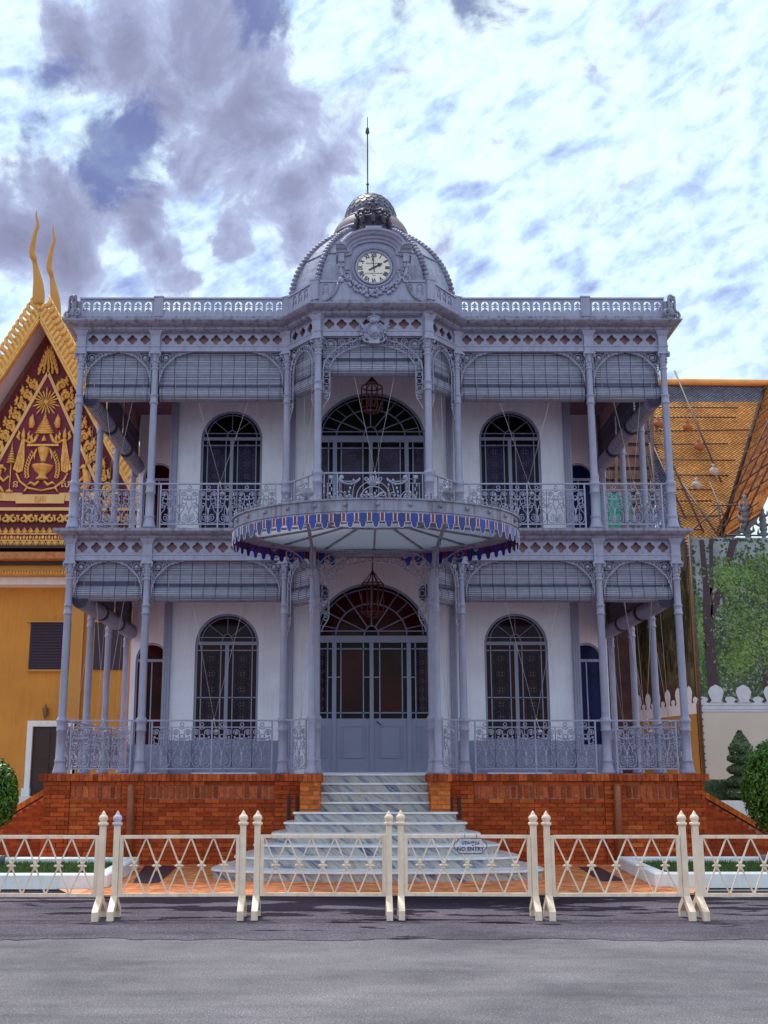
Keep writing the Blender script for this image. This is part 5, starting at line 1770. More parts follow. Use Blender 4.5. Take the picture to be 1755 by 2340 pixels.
for k in range(60):
    a = 2 * PI * k / 60
    s_ = 0.009 if k % 5 == 0 else 0.0055
    m.blob((CKX + 0.300 * math.cos(a), AY - 0.016, CKZ + 0.300 * math.sin(a)), (s_, 0.003, s_), 6, 4)
m.build('minute_track', M_BLACK, dial)
for (t, z_, s_) in (('GEORGES AMMAN', 0.085, 0.036), ('RUE MONTMARTRE', -0.115, 0.036), ('PARIS', -0.155, 0.026)):
    obj('maker_lettering', text_mesh(t, s_, 0.001), M_BLACK, dial, (CKX, AY - 0.017, CKZ + z_), rot=UPRIGHT)
def hand(a, L_, back, wd, nm, yy):
    dx, dz = math.cos(a), math.sin(a)
    px, pz = -dz, dx
    def q(u, v):
        return (CKX + dx * u + px * v, CKZ + dz * u + pz * v)
    poly = [q(-back, wd * 0.6), q(-back * 0.5, wd * 0.35), q(0, wd * 0.6), q(L_ * 0.45, wd * 0.4), q(L_ * 0.60, wd * 1.2), q(L_ * 0.78, wd * 0.5), q(L_, 0), q(L_ * 0.78, -wd * 0.5), q(L_ * 0.60, -wd * 1.2), q(L_ * 0.45, -wd * 0.4), q(0, -wd * 0.6), q(-back * 0.5, -wd * 0.35), q(-back, -wd * 0.6)]
    MB().prism(poly[::-1], yy, yy + 0.006).build(nm, M_BLACK, dial)
hand(R(28), 0.185, 0.10, 0.030, 'hour_hand', AY - 0.030)
hand(R(95), 0.265, 0.09, 0.014, 'minute_hand', AY - 0.038)
m = MB()                                                   # flower swag under the dial
rnd = random.Random(5)
for k in range(110):
    t = k / 109
    a = R(205 + 130 * t)
    wd = 0.05 + 0.06 * math.sin(PI * t)
    q = 0.52 + rnd.uniform(-wd, wd) * 0.75
    s_ = rnd.uniform(0.018, 0.038)
    m.blob((CKX + q * math.cos(a), AY - 0.02 - rnd.uniform(0, 0.03), CKZ + 0.02 + q * math.sin(a) * 1.0), (s_, s_ * 0.8, s_), 6, 4)
for sx in (-1, 1):
    for k in range(16):
        m.blob((CKX + sx * (0.50 + rnd.uniform(-0.05, 0.05)), AY - 0.02, CKZ - 0.24 + 0.016 * k + rnd.uniform(-0.02, 0.02)), rnd.uniform(0.016, 0.03), 6, 4)
m.blob((CKX - 0.60, AY - 0.01, CKZ - 0.24), (0.06, 0.03, 0.06), 10, 5)
m.tube(arc(CKX + 0.60, CKZ - 0.22, 0.065, 100, 440, 14, y=AY - 0.02), 0.018, 5)
m.tube(arc(CKX, CKZ - 0.50, 0.06, 0, 360, 14, y=AY - 0.03)[:-1], 0.022, 5, closed=True)
m.build('flower_swag', M_IRON, clock)
for sx in (-1, 1):
    MB().tube([(p[0], AY - 0.02, p[2]) for p in bez((sx * 1.0, 9.97), (sx * 0.82, 9.99), (sx * 0.68, 10.10), (sx * 0.64, 10.34))], 0.030, 6).build('scroll_edge', M_IRON2, clock)

# ---- coat of arms on the frieze
m = MB()
cy_ = BY - 0.09
m.prism(sym([(0.0, 9.34), (0.10, 9.36), (0.17, 9.44), (0.20, 9.58), (0.18, 9.70), (0.10, 9.74)])[::-1], cy_, cy_ + 0.06)
m.blob((0, cy_, 9.56), (0.13, 0.05, 0.15), 12, 6)
m.blob((0, cy_ - 0.02, 9.80), (0.11, 0.07, 0.075), 10, 6)
for k in range(5):
    a = R(180 * k / 4)
    m.tube([(0.115 * math.cos(a), cy_ - 0.03, 9.78), (0.10 * math.cos(a), cy_ - 0.05, 9.86), (0.0, cy_ - 0.03, 9.91)], 0.016, 5)
m.blob((0, cy_ - 0.03, 9.93), 0.03, 8, 5)
m.tube([(0, cy_ - 0.03, 9.93), (0, cy_ - 0.03, 10.0)], 0.012, 5)
rnd = random.Random(9)
for s_ in (-1, 1):
    m.tube([(s_ * 0.12, cy_ + 0.01, 9.50), (s_ * 0.26, cy_ - 0.02, 9.76)], [0.026, 0.036], 8)
    for k in range(22):
        m.blob((s_ * rnd.uniform(0.14, 0.27), cy_ + rnd.uniform(-0.01, 0.03), rnd.uniform(9.38, 9.66)), (rnd.uniform(0.015, 0.03), 0.02, rnd.uniform(0.02, 0.045)), 6, 4)
    m.tube((lambda q: q if s_ > 0 else mir(q))(spiral(0.12, 9.36, 0.07, 0.02, 20, -300, 16, y=cy_ - 0.01)), 0.022, 5)
for k in range(30):
    m.blob((rnd.uniform(-0.15, 0.15), cy_ - rnd.uniform(0.03, 0.06), rnd.uniform(9.38, 9.74)), rnd.uniform(0.012, 0.026), 6, 4)
m.box(-0.10, 0.10, cy_ - 0.03, cy_ + 0.04, 9.27, 9.35)
m.build('coat_of_arms', M_IRON, pav_t, (0.022, 0, 9.19 - 9.27 * 0.85), scale=(1.0, 1.0, 0.85))

# ================================================================== STEPS
st_t = thing('marble_staircase', 'veined grey-white marble steps flaring out in rounded tiers to the entrance', 'staircase', (0, -2.0, 0))
def step_outline(W_s, Yf, rc, Yb):
    """rounded tier: flat front, bowed ends that draw in again towards the plinth"""
    if rc < 0.2:
        return [(-W_s, Yb), (-W_s, Yf + 0.04), (-W_s + 0.04, Yf), (W_s - 0.04, Yf), (W_s, Yf + 0.04), (W_s, Yb)]
    Yc = Yf + rc
    ex = 2.0 / 2.5
    pts = []
    for k in range(0, 41):
        a = PI + PI * k / 40
        c_, d_ = math.cos(a), math.sin(a)
        pts.append((W_s * math.copysign(abs(c_) ** ex, c_), Yc - rc * abs(d_) ** ex))
    bk = 0.9 - Yc
    for k in range(1, 12):
        a = (PI / 2) * k / 16
        pts.append((W_s * math.cos(a), Yc + bk * math.sin(a)))
    left = [(-x, y) for x, y in pts[41:]][::-1]
    return left + pts
RS = 0.152
specs = [(0.905, -0.36, 0), (0.905, -0.60, 0), (0.905, -0.84, 0), (0.905, -1.07, 0), (1.32, -1.36, 0.10), (1.46, -1.70, 0.22), (1.64, -2.08, 0.36), (1.90, -2.52, 0.50), (2.16, -3.02, 0.66), (2.46, -3.56, 0.80)]
for k, (ws, yf, rc) in enumerate(specs):
    z1 = PF - RS * k
    z0 = z1 - RS
    if rc == 0:
        poly = [(-ws, 0.0), (-ws, yf), (ws, yf), (ws, 0.0)]
    else:
        poly = step_outline(ws, yf, rc, -1.235 if k < 7 else -0.27)
    inner_ = poly
    stp = MB().prismz(poly, z0 - 0.002, z1 - 0.03).build('step', M_MARBLE, st_t, (0, 2.0, 0))
    nose = MB()
    cxn, cyn = 0.0, yf + 0.6
    if rc == 0:
        nose.box(-ws, ws, yf - 0.03, 0.0, z1 - 0.03, z1)
    else:
        pl = step_outline(ws + 0.03, yf - 0.03, rc + 0.02, -1.235 if k < 7 else -0.27)
        nose.prismz(pl, z1 - 0.03, z1 - 0.008)
        pl2 = step_outline(ws + 0.024, yf - 0.024, rc + 0.02, -1.235 if k < 7 else -0.27)
        nose.prismz(pl2, z1 - 0.008, z1)
    nose.build('nosing', M_NOSE, stp)

# ================================================================== BLINDS
def blind(label, a, b, zt, zroll, rr, cords=True, zrail=None, sag=0.0):
    a, b = Vector(a), Vector(b)
    d = b - a
    L = d.length - 0.17
    rz = math.atan2(d.y, d.x)
    mid = (a + b) / 2
    n = Vector((-d.y, d.x)).normalized()              # inward
    t = thing('bamboo_blind', label, 'blind', (mid.x, mid.y, zroll), rz, 'rolled bamboo blinds of the verandas')
    rnd = random.Random(hash(label) & 0xffff)
    m = MB()
    z = zt - zroll - 0.01
    y0 = 0.10
    k = 0
    zend = rr * 0.5
    while z > zend:
        f_ = max(0.0, 1 - (z - zend) / 0.25)
        yy = y0 + f_ * f_ * 0.03 + rnd.uniform(-0.004, 0.004)
        tilt = rnd.uniform(-0.004, 0.004)
        m.add([(-L / 2, yy, z - 0.013 + tilt), (L / 2, yy, z - 0.013 - tilt), (L / 2, yy - 0.006, z + 0.011 - tilt), (-L / 2, yy - 0.006, z + 0.011 + tilt),
               (-L / 2, yy + 0.008, z), (L / 2, yy + 0.008, z)], [(0, 1, 2, 3), (1, 0, 4, 5), (3, 2, 5, 4)])
        z -= 0.0345
    m.build('slats', M_BLIND, t, kind='stuff')
    MB().box(-L / 2, L / 2, y0 + 0.006, y0 + 0.010, zend, zt - zroll - 0.01).build('backing', M_STRING, t)
    m = MB()
    ns = 26
    yc = y0 + rr * 0.55
    for j in range(ns):                                # the roll: one slat per facet, slightly lapped
        a0, a1 = 2 * PI * j / ns, 2 * PI * (j + 0.74) / ns
        r0, r1 = rr * (1 + rnd.uniform(-0.008, 0.008)), rr * (1 + rnd.uniform(-0.008, 0.008))
        sg = sag * rnd.uniform(0.6, 1.0)
        vs = []
        for (aa, r_) in ((a0, r0), (a1, r1)):
            for x_, s_ in ((-L / 2, 0), (-L / 4, -0.006), (0, -0.010), (L / 4, -0.006), (L / 2, 0)):
                vs.append((x_, yc + r_ * math.cos(aa), r_ * math.sin(aa) * 1.02 + s_))
        m.add(vs, [(i, i + 5, i + 6, i + 1) for i in range(4)])
    m.build('roll', M_BLIND, t)
    m = MB()
    for s_ in (-1, 1):                                 # spiral ends of the roll
        for q in range(4):
            m.tube([(s_ * (L / 2 - 0.004), yc + rr * (0.92 - q * 0.22) * math.cos(2 * PI * i / 14), rr * (0.92 - q * 0.22) * math.sin(2 * PI * i / 14)) for i in range(14)], 0.012, 4, closed=True)
    m.tube([(-L / 2 + 0.012, yc, 0), (L / 2 - 0.012, yc, 0)], rr * 0.93, 18)
    m.build('roll_core', M_STRING, t)
    m = MB()
    nst = max(3, int(round(L / 0.215)))
    for i in range(nst):
        x_ = -L / 2 + 0.05 + (L - 0.10) * i / (nst - 1)
        m.tube([(x_ + 0.006 * math.sin(i * 3 + q), y0 - 0.007, zend + (zt - zroll - zend) * q / 4) for q in range(5)], 0.0045, 4)
        m.tube([(x_ + 0.012 * math.sin(i), yc + (rr + 0.004) * math.cos(2 * PI * q / 20), (rr + 0.004) * math.sin(2 * PI * q / 20) * 1.02) for q in range(20)], 0.0045, 4, closed=True)
    m.build('binding_string', M_STRING, t)
    m = MB()
    xs_ = (-L * 0.38, L * 0.38) if L > 0.8 else (-L * 0.2, L * 0.2)
    for x_ in xs_:
        m.tube([(x_, y0 - 0.012, zt - zroll), (x_ + 0.02, y0 - 0.02, rr * 0.3), (x_ + 0.02, yc - rr - 0.012, 0), (x_ + 0.02, yc - rr * 0.7, -rr * 0.75)], 0.0042, 4)
    if zrail is not None:
        zk = zrail - zroll
        xk = 0.03
        for x_ in ((-L * 0.19, L * 0.22) if L > 0.8 else (L * 0.1, L * 0.3)):
            m.tube([(x_, yc - 0.02, -rr * 0.9), (xk, 0.02, zk + 0.03)], 0.0032, 4)
        m.blob((xk, -0.004, zk + 0.012), (0.022, 0.026, 0.026), 7, 5)
        m.tube([(xk, -0.02, zk), (xk + 0.03, -0.03, zk - 0.10), (xk + 0.06, -0.03, zk - 0.17), (xk + 0.02, -0.03, zk - 0.22)], 0.006, 4)
        m.blob((xk + 0.05, -0.03, zk - 0.19), (0.045, 0.02, 0.022), 7, 5)
    m.build('pull_cord', M_CORD, t)
    return t
ZL, ZU = 5.32, 9.355
F = FRONT
names = ['narrow', 'wide', 'slim', 'short', 'slim', 'wide', 'narrow']
side_of = ['left', 'left', 'left', 'centre', 'right', 'right', 'right']
for i in range(7):
    for lvl in (0, 1):
        sd_ = side_of[i]
        fl = 'lower' if lvl == 0 else 'upper'
        if i == 3:
            if lvl == 1:
                blind('short rolled bamboo blind under the coat of arms above the upper balcony', F[3], F[4], ZU, 8.80, 0.14, zrail=UF + 0.85)
            continue
        if i in (0, 6):
            lb = f'narrow rolled bamboo blind at the {sd_} corner of the {fl} veranda front'
        elif i in (1, 5):
            lb = f'wide rolled bamboo blind over the {sd_} window of the {fl} veranda front'
        else:
            lb = f'slim rolled bamboo blind in the {sd_} angled side of the {fl} entrance bay'
        zr = (4.735 if lvl == 0 else 8.57)
        if i in (2, 4):
            zr += -0.10 if lvl == 0 else 0.03
        if i == 0 and lvl == 0:
            zr += 0.02
        blind(lb, F[i], F[i + 1], ZL if lvl == 0 else ZU, zr, 0.145 if lvl == 0 else 0.140, zrail=(PF + 0.92 if lvl == 0 else UF + 0.85))
for sx in (-1, 1):
    sd_ = 'left' if sx < 0 else 'right'
    for lvl in (0, 1):
        fl = 'lower' if lvl == 0 else 'upper'
        for i in range(3):
            a, b = (sx * CX, SIDEY[i]), (sx * CX, SIDEY[i + 1])
            if sx < 0:
                a, b = b, a
            pos = ('nearest', 'second', 'rearmost')[i]
            blind(f'{pos} rolled bamboo blind along the {sd_} side of the {fl} veranda', a, b, ZL if lvl == 0 else ZU, 4.62 if lvl == 0 else 8.45, 0.15, zrail=(PF + 0.92 if lvl == 0 else UF + 0.85))

# ================================================================== LANTERNS
def lantern(label, y, ztop, zbot, r_):
    t = thing('hanging_lantern', label, 'lantern', (0, y, zbot), 0)
    h = ztop - zbot
    m = MB()
    m.tube([(r_ * math.cos(R(a)), r_ * math.sin(R(a)), 0) for a in range(0, 360, 20)], 0.012, 5, closed=True)
    m.tube([(r_ * math.cos(R(a)), r_ * math.sin(R(a)), h * 0.68) for a in range(0, 360, 20)], 0.014, 5, closed=True)
    for a in range(0, 360, 60):
        c_, s_ = math.cos(R(a)), math.sin(R(a))
        m.tube([(r_ * c_, r_ * s_, -0.03), (r_ * c_, r_ * s_, h * 0.68)], 0.012, 5)
        m.tube([(r_ * c_, r_ * s_, h * 0.68), (r_ * 0.55 * c_, r_ * 0.55 * s_, h * 0.80), (0, 0, h)], 0.010, 5)
        m.tube([(r_ * c_, r_ * s_, 0), (r_ * 0.5 * c_, r_ * 0.5 * s_, -0.09), (0, 0, -0.10)], 0.009, 5)
    m.build('cage', M_LANT, t)
    MB().tube([(0, 0, h), (0, 0, (9.73 if zbot > 6 else 5.72) - zbot)], 0.016, 6).build('hanging_rod', M_LANT, t)
    m = MB()
    m.tube([(0, 0, 0.04), (0, 0, h)], 0.016, 6)
    for k in range(4):
        a = R(45 + 90 * k)
        m.tube([(0, 0, 0.10), (0.05 * math.cos(a), 0.05 * math.sin(a), 0.06), (0.09 * math.cos(a), 0.09 * math.sin(a), 0.12)], 0.009, 5)
        m.tube([(0.09 * math.cos(a), 0.09 * math.sin(a), 0.12), (0.09 * math.cos(a), 0.09 * math.sin(a), 0.25)], 0.015, 6)
        m.tube([(0.09 * math.cos(a), 0.09 * math.sin(a), 0.25), (0.09 * math.cos(a), 0.09 * math.sin(a), 0.31)], [0.013, 0.003], 6)
    m.build('candle_cluster', M_LANT, t)
lantern('dark red wire cage lantern hanging before the upper balcony arch', 0.35, 8.98, 8.34, 0.20)
lantern('dark red candle lantern hanging under the entrance canopy before the door', 0.35, 5.20, 4.42, 0.20)

# ================================================================== SIDE STAIR WALLS
for sx in (-1, 1):
    t = thing('brick_stair_wall', f'low sloping red brick stair wall against the {"left" if sx < 0 else "right"} flank of the pavilion base', 'stair wall', (sx * 5.8, 1.4, 0))
    Z0, Z1, XA, XB = 1.34, 0.30, 0.0, 1.55
    core = MB().prism([(0, -0.02), (sx * 1.75, -0.02), (sx * 1.75, 0.26), (0, 1.30)] if sx > 0 else [(0, -0.02), (0, 1.30), (sx * 1.75, 0.26), (sx * 1.75, -0.02)], 0, 2.2).build('core', M_MORTAR, t)
    mb, cop = MB(), MB()
    for r_ in range(18):
        z0 = r_ * 0.0735
        xmax = 1.75 if z0 + bh < 0.26 else 1.75 * (1.30 - z0 - bh) / 1.04
        x_ = -0.13 if r_ % 2 else 0.0
        while x_ < xmax - 0.03:
            a, b = max(x_, 0.0), min(x_ + bl, xmax)
            if b - a > 0.04:
                mb.box(min(sx * a, sx * b) + 0.003, max(sx * a, sx * b) - 0.003, -0.012 + random.uniform(-0.003, 0.003), 0.05, z0, z0 + bh)
            x_ += bl
    mb.build('brickwork', M_BRICK, t, kind='stuff')
    n_ = 22
    for k in range(n_):
        u0, u1 = k / n_, (k + 0.93) / n_
        x0, x1 = sx * 1.80 * u0, sx * 1.80 * u1
        za, zb = 1.32 - 1.06 * u0, 1.32 - 1.06 * u1
        cop.add([(x0, -0.06, za), (x1, -0.06, zb), (x1, 0.3, zb), (x0, 0.3, za), (x0, -0.06, za + 0.11), (x1, -0.06, zb + 0.11), (x1, 0.3, zb + 0.11), (x0, 0.3, za + 0.11)],
                [(0, 3, 2, 1), (4, 5, 6, 7), (0, 1, 5, 4), (1, 2, 6, 5), (2, 3, 7, 6), (3, 0, 4, 7)])
    cop.build('coping', M_BRICKO, t, kind='stuff')

# ================================================================== BARRIERS
ZR0, ZR1 = 0.245, 0.855
def finial_mesh():
    m = MB()
    m.lathe([(0.040, 0), (0.052, 0.008), (0.058, 0.022), (0.052, 0.036), (0.036, 0.042), (0.040, 0.050), (0.050, 0.070), (0.050, 0.088), (0.042, 0.106), (0.028, 0.118), (0.024, 0.122), (0.022, 0.132), (0.004, 0.160), (0.001, 0.162)], n=24,
            flute=[0, 0, 0, 0, 0, 0.08, 0.10, 0.10, 0.08, 0.04, 0, 0, 0, 0])
    return m.mesh('finial')
ME_FIN, ME_FINL = finial_mesh(), finial_mesh()
ME_FIN.materials.append(M_CREAM)
ME_FINL.materials.append(M_LILAC)
ME_POST = MB().box(-0.032, 0.032, -0.032, 0.032, 0.17, 0.975).mesh('post')
def foot_mesh(s_):
    m = MB()
    y1, y2 = s_ * 0.03, s_ * 0.215
    vs = []
    prof = [(s_ * 0.002, 0.245), (s_ * 0.032, 0.235), (s_ * 0.235, 0.095), (s_ * 0.235, 0.0), (s_ * 0.170, 0.0), (s_ * 0.170, 0.060), (s_ * 0.002, 0.170)]
    k = len(prof)
    vs = [(-0.034, y, z) for y, z in prof] + [(0.034, y, z) for y, z in prof]
    m.add(vs, [tuple(range(k)), tuple(range(2 * k - 1, k - 1, -1))] + [(i, i + k, (i + 1) % k + k, (i + 1) % k) for i in range(k)])
    return m.mesh('foot')
ME_FF, ME_FB = foot_mesh(-1), foot_mesh(1)
def rosette_mesh():
    m = MB()
    m.blob((0, 0, 0), (0.016, 0.016, 0.016), 8, 5)
    for k in range(4):
        a = PI / 2 * k
        m.blob((0.024 * math.cos(a), 0, 0.024 * math.sin(a)), (0.017, 0.012, 0.017), 8, 5)
        m.blob((0.042 * math.cos(a), 0, 0.042 * math.sin(a)), (0.010, 0.008, 0.010), 6, 4)
    return m.mesh('rosette')
ME_ROS = rosette_mesh()
ME_RAIL = MB().box(0, 1, -0.018, 0.018, -0.018, 0.018).mesh('rail')
BRY = -7.65
spans = [(-4.56, -3.115, 'cream metal barrier cut off by the left edge of the picture', None),
         (-2.960, -1.575, 'cream metal barrier with a lilac finial on its left post, left of the steps', 'L'),
         (-1.425, 0.025, 'cream metal barrier standing before the left half of the marble steps', None),
         (0.155, 1.620, 'cream metal barrier carrying the clear no entry sign', None),
         (1.765, 3.255, 'cream metal barrier right of the one that carries the sign', None),
         (3.390, 4.86, 'cream metal barrier cut off by the right edge of the picture', None)]
ANG = [0.0, 0.012, 0.0, -0.004, -0.012, 0.008]
for k, (xa, xb, lb, spec) in enumerate(spans):
    t = thing('crowd_barrier', lb, 'barrier', ((xa + xb) / 2, BRY + [-0.06, -0.03, 0.02, 0.02, -0.02, -0.04][k], 0), ANG[k], 'cream barriers along the road edge')
    t.rotation_euler = ([0.004, -0.006, 0.003, -0.002, 0.006, -0.004][k], [0.002, -0.003, 0.002, 0.003, -0.002, 0.001][k], ANG[k])
    hw = (xb - xa) / 2
    for s_ in (-1, 1):
        p = obj('post', ME_POST, M_CREAM, t, (s_ * hw, 0, 0))
        obj('finial', ME_FINL if (spec == 'L' and s_ < 0) else ME_FIN, None, p, (0, 0, 0.972))
        obj('foot', ME_FF, M_CREAM, p, (0, 0, 0))
        obj('foot', ME_FB, M_CREAM, p, (0, 0, 0))
        obj('upright', ME_RAIL, M_CREAM, t, (s_ * (hw - 0.055), 0, ZR0 - 0.018), rot=(0, -PI / 2, 0), scale=(ZR1 - ZR0 + 0.036, 1.1, 1.1))
    for z_ in (ZR0, ZR1):
        obj('rail', ME_RAIL, M_CREAM, t, (-hw + 0.03, 0, z_), scale=(2 * hw - 0.06, 1, 1))
    n_ = 5
    x0 = -hw + 0.078
    st = (2 * hw - 0.156) / n_
    for q in range(n_):
        xc = x0 + (q + 0.5) * st
        for s_ in (-1, 1):
            MB().bar((xc - s_ * st / 2 * 0.97, 0.003 * s_, ZR0 + 0.015), (xc + s_ * st / 2 * 0.97, 0.003 * s_, ZR1 - 0.015), 0.015, 0.017, up=(0, 1, 0)).build('diagonal_bar', M_CREAM, t)
        obj('rosette', ME_ROS, M_CREAM, t, (xc, -0.012, (ZR0 + ZR1) / 2))
# hanging sign
sg = thing('no_entry_sign', 'clear plastic no entry sign with blue outline hung from a barrier rail', 'sign', (0.918, BRY - 0.045, 0.760))
def sign_out(w_, h_, r_):
    pts = []
    for (qx, qz) in ((1, 1), (-1, 1), (-1, -1), (1, -1)):
        seg = [(w_, h_ * 0.0), (w_ - 0.012, h_ * 0.35), (w_ - 0.03, h_ * 0.48), (w_ - 0.04, h_ * 0.62), (w_ - 0.055, h_ * 0.9), (w_ - 0.075, h_)]
        if qx * qz < 0:
            seg = seg[::-1]
        pts += [(qx * x, qz * z) for x, z in seg]
    return pts
so = sign_out(0.183, 0.082, 0)
MB().prism(so[::-1], -0.002, 0.002).build('plate', M_ACRYL, sg)
MB().tube([(x, -0.003, z) for x, z in so], 0.0042, 4, closed=True).build('outline', M_SIGNB, sg)
obj('lettering', text_mesh('NO ENTRY', 0.060, 0.0008, bold=0.0014), M_SIGNB, sg, (0, -0.005, -0.034), rot=UPRIGHT, scale=(0.98, 1, 1))
obj('lettering', text_mesh('ហាមចូល', 0.058, 0.0008, bold=0.0016), M_SIGNB, sg, (0, -0.005, 0.030), rot=UPRIGHT)
for x_ in (-0.058, 0.072):
    MB().tube([(x_, 0, 0.07), (x_, 0.02, 0.118), (x_, 0.05, 0.12), (x_, 0.07, 0.10)], 0.003, 4).build('tie', M_BLACK, sg)

# ================================================================== LEFT HALL
TX, TY = -10.0, 14.0
hall = thing('temple_hall', 'ochre hall with a gilded maroon gable and twin horn finials left of the pavilion', 'hall', (TX, TY, 0))
def hp(name, m, mm, **kw):
    return m.build(name, mm, hall, **kw)
# wall with door and window openings left simple: solid wall, set-in shutters and door
wall_h = MB()
wall_h.box(-9, 9.5, 0.55, 8, -0.05, 8.0)
hp('wall', wall_h, M_OCHRE)
hp('terrace', MB().box(-9, 9.5, -1.2, 0.55, -0.05, 0.85), M_WHITE)
hp('corner_pilaster', MB().box(1.05, 1.42, 0.40, 0.60, 0.85, 7.3), M_OCHRE2)
for x_ in (-4.6, 3.6, 6.3):
    hp('corner_pilaster', MB().box(x_, x_ + 0.37, 0.40, 0.60, 0.85, 7.3), M_OCHRE2)
win = hp('window', MB().box(-0.22, 1.0, 0.50, 0.58, 4.58, 6.02), M_SHUT)
for k in range(16):
    MB().add([(-0.19, 0.47, 4.62 + k * 0.087), (0.97, 0.47, 4.62 + k * 0.087), (0.97, 0.50, 4.69 + k * 0.087), (-0.19, 0.50, 4.69 + k * 0.087)], [(0, 1, 2, 3)]).build('slat', M_SHUT, win)
MB().box(-0.34, 1.12, 0.44, 0.60, 6.02, 6.08).build('lintel', M_OCHRE2, win)
MB().box(-0.25, 1.03, 0.44, 0.60, 4.53, 4.58).build('sill', M_OCHRE2, win)
win2 = hp('window', MB().box(1.75, 2.75, 0.50, 0.58, 4.58, 6.02), M_SHUT)
MB().box(1.66, 2.84, 0.44, 0.60, 6.02, 6.08).build('lintel', M_OCHRE2, win2)
door = hp('door', MB().box(0.06, 1.2, 0.47, 0.57, 0.85, 2.86), M_DARKWOOD)
for k in range(2):
    for z_ in (1.0, 1.95):
        MB().box(0.14 + k * 0.55, 0.58 + k * 0.55, 0.45, 0.47, z_, z_ + 0.8).build('panel', M_DARKWOOD, door)
fr = MB()
for (o_, t_) in ((0.0, 0.10), (0.10, 0.07)):
    d_ = 0.40 - 0.03 * (o_ == 0)
    fr.box(0.06 - o_ - t_, 0.06 - o_, d_, 0.60, 0.85, 2.88 + o_ + t_)
    fr.box(1.2 + o_, 1.2 + o_ + t_, d_, 0.60, 0.85, 2.88 + o_ + t_)
    fr.box(0.06 - o_, 1.2 + o_, d_, 0.60, 2.88 + o_, 2.88 + o_ + t_)
fr.box(-0.16, 0.08, 0.33, 0.60, 0.85, 1.08)
fr.build('door_frame', M_WHITE, door)
# cornice bands over the wall
hp('soffit_band', MB().box(-9, 9.5, -0.1, 0.6, 7.10, 7.32), M_WHITE)
hp('lower_cornice', MB().box(-9, 9.5, -0.45, 0.62, 7.32, 7.62), M_OCHRE2)
m = MB()
for k in range(120):
    m.blob((-4.2 + k * 0.085, -0.46, 7.40), (0.035, 0.03, 0.06), 6, 4)
hp('leaf_drops', m, M_GOLD, kind='stuff')
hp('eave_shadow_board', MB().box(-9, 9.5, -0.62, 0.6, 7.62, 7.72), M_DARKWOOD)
hp('eave_tiles', MB().sweep([(-9, -0.80), (9.5, -0.80)], [(0.0, 7.72), (0.06, 7.76), (0.02, 7.96), (-0.5, 8.10), (-0.5, 7.72)]), M_ROSE and mat('orange_eave_tile', (0.42, 0.13, 0.03), 0.5, 0.3, 8, 0.5, 25))
hp('eave_edge', MB().box(-9, 9.5, -0.75, 0.6, 8.10, 8.18), M_DARKWOOD)
m = MB().box(-9, 9.5, -0.55, 0.6, 8.18, 8.62)
hp('frieze_band', m, M_MAROON)
m = MB()
for k in range(46):
    x_ = -3.9 + k * 0.19
    m.blob((x_, -0.56, 8.28), (0.075, 0.04, 0.075), 8, 5)
    m.tube(arc(x_, 8.28, 0.075, 0, 180, 8, y=-0.58), 0.018, 4)
    m.blob((x_, -0.56, 8.46), (0.05, 0.03, 0.06), 8, 5)
    m.blob((x_ + 0.095, -0.56, 8.44), (0.03, 0.03, 0.07), 6, 4)
    m.blob((x_ + 0.095, -0.56, 8.26), (0.03, 0.03, 0.05), 6, 4)
    m.add([(x_ - 0.09, -0.57, 8.60), (x_ + 0.09, -0.57, 8.60), (x_, -0.58, 8.76)], [(0, 1, 2)])
    m.tube([(x_ - 0.085, -0.58, 8.61), (x_, -0.58, 8.75), (x_ + 0.085, -0.58, 8.61)], 0.022, 4)
m.box(-4, 5, -0.585, -0.50, 8.355, 8.385)
m.box(-4, 5, -0.585, -0.50, 8.55, 8.585)
m.box(-4, 5, -0.585, -0.50, 8.18, 8.20)
hp('gilded_frieze', m, M_GOLD)
# tympanum
SL = 1.80
AP = 15.20
hp('tympanum', MB().prism([(-(AP - 8.6) / SL, 8.6), ((AP - 8.6) / SL, 8.6), (0, AP)], 0.0, 0.12), M_MAROON2)
tri_ap, TS = 13.85, 2.10
hp('inner_field', MB().prism([(-(tri_ap - 9.48) / TS, 9.48), ((tri_ap - 9.48) / TS, 9.48), (0, tri_ap)], -0.03, 0.0), M_MAROON)
m = MB()
for s_ in (-1, 1):
    m.bar((s_ * (tri_ap - 9.40) / TS, -0.06, 9.40), (0, -0.06, tri_ap + 0.03), 0.09, 0.06, up=(0, 1, 0))
m.box(-3.3, 3.3, -0.09, -0.02, 9.40, 9.50)
hp('gold_border', m, M_GOLDL)
def flame(m, x, z, h, lean, y, w_=0.35):
    """a curled kbach leaf"""
    pts = [(x, y, z), (x + lean * h * 0.25, y - 0.02, z + h * 0.3), (x + lean * h * 0.05, y - 0.02, z + h * 0.65), (x + lean * h * 0.30, y, z + h)]
    m.tube(pts, [h * w_ * 0.35, h * w_ * 0.55, h * w_ * 0.40, 0.008], 6)
rnd = random.Random(21)
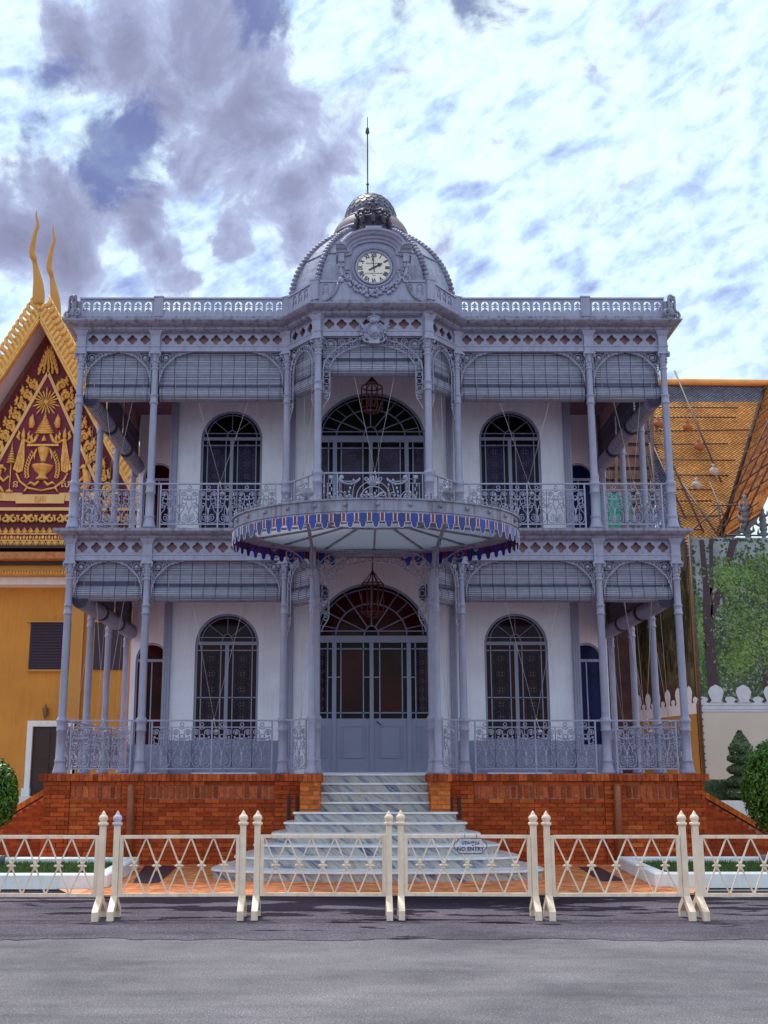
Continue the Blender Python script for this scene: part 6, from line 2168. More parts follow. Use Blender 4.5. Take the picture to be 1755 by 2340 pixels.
for s_ in (-1, 1):                                        # rinceaux climbing outside the triangle
    n_ = 12
    for k in range(n_):
        m = MB()
        z_ = 9.75 + (13.45 - 9.75) * k / (n_ - 1)
        x_ = (tri_ap - z_) / TS + 0.27
        q = 0.155
        sp = spiral(s_ * x_, z_, q, 0.03, 250 if s_ > 0 else -70, (250 - 470) if s_ > 0 else (-70 + 470), 18, y=-0.05)
        m.tube(sp, [0.062 - 0.034 * i / 18 for i in range(19)], 6)
        m.blob((s_ * x_, -0.07, z_), (0.055, 0.05, 0.055), 7, 5)
        for j in range(6):
            a = rnd.uniform(-30, 130)
            m.blob((s_ * (x_ + 0.19 * math.cos(R(a))), -0.05, z_ + 0.19 * math.sin(R(a))), (rnd.uniform(0.035, 0.06), 0.04, rnd.uniform(0.035, 0.06)), 7, 5)
        flame(m, s_ * (x_ + 0.12), z_ + 0.06, 0.30, s_ * 0.8, -0.05)
        m.tube([(s_ * (x_ - 0.13), -0.04, z_ - 0.20), (s_ * (x_ - 0.15), -0.05, z_ - 0.02), (s_ * (x_ - 0.10), -0.05, z_ + 0.16)], [0.03, 0.045, 0.03], 6)
        hp('scroll_relief', m, M_GOLD)
m = MB()
for k in range(16):                                       # crowning leaf
    z_ = 13.92 + 0.048 * k
    wv = 0.27 * (1 - k / 16) ** 0.8 + 0.02
    for q in range(5):
        u = (q - 2) / 2
        m.blob((u * wv + rnd.uniform(-0.015, 0.015), -0.06, z_ - 0.05 * abs(u) + rnd.uniform(-0.02, 0.02)), (0.045, 0.05, 0.055), 7, 5)
    if k % 3 == 0:
        for q in (-1, 1):
            flame(m, q * wv, z_, 0.16, q * 0.5, -0.06)
m.tube([(0, -0.06, 14.55), (0, -0.06, 14.80)], [0.05, 0.004], 6)
hp('crowning_leaf', m, M_GOLD)
for k in range(24):                                       # horizontal rinceau under the field
    m = MB()
    x_ = -3.3 + k * 0.28
    sp = spiral(x_, 9.14, 0.12, 0.03, 90, 480 if k % 2 else -300, 14, y=-0.05)
    m.tube(sp, [0.05 - 0.024 * i / 14 for i in range(15)], 6)
    m.blob((x_ + 0.10, -0.05, 9.23 if k % 2 else 9.06), (0.05, 0.04, 0.05), 7, 5)
    flame(m, x_ + 0.12, 9.05, 0.22, 0.6, -0.05)
    hp('scroll_relief', m, M_GOLD)
# royal emblem, modelled in relief
emb = MB()
ey = -0.07
for k in range(20):
    a = 2 * PI * k / 20 + PI / 2
    ln = 0.34 + 0.10 * (k % 2 == 0) + 0.08 * abs(math.sin(a))
    emb.tube([(0.06 * math.cos(a), ey, 12.90 + 0.06 * math.sin(a)), (ln * 0.8 * math.cos(a), ey, 12.90 + ln * 0.8 * math.sin(a)), (ln * math.cos(a), ey, 12.90 + ln * math.sin(a))], [0.012, 0.032, 0.003], 5)
emb.blob((0, ey - 0.02, 12.90), (0.085, 0.06, 0.085), 12, 6)
for k in range(12):                                        # stepped spire crown
    t = k / 11
    emb.blob((0, ey, 11.90 + 0.62 * t), (0.31 * (1 - t) ** 1.2 + 0.015, 0.07, 0.036), 12, 5)
for s_ in (-1, 1):
    flame(emb, s_ * 0.42, 12.05, 0.46, -s_ * 0.2, ey, 0.42)
    emb.tube([(s_ * 0.20, ey, 11.84), (s_ * 0.30, ey, 11.62), (s_ * 0.44, ey, 11.56), (s_ * 0.58, ey, 11.66)], [0.05, 0.055, 0.05, 0.03], 6)
    flame(emb, s_ * 0.40, 11.62, 0.24, -s_ * 0.4, ey)
    for (dx, h_, ln) in ((-0.14, 0.30, -0.5), (0.0, 0.40, 0.1), (0.12, 0.34, 0.7)):
        flame(emb, s_ * (0.64 + dx), 11.66, h_, s_ * ln, ey, 0.30)
    emb.blob((s_ * 0.64, ey, 11.64), (0.09, 0.05, 0.07), 8, 5)
    # hanging cloth
    emb.prism([(s_ * 0.60, 11.60), (s_ * 0.70, 11.60), (s_ * 0.84, 10.96), (s_ * 0.90, 10.72), (s_ * 0.74, 10.60), (s_ * 0.60, 10.66), (s_ * 0.57, 11.0)][::int(-s_)], ey - 0.03, 0.0)
    for q in range(3):
        emb.tube([(s_ * 0.64, ey - 0.03, 11.55), (s_ * (0.66 + q * 0.06), ey - 0.04, 11.0), (s_ * (0.64 + q * 0.09), ey - 0.03, 10.66)], 0.018, 5)
    for k in range(10):                                    # laurel
        t = k / 9
        x_, z_ = 0.36 + 0.14 * math.sin(PI * (0.25 + 0.75 * t)) - 0.05 * t, 10.42 + 0.78 * t
        for q in (-1, 1):
            emb.tube([(s_ * x_, ey, z_), (s_ * (x_ + q * 0.05), ey, z_ + 0.06), (s_ * (x_ + q * 0.06), ey, z_ + 0.13)], [0.012, 0.034, 0.004], 5)
    emb.tube([(s_ * 0.20, ey, 11.38), (s_ * 0.28, ey, 11.20), (s_ * 0.26, ey, 11.02)], [0.03, 0.045, 0.01], 5)
    emb.tube([(s_ * 0.80, ey, 10.60), (s_ * 0.68, ey, 10.34), (s_ * 0.40, ey, 10.12), (0, ey, 10.04)], [0.03, 0.04, 0.035, 0.03], 6)
    emb.tube([(s_ * 0.08, ey, 10.34), (s_ * 0.20, ey, 10.22), (s_ * 0.34, ey, 10.30), (s_ * 0.44, ey, 10.22)], [0.04, 0.05, 0.045, 0.01], 6)
    emb.tube([(s_ * 0.42, ey - 0.01, 10.16), (s_ * 0.52, ey - 0.01, 10.0)], 0.03, 6)
    # tiered parasol and its bearer
    ux = 0.98
    emb.tube([(s_ * ux, ey, 10.05), (s_ * ux, ey, 10.95)], 0.020, 6)
    for q in range(6):
        emb.lathe([(0.15 * (1 - q / 6.5), 0), (0.13 * (1 - q / 6.5), 0.04), (0.06 * (1 - q / 6.5), 0.075)], (s_ * ux, ey, 10.92 + q * 0.085), 10)
    emb.tube([(s_ * ux, ey, 11.40), (s_ * ux, ey, 11.62)], [0.02, 0.003], 6)
    emb.lathe([(0.14, 0), (0.10, 0.05), (0.03, 0.10)], (s_ * ux, ey, 9.98), 10)
    emb.tube([(s_ * 1.36, ey, 10.02), (s_ * 1.42, ey, 10.28), (s_ * 1.40, ey, 10.52), (s_ * 1.30, ey, 10.72)], [0.08, 0.13, 0.12, 0.07], 8)
    emb.blob((s_ * 1.28, ey, 10.80), (0.09, 0.06, 0.08), 8, 5)
    emb.tube([(s_ * 1.22, ey, 10.78), (s_ * 1.13, ey, 10.72), (s_ * 1.16, ey, 10.64)], [0.04, 0.03, 0.02], 6)
    emb.tube([(s_ * 1.34, ey, 10.50), (s_ * 1.18, ey, 10.34), (s_ * 1.02, ey, 10.50)], [0.06, 0.05, 0.035], 6)
    emb.tube([(s_ * 1.36, ey, 10.20), (s_ * 1.22, ey, 10.08), (s_ * 1.16, ey, 9.98)], [0.07, 0.05, 0.04], 6)
    flame(emb, s_ * 1.36, 10.84, 0.42, s_ * 0.4, ey, 0.3)
emb.lathe([(0.07, 0.0), (0.10, 0.04), (0.09, 0.08), (0.14, 0.22), (0.19, 0.42), (0.20, 0.46)], (0, 0, 10.96), 14)
emb.lathe([(0.20, 0.0), (0.20, 0.05), (0.14, 0.09), (0.12, 0.16), (0.24, 0.26), (0.33, 0.40), (0.34, 0.44), (0.14, 0.47), (0.05, 0.54)], (0, 0, 10.40), 16)
emb.bar((-0.50, ey - 0.05, 11.48), (0.48, ey - 0.05, 11.48), 0.05, 0.06)
emb.tube([(0, ey, 11.62), (0, ey, 11.82)], [0.09, 0.01], 8)
hp('royal_emblem', emb, M_GOLD)
m = MB()
m.prism([(-0.74, 9.62), (0.74, 9.62), (0.76, 9.90), (-0.76, 9.90)], -0.13, -0.04)
for s_ in (-1, 1):
    m.prism([(s_ * 0.70, 9.70), (s_ * 2.0, 9.74), (s_ * 2.0, 9.98), (s_ * 0.56, 9.96)][::int(s_)], -0.09, -0.03)
rib = hp('ribbon', m, M_GOLDL)
obj('lettering', text_mesh('ក្រុង', 0.24, 0.01), M_GOLD, rib, (0.0, -0.15, 9.77), rot=UPRIGHT)
obj('lettering', text_mesh('ចៅ', 0.22, 0.01), M_GOLD, rib, (-1.36, -0.11, 9.86), rot=UPRIGHT)
ME_K1, ME_K2 = text_mesh('ន', 0.32, 0.02), text_mesh('ស', 0.32, 0.02)
obj('lettering', ME_K1, M_GOLDL, rib, (-0.80, -0.06, 10.24), rot=UPRIGHT)
obj('lettering', ME_K2, M_GOLDL, rib, (0.74, -0.06, 10.24), rot=UPRIGHT)
# bargeboards: two gables, one behind the other
def gable(y0, apex_z, depth, half, chofa_h, xoff, soff=True, cx0=0.0):
    bw = 0.62
    dz = bw * math.sqrt(1 + SL * SL)
    L_ = half
    for s_ in (-1, 1):
        poly = [(xoff, apex_z), (xoff + s_ * L_, apex_z - SL * L_), (xoff + s_ * L_, apex_z - SL * L_ - dz * 0.62), (xoff, apex_z - dz * 0.62)]
        b_ = MB().prism(poly[::int(-s_)], y0, y0 + 0.16).build('bargeboard', M_GOLD2, hall)
        m = MB()
        for k in range(2):
            off = dz * (0.56 - 0.10 * k)
            m.bar((xoff + s_ * 0.02, y0 - 0.02, apex_z - off), (xoff + s_ * L_, y0 - 0.02, apex_z - SL * L_ - off), 0.05, 0.05, up=(0, 1, 0))
        n_ = int(L_ / 0.085)
        for k in range(n_):                               # scale pattern along the board
            for r_ in range(4):
                x_ = xoff + s_ * (k + 0.5 * (r_ % 2)) * 0.085
                z_ = apex_z - SL * abs(x_ - xoff) - 0.10 - r_ * 0.14
                m.blob((x_, y0 - 0.01, z_), (0.055, 0.022, 0.075), 6, 4)
        m.build('scale_moulding', M_GOLD, b_)
        fl = MB()                                          # flame teeth along the edge
        nf = int(L_ * 2.06 / 0.215)
        for k in range(nf):
            t = (k + 1.2) * 0.215 / 2.06
            x_, z_ = xoff + s_ * t, apex_z - SL * t
            fl.tube([(x_, y0 + 0.06, z_ - 0.06), (x_ + s_ * 0.15, y0 + 0.05, z_ + 0.06), (x_ + s_ * 0.17, y0 + 0.05, z_ + 0.20), (x_ + s_ * 0.10, y0 + 0.06, z_ + 0.37)], [0.085, 0.085, 0.055, 0.006], 6)
        fl.build('flame_crest', M_GOLD, b_)
        if soff:
            MB().add([(xoff + s_ * 0.0, y0 + 0.14, apex_z - dz * 0.60), (xoff + s_ * L_, y0 + 0.14, apex_z - SL * L_ - dz * 0.60), (xoff + s_ * L_, y0 + depth, apex_z - SL * L_ - dz * 0.60), (xoff, y0 + depth, apex_z - dz * 0.60)], [(0, 1, 2, 3)]).build('soffit', M_SOFFIT, hall)
        MB().add([(xoff, y0 + 0.14, apex_z - 0.02), (xoff + s_ * L_, y0 + 0.14, apex_z - SL * L_ - 0.02), (xoff + s_ * L_, y0 + depth + 6, apex_z - SL * L_ - 0.02), (xoff, y0 + depth + 6, apex_z - 0.02)], [(0, 1, 2, 3)]).build('roof_slope', MATS['orange_eave_tile'], hall)
    # horn finial
    m = MB()
    z = apex_z
    path = [(0.12, -0.20, 0.20), (0.10, 0.15, 0.22), (0.06, 0.55, 0.18), (-0.02, 0.95, 0.12), (-0.09, 1.25, 0.09), (-0.15, 1.42, 0.115), (-0.20, 1.62, 0.105), (-0.17, 1.95, 0.09), (-0.13, 2.25, 0.07), (-0.07, 2.50, 0.055), (-0.10, 2.70, 0.045), (-0.14, 2.88, 0.03), (-0.13, 3.05, 0.006)]
    fine_path = []
    for i in range(len(path) - 1):                       # smooth the horn through its control points
        p0, p1, p2, p3 = path[max(i - 1, 0)], path[i], path[i + 1], path[min(i + 2, len(path) - 1)]
        for q in range(4):
            t_ = q / 4.0
            fine_path.append(tuple(0.5 * ((2 * b_) + (-a_ + c_) * t_ + (2 * a_ - 5 * b_ + 4 * c_ - d_) * t_ * t_ + (-a_ + 3 * b_ - 3 * c_ + d_) * t_ ** 3) for a_, b_, c_, d_ in zip(p0, p1, p2, p3)))
    path = fine_path + [path[-1]]
    cx1 = xoff + cx0
    m.tube([(cx1 + p[0], y0 + 0.08, z + p[1] * chofa_h / 3.05) for p in path], [max(0.004, p[2] * 0.86) for p in path], 10)
    m.tube([(cx1 - 0.13, y0 + 0.02, z + 1.50 * chofa_h / 3.05), (cx1 - 0.07, y0 - 0.06, z + 1.36 * chofa_h / 3.05), (cx1 - 0.03, y0 - 0.08, z + 1.20 * chofa_h / 3.05)], [0.07, 0.06, 0.015], 6)
    m.build('horn_finial', M_GOLDL if False else M_OCHRE2, hall)
gable(-0.95, 16.02, 0.95, 4.2, 3.05, -0.12, cx0=-0.20)
gable(1.6, 16.62, 0.6, 4.4, 3.2, -0.25, soff=False, cx0=-0.22)
# lamp bracket on the ochre wall
t = thing('wall_lantern', 'small bronze lantern on the ochre wall above the white-framed door', 'lantern', (-9.60, TY + 0.46, 3.22))
MB().box(-0.03, 0.03, 0.0, 0.10, 0.0, 0.10).build('bracket', M_DARKWOOD, t)
MB().lathe([(0.02, -0.12), (0.04, -0.08), (0.07, 0.0), (0.09, 0.18), (0.05, 0.24), (0.03, 0.28), (0.01, 0.33)], (0, -0.04, 0), 6, smooth=False).build('lamp_body', mat('old_bronze', (0.16, 0.10, 0.06), 0.5, 0.3, 20), t)

# ================================================================== RIGHT HALL ROOF
rh = thing('tiled_hall', 'steep orange and blue tiled hall roof under repair right of the pavilion', 'hall', (10.0, 12.0, 0))
M_TO = mat('orange_roof_tile', (0.86, 0.36, 0.095), 0.38, 0.22, 1.2, island=0.24, objrand=0)
M_TR = mat('red_orange_roof_tile', (0.85, 0.30, 0.07), 0.38, 0.22, 1.2, island=0.26)
M_TB = mat('blue_roof_tile', (0.10, 0.10, 0.24), 0.35, 0.25, 1.5, island=0.3)
M_TG = mat('grey_roof_tile', (0.20, 0.20, 0.27), 0.38, 0.25, 1.5, island=0.3)
M_GAP = mat('tile_gap', (0.03, 0.010, 0.012), 0.9)
def rp_(x, v, o=0.0):                                       # main slope: v 0 (eave) .. 1 (ridge)
    return (x - 10.0, 4.0 * v - 0.83 * o, 8.17 + 6.05 * v + 0.55 * o)
XL = 8.70
xv = lambda v: 10.33 + 3.17 * v                             # valley line
MB().add([rp_(XL, -0.1), rp_(xv(-0.1), -0.1), rp_(xv(1), 1), rp_(XL, 1)], [(0, 1, 2, 3)]).build('roof_slope', M_GAP, rh)
tiles = {'o': MB(), 'b': MB(), 'g': MB()}
SZ = 0.125
LV = math.hypot(4.0, 6.05)
for j in range(int(LV * 1.1 / (SZ * 0.5))):
    v = -0.1 + j * SZ * 0.5 / LV
    if v > 1:
        break
    i = 0
    x = XL + (SZ / 2 if j % 2 else 0)
    while x < xv(v) - 0.03:
        q = SZ * 0.45
        o0, o1 = 0.012, 0.034 + random.uniform(0, 0.008)
        vs = [rp_(x - q, v, o0 * 1.4), rp_(x, v - q * 1.05 / LV, o1), rp_(x + q, v, o0 * 1.4), rp_(x, v + q * 1.05 / LV, o0 * 0.6)]
        key = 'o'
        if v > 0.865:
            key = 'g'
        elif x < 9.03 - 0.12 * v:
            key = 'g'
        elif x < 9.25 - 0.12 * v:
            key = 'b'
        tiles[key].add(vs, [(0, 1, 2, 3)])
        x += SZ
for k, mm in (('o', M_TO), ('b', M_TB), ('g', M_TG)):
    tiles[k].build('roof_tiles', mm, rh, kind='stuff')
MB().tube([rp_(8.2, 1.0, 0.1), rp_(14.2, 0.985, 0.1)], 0.12, 8).build('ridge', M_TO, rh)
# wing roof that runs towards the viewer
def rw(s_, y, o=0.0):                                       # s: 0 eave (x=10.33) .. 1 ridge
    return (0.33 + 3.17 * s_ - 0.8 * o, y, 8.17 + 6.05 * s_ + 0.5 * o)
MB().add([rw(-0.05, 0.0), rw(-0.05, -3.2), rw(1, -3.2), rw(1, 4.0)], [(0, 1, 2, 3)]).build('roof_slope', M_GAP, rh)
mt = MB()
LS = math.hypot(3.17, 6.05)
for j in range(int(LS / (SZ * 0.5))):
    s_ = j * SZ * 0.5 / LS
    y = -3.2 + (SZ / 2 if j % 2 else 0)
    while y < 4.0 * s_ - 0.05:
        q = SZ * 0.45
        mt.add([rw(s_, y - q, 0.018), rw(s_ + q * 1.05 / LS, y, 0.006), rw(s_, y + q, 0.018), rw(s_ - q * 1.05 / LS, y, 0.036 + random.uniform(0, 0.008))], [(0, 1, 2, 3)])
        y += SZ
mt.build('roof_tiles', M_TR, rh, kind='stuff')
MB().tube([rw(0, -0.02, 0.05), rw(1, 4.0, 0.05)], 0.075, 6).build('valley', M_GAP, rh)
MB().box(-1.9, 8, 0.3, 4, 0, 8.0).build('wall', M_OCHRE, rh)
M_TIMB = mat('weathered_timber', (0.20, 0.105, 0.085), 0.8, 0.35, 4, 0.3, 20)
gb = MB().box(-3.6, -1.35, 1.2, 3.8, 0, 12.4).build('timber_end', mat('timber_shade_board', (0.085, 0.04, 0.045), 0.8, 0.3, 3), rh)
for k in range(16):
    MB().box(-3.6, -1.36, 1.13, 1.19, 6.4 + k * 0.38, 6.4 + k * 0.38 + 0.30 * random.uniform(0.8, 1.0)).build('plank', M_TIMB, gb)
for x_ in (-3.5, -2.6, -1.5):
    MB().bar((x_, 1.08, 6.0), (x_ + 0.3, 1.08, 12.4), 0.09, 0.09).build('stud', M_TIMB, gb)
# grey leaf acroteria at the eave corner
for (x_, s_) in ((0.30, 1.0), (0.74, 0.85)):
    m = MB()
    for k in range(9):
        t_ = k / 8
        wv = 0.26 * math.sin(PI * min(1, 0.25 + 0.75 * (1 - t_))) * (1 - t_ * 0.75)
        m.blob((0, 0, 0.15 + t_ * 1.2), (wv * 0.8 + 0.02, 0.06, 0.11), 8, 5)
        if k % 2 == 0 and k < 8:
            for q in (-1, 1):
                m.tube([(q * wv * 0.5, 0, 0.1 + t_ * 1.2), (q * (wv + 0.06), 0, 0.16 + t_ * 1.2), (q * (wv + 0.05), 0, 0.32 + t_ * 1.2)], [0.05, 0.045, 0.006], 6)
    m.build('acroterion', mat('grey_concrete_leaf', (0.22, 0.22, 0.26), 0.8, 0.3, 6, 0.5, 15), rh, (x_, -2.2, 7.45), scale=s_)
# scaffold over the roof: one thing, every pole a part
sc = thing('bamboo_scaffold', 'brown pole scaffold and ropes laid over the orange tiled roof', 'scaffold', (10.0, 12.0, 8.0))
def pole(a, b, r_=0.024, nm='pole'):
    MB().tube([(a[0], a[1], a[2] - 8.0), (b[0], b[1], b[2] - 8.0)], r_, 6).build(nm, M_SCAF, sc)
rnd = random.Random(17)
for k, v in enumerate((0.80, 0.73, 0.635, 0.545, 0.445, 0.35, 0.26, 0.19, 0.10, 0.02)):
    x0, x1 = 8.75 + rnd.uniform(0, 0.2), xv(v) - rnd.uniform(0.05, 0.9)
    pole(rp_(x0, v, 0.16), rp_(x1, v - rnd.uniform(-0.006, 0.006), 0.16))
for (xa, va, xb, vb) in ((10.45, 1.06, 10.75, 0.30), (9.1, 0.86, 9.75, 0.0), (9.55, 0.30, 10.25, -0.08), (10.4, 0.30, 10.55, -0.06), (9.0, 0.55, 9.35, 0.08)):
    pole(rp_(xa, va, 0.20), rp_(xb, vb, 0.20), 0.028, 'rope_pole')
for k in range(9):
    pole(rw(0.04 + 0.11 * k, -3.1, 0.15), rw(0.04 + 0.11 * k, 4.0 * (0.04 + 0.11 * k) - 0.2, 0.15))
for k in range(4):
    pole(rw(0.02, -2.6 + 0.9 * k, 0.2), rw(0.8, -2.6 + 0.9 * k, 0.2))
for (a, b) in (((-0.45, -1.6, 8.75), (0.9, -1.6, 8.78)), ((-0.25, -1.6, 8.78), (-0.15, -1.6, 7.3)), ((0.5, -1.6, 9.1), (0.62, -1.6, 7.2)), ((-1.0, -1.6, 8.05), (-0.22, -1.6, 8.72)), ((-0.9, -1.6, 7.45), (-0.1, -1.6, 7.95)), ((-0.1, -1.6, 7.92), (0.9, -1.6, 7.9)), ((-1.5, -1.7, 7.0), (-1.0, -1.7, 7.5)), ((-0.5, -1.6, 7.32), (1.2, -1.6, 7.34)), ((-1.3, 0.2, 6.2), (-1.45, 0.6, 11.2)), ((-1.75, 0.2, 6.2), (-1.7, 0.6, 11.0))):
    pole(a, b, 0.026)
for k in range(14):                                          # ladder rungs seen through the veranda
    z_ = 6.6 + 0.32 * k
    pole((-1.74, 0.3 + 0.02 * k, z_), (-1.34, 0.3 + 0.02 * k, z_), 0.015, 'rung')
bags = [(9.33, 0.66, M_SACKR, 'pale-topped red sandbag on the roof beside the veranda column'), (10.22, 0.64, M_SACKR, 'red and white sandbag tied high on the orange roof'), (10.38, 0.51, M_SACKR, 'brown-red sandbag tied at mid height on the orange roof'),
        (10.60, 0.35, M_SACK, 'tan sandbag tied low on the rope of the orange roof'), (9.93, 0.265, M_SACK, 'white sandbag hanging lowest on the orange roof')]
for (x_, v, mm, lb) in bags:
    p = rp_(x_, v, 0.30)
    m = MB()
    m.blob((0, 0, 0), (0.15, 0.10, 0.12), 10, 7)
    m.blob((0.05, -0.02, -0.05), (0.12, 0.09, 0.10), 10, 6)
    m.tube([(0, 0, 0.08), (0.0, 0.02, 0.16), (0.01, 0.02, 0.22)], [0.07, 0.035, 0.06], 8)
    o = m.build('sandbag', mm, None, (p[0] + 10.0, p[1] + 12.0, p[2]))
    tag(o, lb, 'sandbag', 'sandbags weighing down the roof sheeting')
t = thing('scaffold_net', 'green debris netting hung behind the right side veranda', 'netting', (6.2, 9.6, 0))
MB().add([(-0.9 + 0.14 * i, 0.05 * math.sin(i * 1.9), z) for z in (6.2, 8.95) for i in range(14)], [(i, i + 1, 15 + i, 14 + i) for i in range(13)]).build('sheet', M_NET, t)
MB().tube([(-1.0, 0, 8.95), (1.0, 0, 8.95)], 0.03, 6).build('rail', M_SCAF, t)

# ================================================================== PRINTED SCREENS
M_PSKY = mat('printed_sky', (0.30, 0.33, 0.36), 0.7, 0.35, 1.2)
M_PBARK = mat('printed_bark', (0.060, 0.030, 0.045), 0.7, 0.25, 5)
M_PLEAF = mat('printed_leaf', (0.12, 0.205, 0.050), 0.7, 0.35, 1.2, island=0.55)
M_PLEAFD = mat('printed_dark_leaf', (0.050, 0.082, 0.032), 0.7, 0.35, 1.2, island=0.5)
M_PWALL = mat('printed_cream_wall', (0.62, 0.55, 0.50), 0.7, 0.06, 0.8)
M_PCREN = mat('printed_white_merlon', (0.60, 0.60, 0.70), 0.7, 0.08, 4)
M_PLINE = mat('printed_shadow_line', (0.36, 0.36, 0.46), 0.7)
M_PMAR = mat('shaded_print_maroon', (0.045, 0.008, 0.008), 0.7, 0.4, 1.2, col2=(0.05, 0.020, 0.008))  # darkened colour carries the shade on the turned sheet
M_POCH = mat('printed_ochre_wall', (0.34, 0.17, 0.025), 0.7, 0.1, 1)
def merlon(x, z, w_, h_):
    return [(x - w_ * 0.5, z)] + [(x - w_ * 0.30, z + h_ * 0.12), (x - w_ * 0.42, z + h_ * 0.35), (x - w_ * 0.50, z + h_ * 0.60), (x - w_ * 0.36, z + h_ * 0.84), (x, z + h_), (x + w_ * 0.36, z + h_ * 0.84), (x + w_ * 0.50, z + h_ * 0.60), (x + w_ * 0.42, z + h_ * 0.35), (x + w_ * 0.30, z + h_ * 0.12), (x + w_ * 0.5, z)]
sA = thing('printed_screen', 'tall hoarding printed with trees and a crenellated cream wall, facing the road', 'printed screen', (8.50, 9.0, 0))
WS = 4.2
MB().box(0, WS, 0, 0.02, 0.6, 7.56).build('sheet', M_PSKY, sA)
m = MB()
trunks = [[(0.22, 3.2), (0.50, 3.2), (0.44, 5.2), (0.50, 6.2), (0.42, 6.25), (0.36, 7.5), (0.24, 7.5), (0.26, 6.3), (0.20, 5.4)],
          [(0.40, 5.5), (0.46, 5.4), (0.80, 6.2), (1.25, 7.5), (1.05, 7.5), (0.72, 6.4), (0.44, 5.8)],
          [(0.24, 4.6), (0.20, 5.0), (-0.0 + 0.04, 6.2), (0.02, 6.1), (0.12, 5.0)], [(0.42, 6.0), (0.52, 6.2), (0.60, 7.5), (0.50, 7.5)],
          [(1.62, 3.2), (1.74, 3.2), (1.72, 6.8), (1.66, 6.8)], [(2.4, 3.2), (2.65, 3.2), (2.7, 7.4), (2.5, 7.4)]]
for q in trunks:
    m.prism(q, -0.0125, -0.0095)
m.build('printed_trunks', M_PBARK, sA)
rnd = random.Random(31)
def leaves(n_, boxes, y, size):
    m = MB()
    for _ in range(n_):
        bx = rnd.choice(boxes)
        x, z = min(WS - 0.05, max(0.05, rnd.gauss(bx[0], bx[2]))), min(7.50, max(2.9, rnd.gauss(bx[1], bx[3])))
        a = rnd.uniform(0, PI)
        s_ = size * rnd.uniform(0.5, 1.4)
        c_, d_ = math.cos(a) * s_, math.sin(a) * s_
        yy = y - rnd.uniform(0, 0.0012)
        m.add([(x - c_, yy, z - d_), (x + d_ * 0.5, yy, z - c_ * 0.5), (x + c_, yy, z + d_), (x - d_ * 0.5, yy, z + c_ * 0.5)], [(0, 1, 2, 3)])
    return m
leaves(6200, [(0.7, 4.0, 0.7, 0.7), (1.9, 4.2, 0.8, 0.8), (3.2, 4.5, 0.7, 1.0), (0.15, 4.2, 0.25, 0.8), (1.2, 5.6, 0.7, 0.9), (2.0, 6.2, 0.7, 0.7)], -0.006, 0.060).build('printed_dark_foliage', M_PLEAFD, sA, kind='stuff')
leaves(3400, [(1.15, 5.2, 0.28, 0.5), (1.9, 5.6, 0.35, 0.45), (1.0, 4.4, 0.22, 0.25), (1.9, 4.5, 0.4, 0.3), (0.06, 5.0, 0.06, 0.4), (3.0, 6.0, 0.6, 0.9), (1.65, 6.6, 0.3, 0.25), (0.85, 6.5, 0.16, 0.25)], -0.014, 0.048).build('printed_foliage', M_PLEAF, sA, kind='stuff')
MB().box(0, WS, -0.020, -0.017, 0.6, 3.03).build('printed_wall', M_PWALL, sA)
m = MB()
m.box(0, WS, -0.024, -0.021, 3.03, 3.27)
for k in range(7):
    m.prism(merlon(0.40 + 0.705 * k, 3.26, 0.40, 0.47), -0.024, -0.021)
    m.prism(merlon(0.05 + 0.705 * k, 3.26, 0.28, 0.17), -0.0245, -0.0215)
m.build('printed_merlons', M_PCREN, sA)
m = MB()
for z_ in (3.03, 3.09, 3.19):
    m.box(0, WS, -0.026, -0.0245, z_, z_ + 0.018)
m.build('printed_moulding', M_PLINE, sA)
MB().tube([(-0.03, -0.03, 0), (-0.03, -0.03, 7.75)], 0.035, 6).build('corner_pole', M_SCAF, sA)
m = MB()
for k in range(40):
    m.box(-0.06, 0.03, -0.05, -0.02, 0.8 + k * 0.17, 0.83 + k * 0.17)
m.build('lacing', M_BLACK, sA)
# second sheet, turned away; its shade is put into the dark maroon and olive
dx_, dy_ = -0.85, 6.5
sB = thing('printed_screen', 'printed hoarding with its shade coloured in as dark maroon, seen edge-on through the right veranda columns', 'printed screen', (8.42, 9.05, 0), math.atan2(-dy_, -dx_) + PI)
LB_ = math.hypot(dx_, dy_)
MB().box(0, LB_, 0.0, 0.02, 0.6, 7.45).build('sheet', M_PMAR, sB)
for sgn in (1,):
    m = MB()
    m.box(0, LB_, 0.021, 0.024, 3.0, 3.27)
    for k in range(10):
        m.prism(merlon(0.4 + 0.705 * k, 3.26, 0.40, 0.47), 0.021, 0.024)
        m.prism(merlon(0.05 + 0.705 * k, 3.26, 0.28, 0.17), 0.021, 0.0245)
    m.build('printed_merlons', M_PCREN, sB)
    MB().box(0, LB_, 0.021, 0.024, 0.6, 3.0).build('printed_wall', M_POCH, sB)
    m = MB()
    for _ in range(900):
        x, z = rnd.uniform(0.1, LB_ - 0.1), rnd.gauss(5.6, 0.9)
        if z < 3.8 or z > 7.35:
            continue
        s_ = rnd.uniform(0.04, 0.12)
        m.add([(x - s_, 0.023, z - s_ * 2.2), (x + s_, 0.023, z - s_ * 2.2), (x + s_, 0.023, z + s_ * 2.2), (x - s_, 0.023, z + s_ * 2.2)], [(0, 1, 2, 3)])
    m.build('printed_foliage', mat('shaded_print_olive', (0.060, 0.045, 0.010), 0.8, 0.3, 2, island=0.5), sB, kind='stuff')

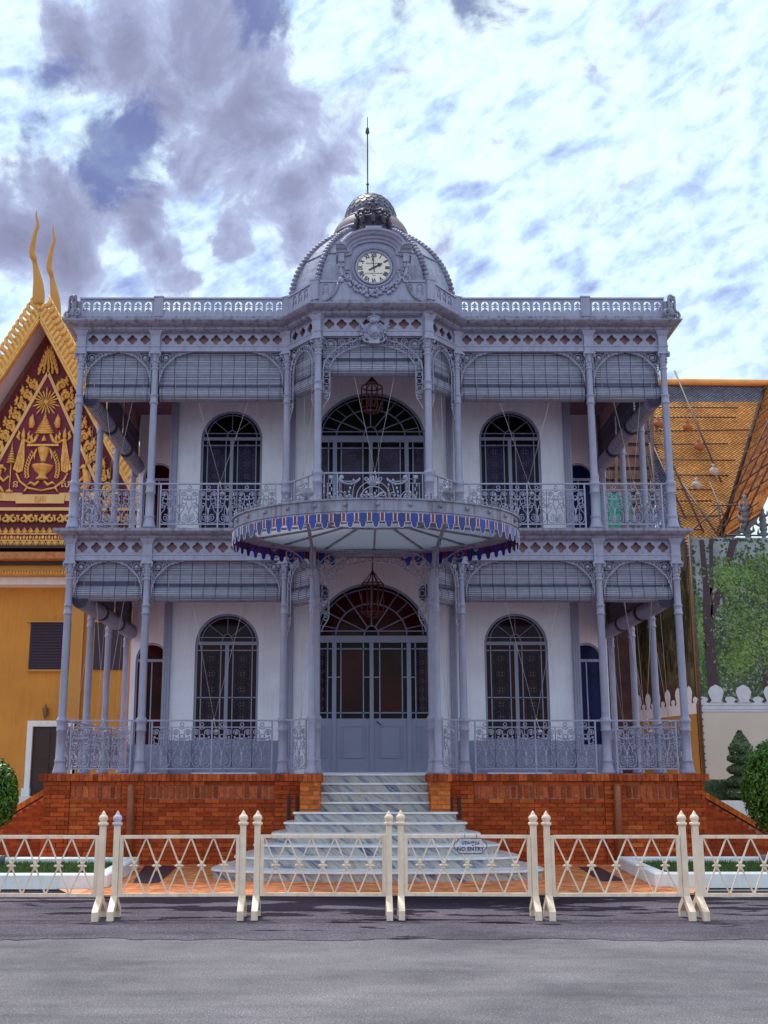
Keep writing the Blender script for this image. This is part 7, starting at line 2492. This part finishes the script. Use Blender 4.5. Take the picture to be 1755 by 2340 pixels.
# ================================================================== PLANTS
def leafy(label, name, loc, rads, n_, size, core=0.86, lm=None, cat='bush'):
    t = thing(name, label, cat, loc)
    rx, ry, rz_ = rads
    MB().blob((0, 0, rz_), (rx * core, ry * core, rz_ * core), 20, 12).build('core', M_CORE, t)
    rnd2 = random.Random(len(label) * 13 + 1)
    m = MB()
    lobes = [Vector((rnd2.gauss(0, 1), rnd2.gauss(0, 1), rnd2.gauss(0, 1))).normalized() for _ in range(26)]
    for _ in range(n_):
        v = Vector((rnd2.gauss(0, 1), rnd2.gauss(0, 1), rnd2.gauss(0, 1))).normalized()
        bump = max(0.0, max(v.dot(q) for q in lobes) - 0.86) * 0.6
        k = rnd2.uniform(0.84, 0.99) + bump
        if rnd2.random() < 0.015:
            k += rnd2.uniform(0.03, 0.12)
        p = Vector((v.x * rx * k, v.y * ry * k, rz_ + v.z * rz_ * k))
        nrm = (v + Vector((rnd2.gauss(0, 0.55), rnd2.gauss(0, 0.55), rnd2.gauss(0, 0.55)))).normalized()
        a = nrm.orthogonal().normalized()
        a = (Matrix.Rotation(rnd2.uniform(0, 2 * PI), 3, nrm) @ a)
        b = nrm.cross(a)
        s_ = size * rnd2.uniform(0.6, 1.3)
        m.add([p - a * s_, p - b * s_ * 0.42 + nrm * s_ * 0.12, p + a * s_, p + b * s_ * 0.42 + nrm * s_ * 0.12], [(0, 1, 2, 3)])
    m.build('foliage', lm or M_LEAF, t, kind='stuff')
    MB().tube([(0, 0, -loc[2]), (0, 0, rz_)], [0.06, 0.04], 7).build('trunk', M_PBARK, t)
    return t
leafy('glossy green clipped round bush at the right edge by the stair wall', 'round_bush', (6.93, -0.6, 0.48), (0.62, 0.62, 0.80), 7500, 0.044)
leafy('dark green clipped bush cut off by the left edge of the picture', 'round_bush', (-6.50, -0.6, 0.58), (0.42, 0.42, 0.58), 3800, 0.044)
# tiered topiary and hedge in the bed behind
M_TOP = M_HEDGE
t = thing('spiral_topiary', 'tiered grey-green topiary with a pointed cap behind the round bush', 'topiary', (8.12, 5.0, 0.15))
rnd = random.Random(41)
def tuft(m, c, rx, rz_, n_, cone=False):
    for _ in range(n_):
        v = Vector((rnd.gauss(0, 1), rnd.gauss(0, 1), rnd.gauss(0, 1))).normalized()
        p = Vector((c[0] + v.x * rx, c[1] + v.y * rx, c[2] + v.z * rz_))
        if cone and p.z > c[2]:
            q = 1 - 0.9 * (p.z - c[2]) / rz_
            p = Vector((c[0] + (p.x - c[0]) / max(0.3, math.sqrt(max(0.02, 1 - v.z ** 2))) * q * 0.9, c[1] + (p.y - c[1]) / max(0.3, math.sqrt(max(0.02, 1 - v.z ** 2))) * q * 0.9, p.z))
        nrm = (v + Vector((rnd.gauss(0, 0.6), rnd.gauss(0, 0.6), rnd.gauss(0, 0.6)))).normalized()
        a = nrm.orthogonal().normalized()
        b = nrm.cross(a)
        s_ = rnd.uniform(0.018, 0.042)
        m.add([p - a * s_, p - b * s_ * 0.5, p + a * s_, p + b * s_ * 0.5], [(0, 1, 2, 3)])
for k, (z_, rx, rz_, cn) in enumerate(((0.95, 0.36, 0.13, 0), (1.20, 0.33, 0.13, 0), (1.45, 0.31, 0.12, 0), (1.69, 0.29, 0.11, 0), (1.95, 0.25, 0.34, 1))):
    m = MB()
    m.blob((0, 0, z_), (rx * 0.86, rx * 0.86, rz_ * (0.8 if not cn else 0.4)), 14, 8)
    tuft(m, (0, 0, z_), rx, rz_, 1800, bool(cn))
    m.build('foliage_tier', M_TOP, t)
MB().tube([(0, 0, 0), (0, 0, 2.0)], 0.05, 7).build('trunk', M_PBARK, t)
t = thing('clipped_hedge', 'low clipped dark hedge along the foot of the printed screen', 'hedge', (8.6, 5.6, 0.1))
m = MB().box(-1.35, 3, -0.25, 0.25, 0, 1.26)
for _ in range(5000):
    x, z = rnd.uniform(-1.37, 2.0), rnd.uniform(0.5, 1.28)
    y = -0.26 if rnd.random() < 0.75 else rnd.uniform(-0.26, 0.26)
    if y > -0.25:
        z = 1.27
    s_ = rnd.uniform(0.012, 0.028)
    a = rnd.uniform(0, PI)
    m.add([(x - s_ * math.cos(a), y - rnd.uniform(0, 0.03), z - s_ * math.sin(a)), (x + s_ * 0.5, y - 0.02, z - s_ * 0.4), (x + s_ * math.cos(a), y - rnd.uniform(0, 0.03), z + s_ * math.sin(a)), (x - s_ * 0.5, y, z + s_ * 0.5)], [(0, 1, 2, 3)])
m.build('foliage', M_HEDGE, t, kind='stuff')
o = MB().box(7.0, 14, 4.6, 4.8, 0, 0.95).build('garden_wall', M_WHITE)
tag(o, 'low white garden wall behind the right stair wall', 'wall')
# small ground spotlights in the lawns
for (x_, y_, lb) in ((6.15, -1.75, 'small grey garden spotlight at the back of the right lawn'), (-5.9, -1.95, 'small grey garden spotlight at the back of the left lawn')):
    o = MB().lathe([(0.05, 0), (0.05, 0.06), (0.07, 0.07), (0.08, 0.16), (0.075, 0.17)], (0, 0, 0), 12).build('garden_spotlight', M_TG, None, (x_, y_, 0.10))
    tag(o, lb, 'spotlight')
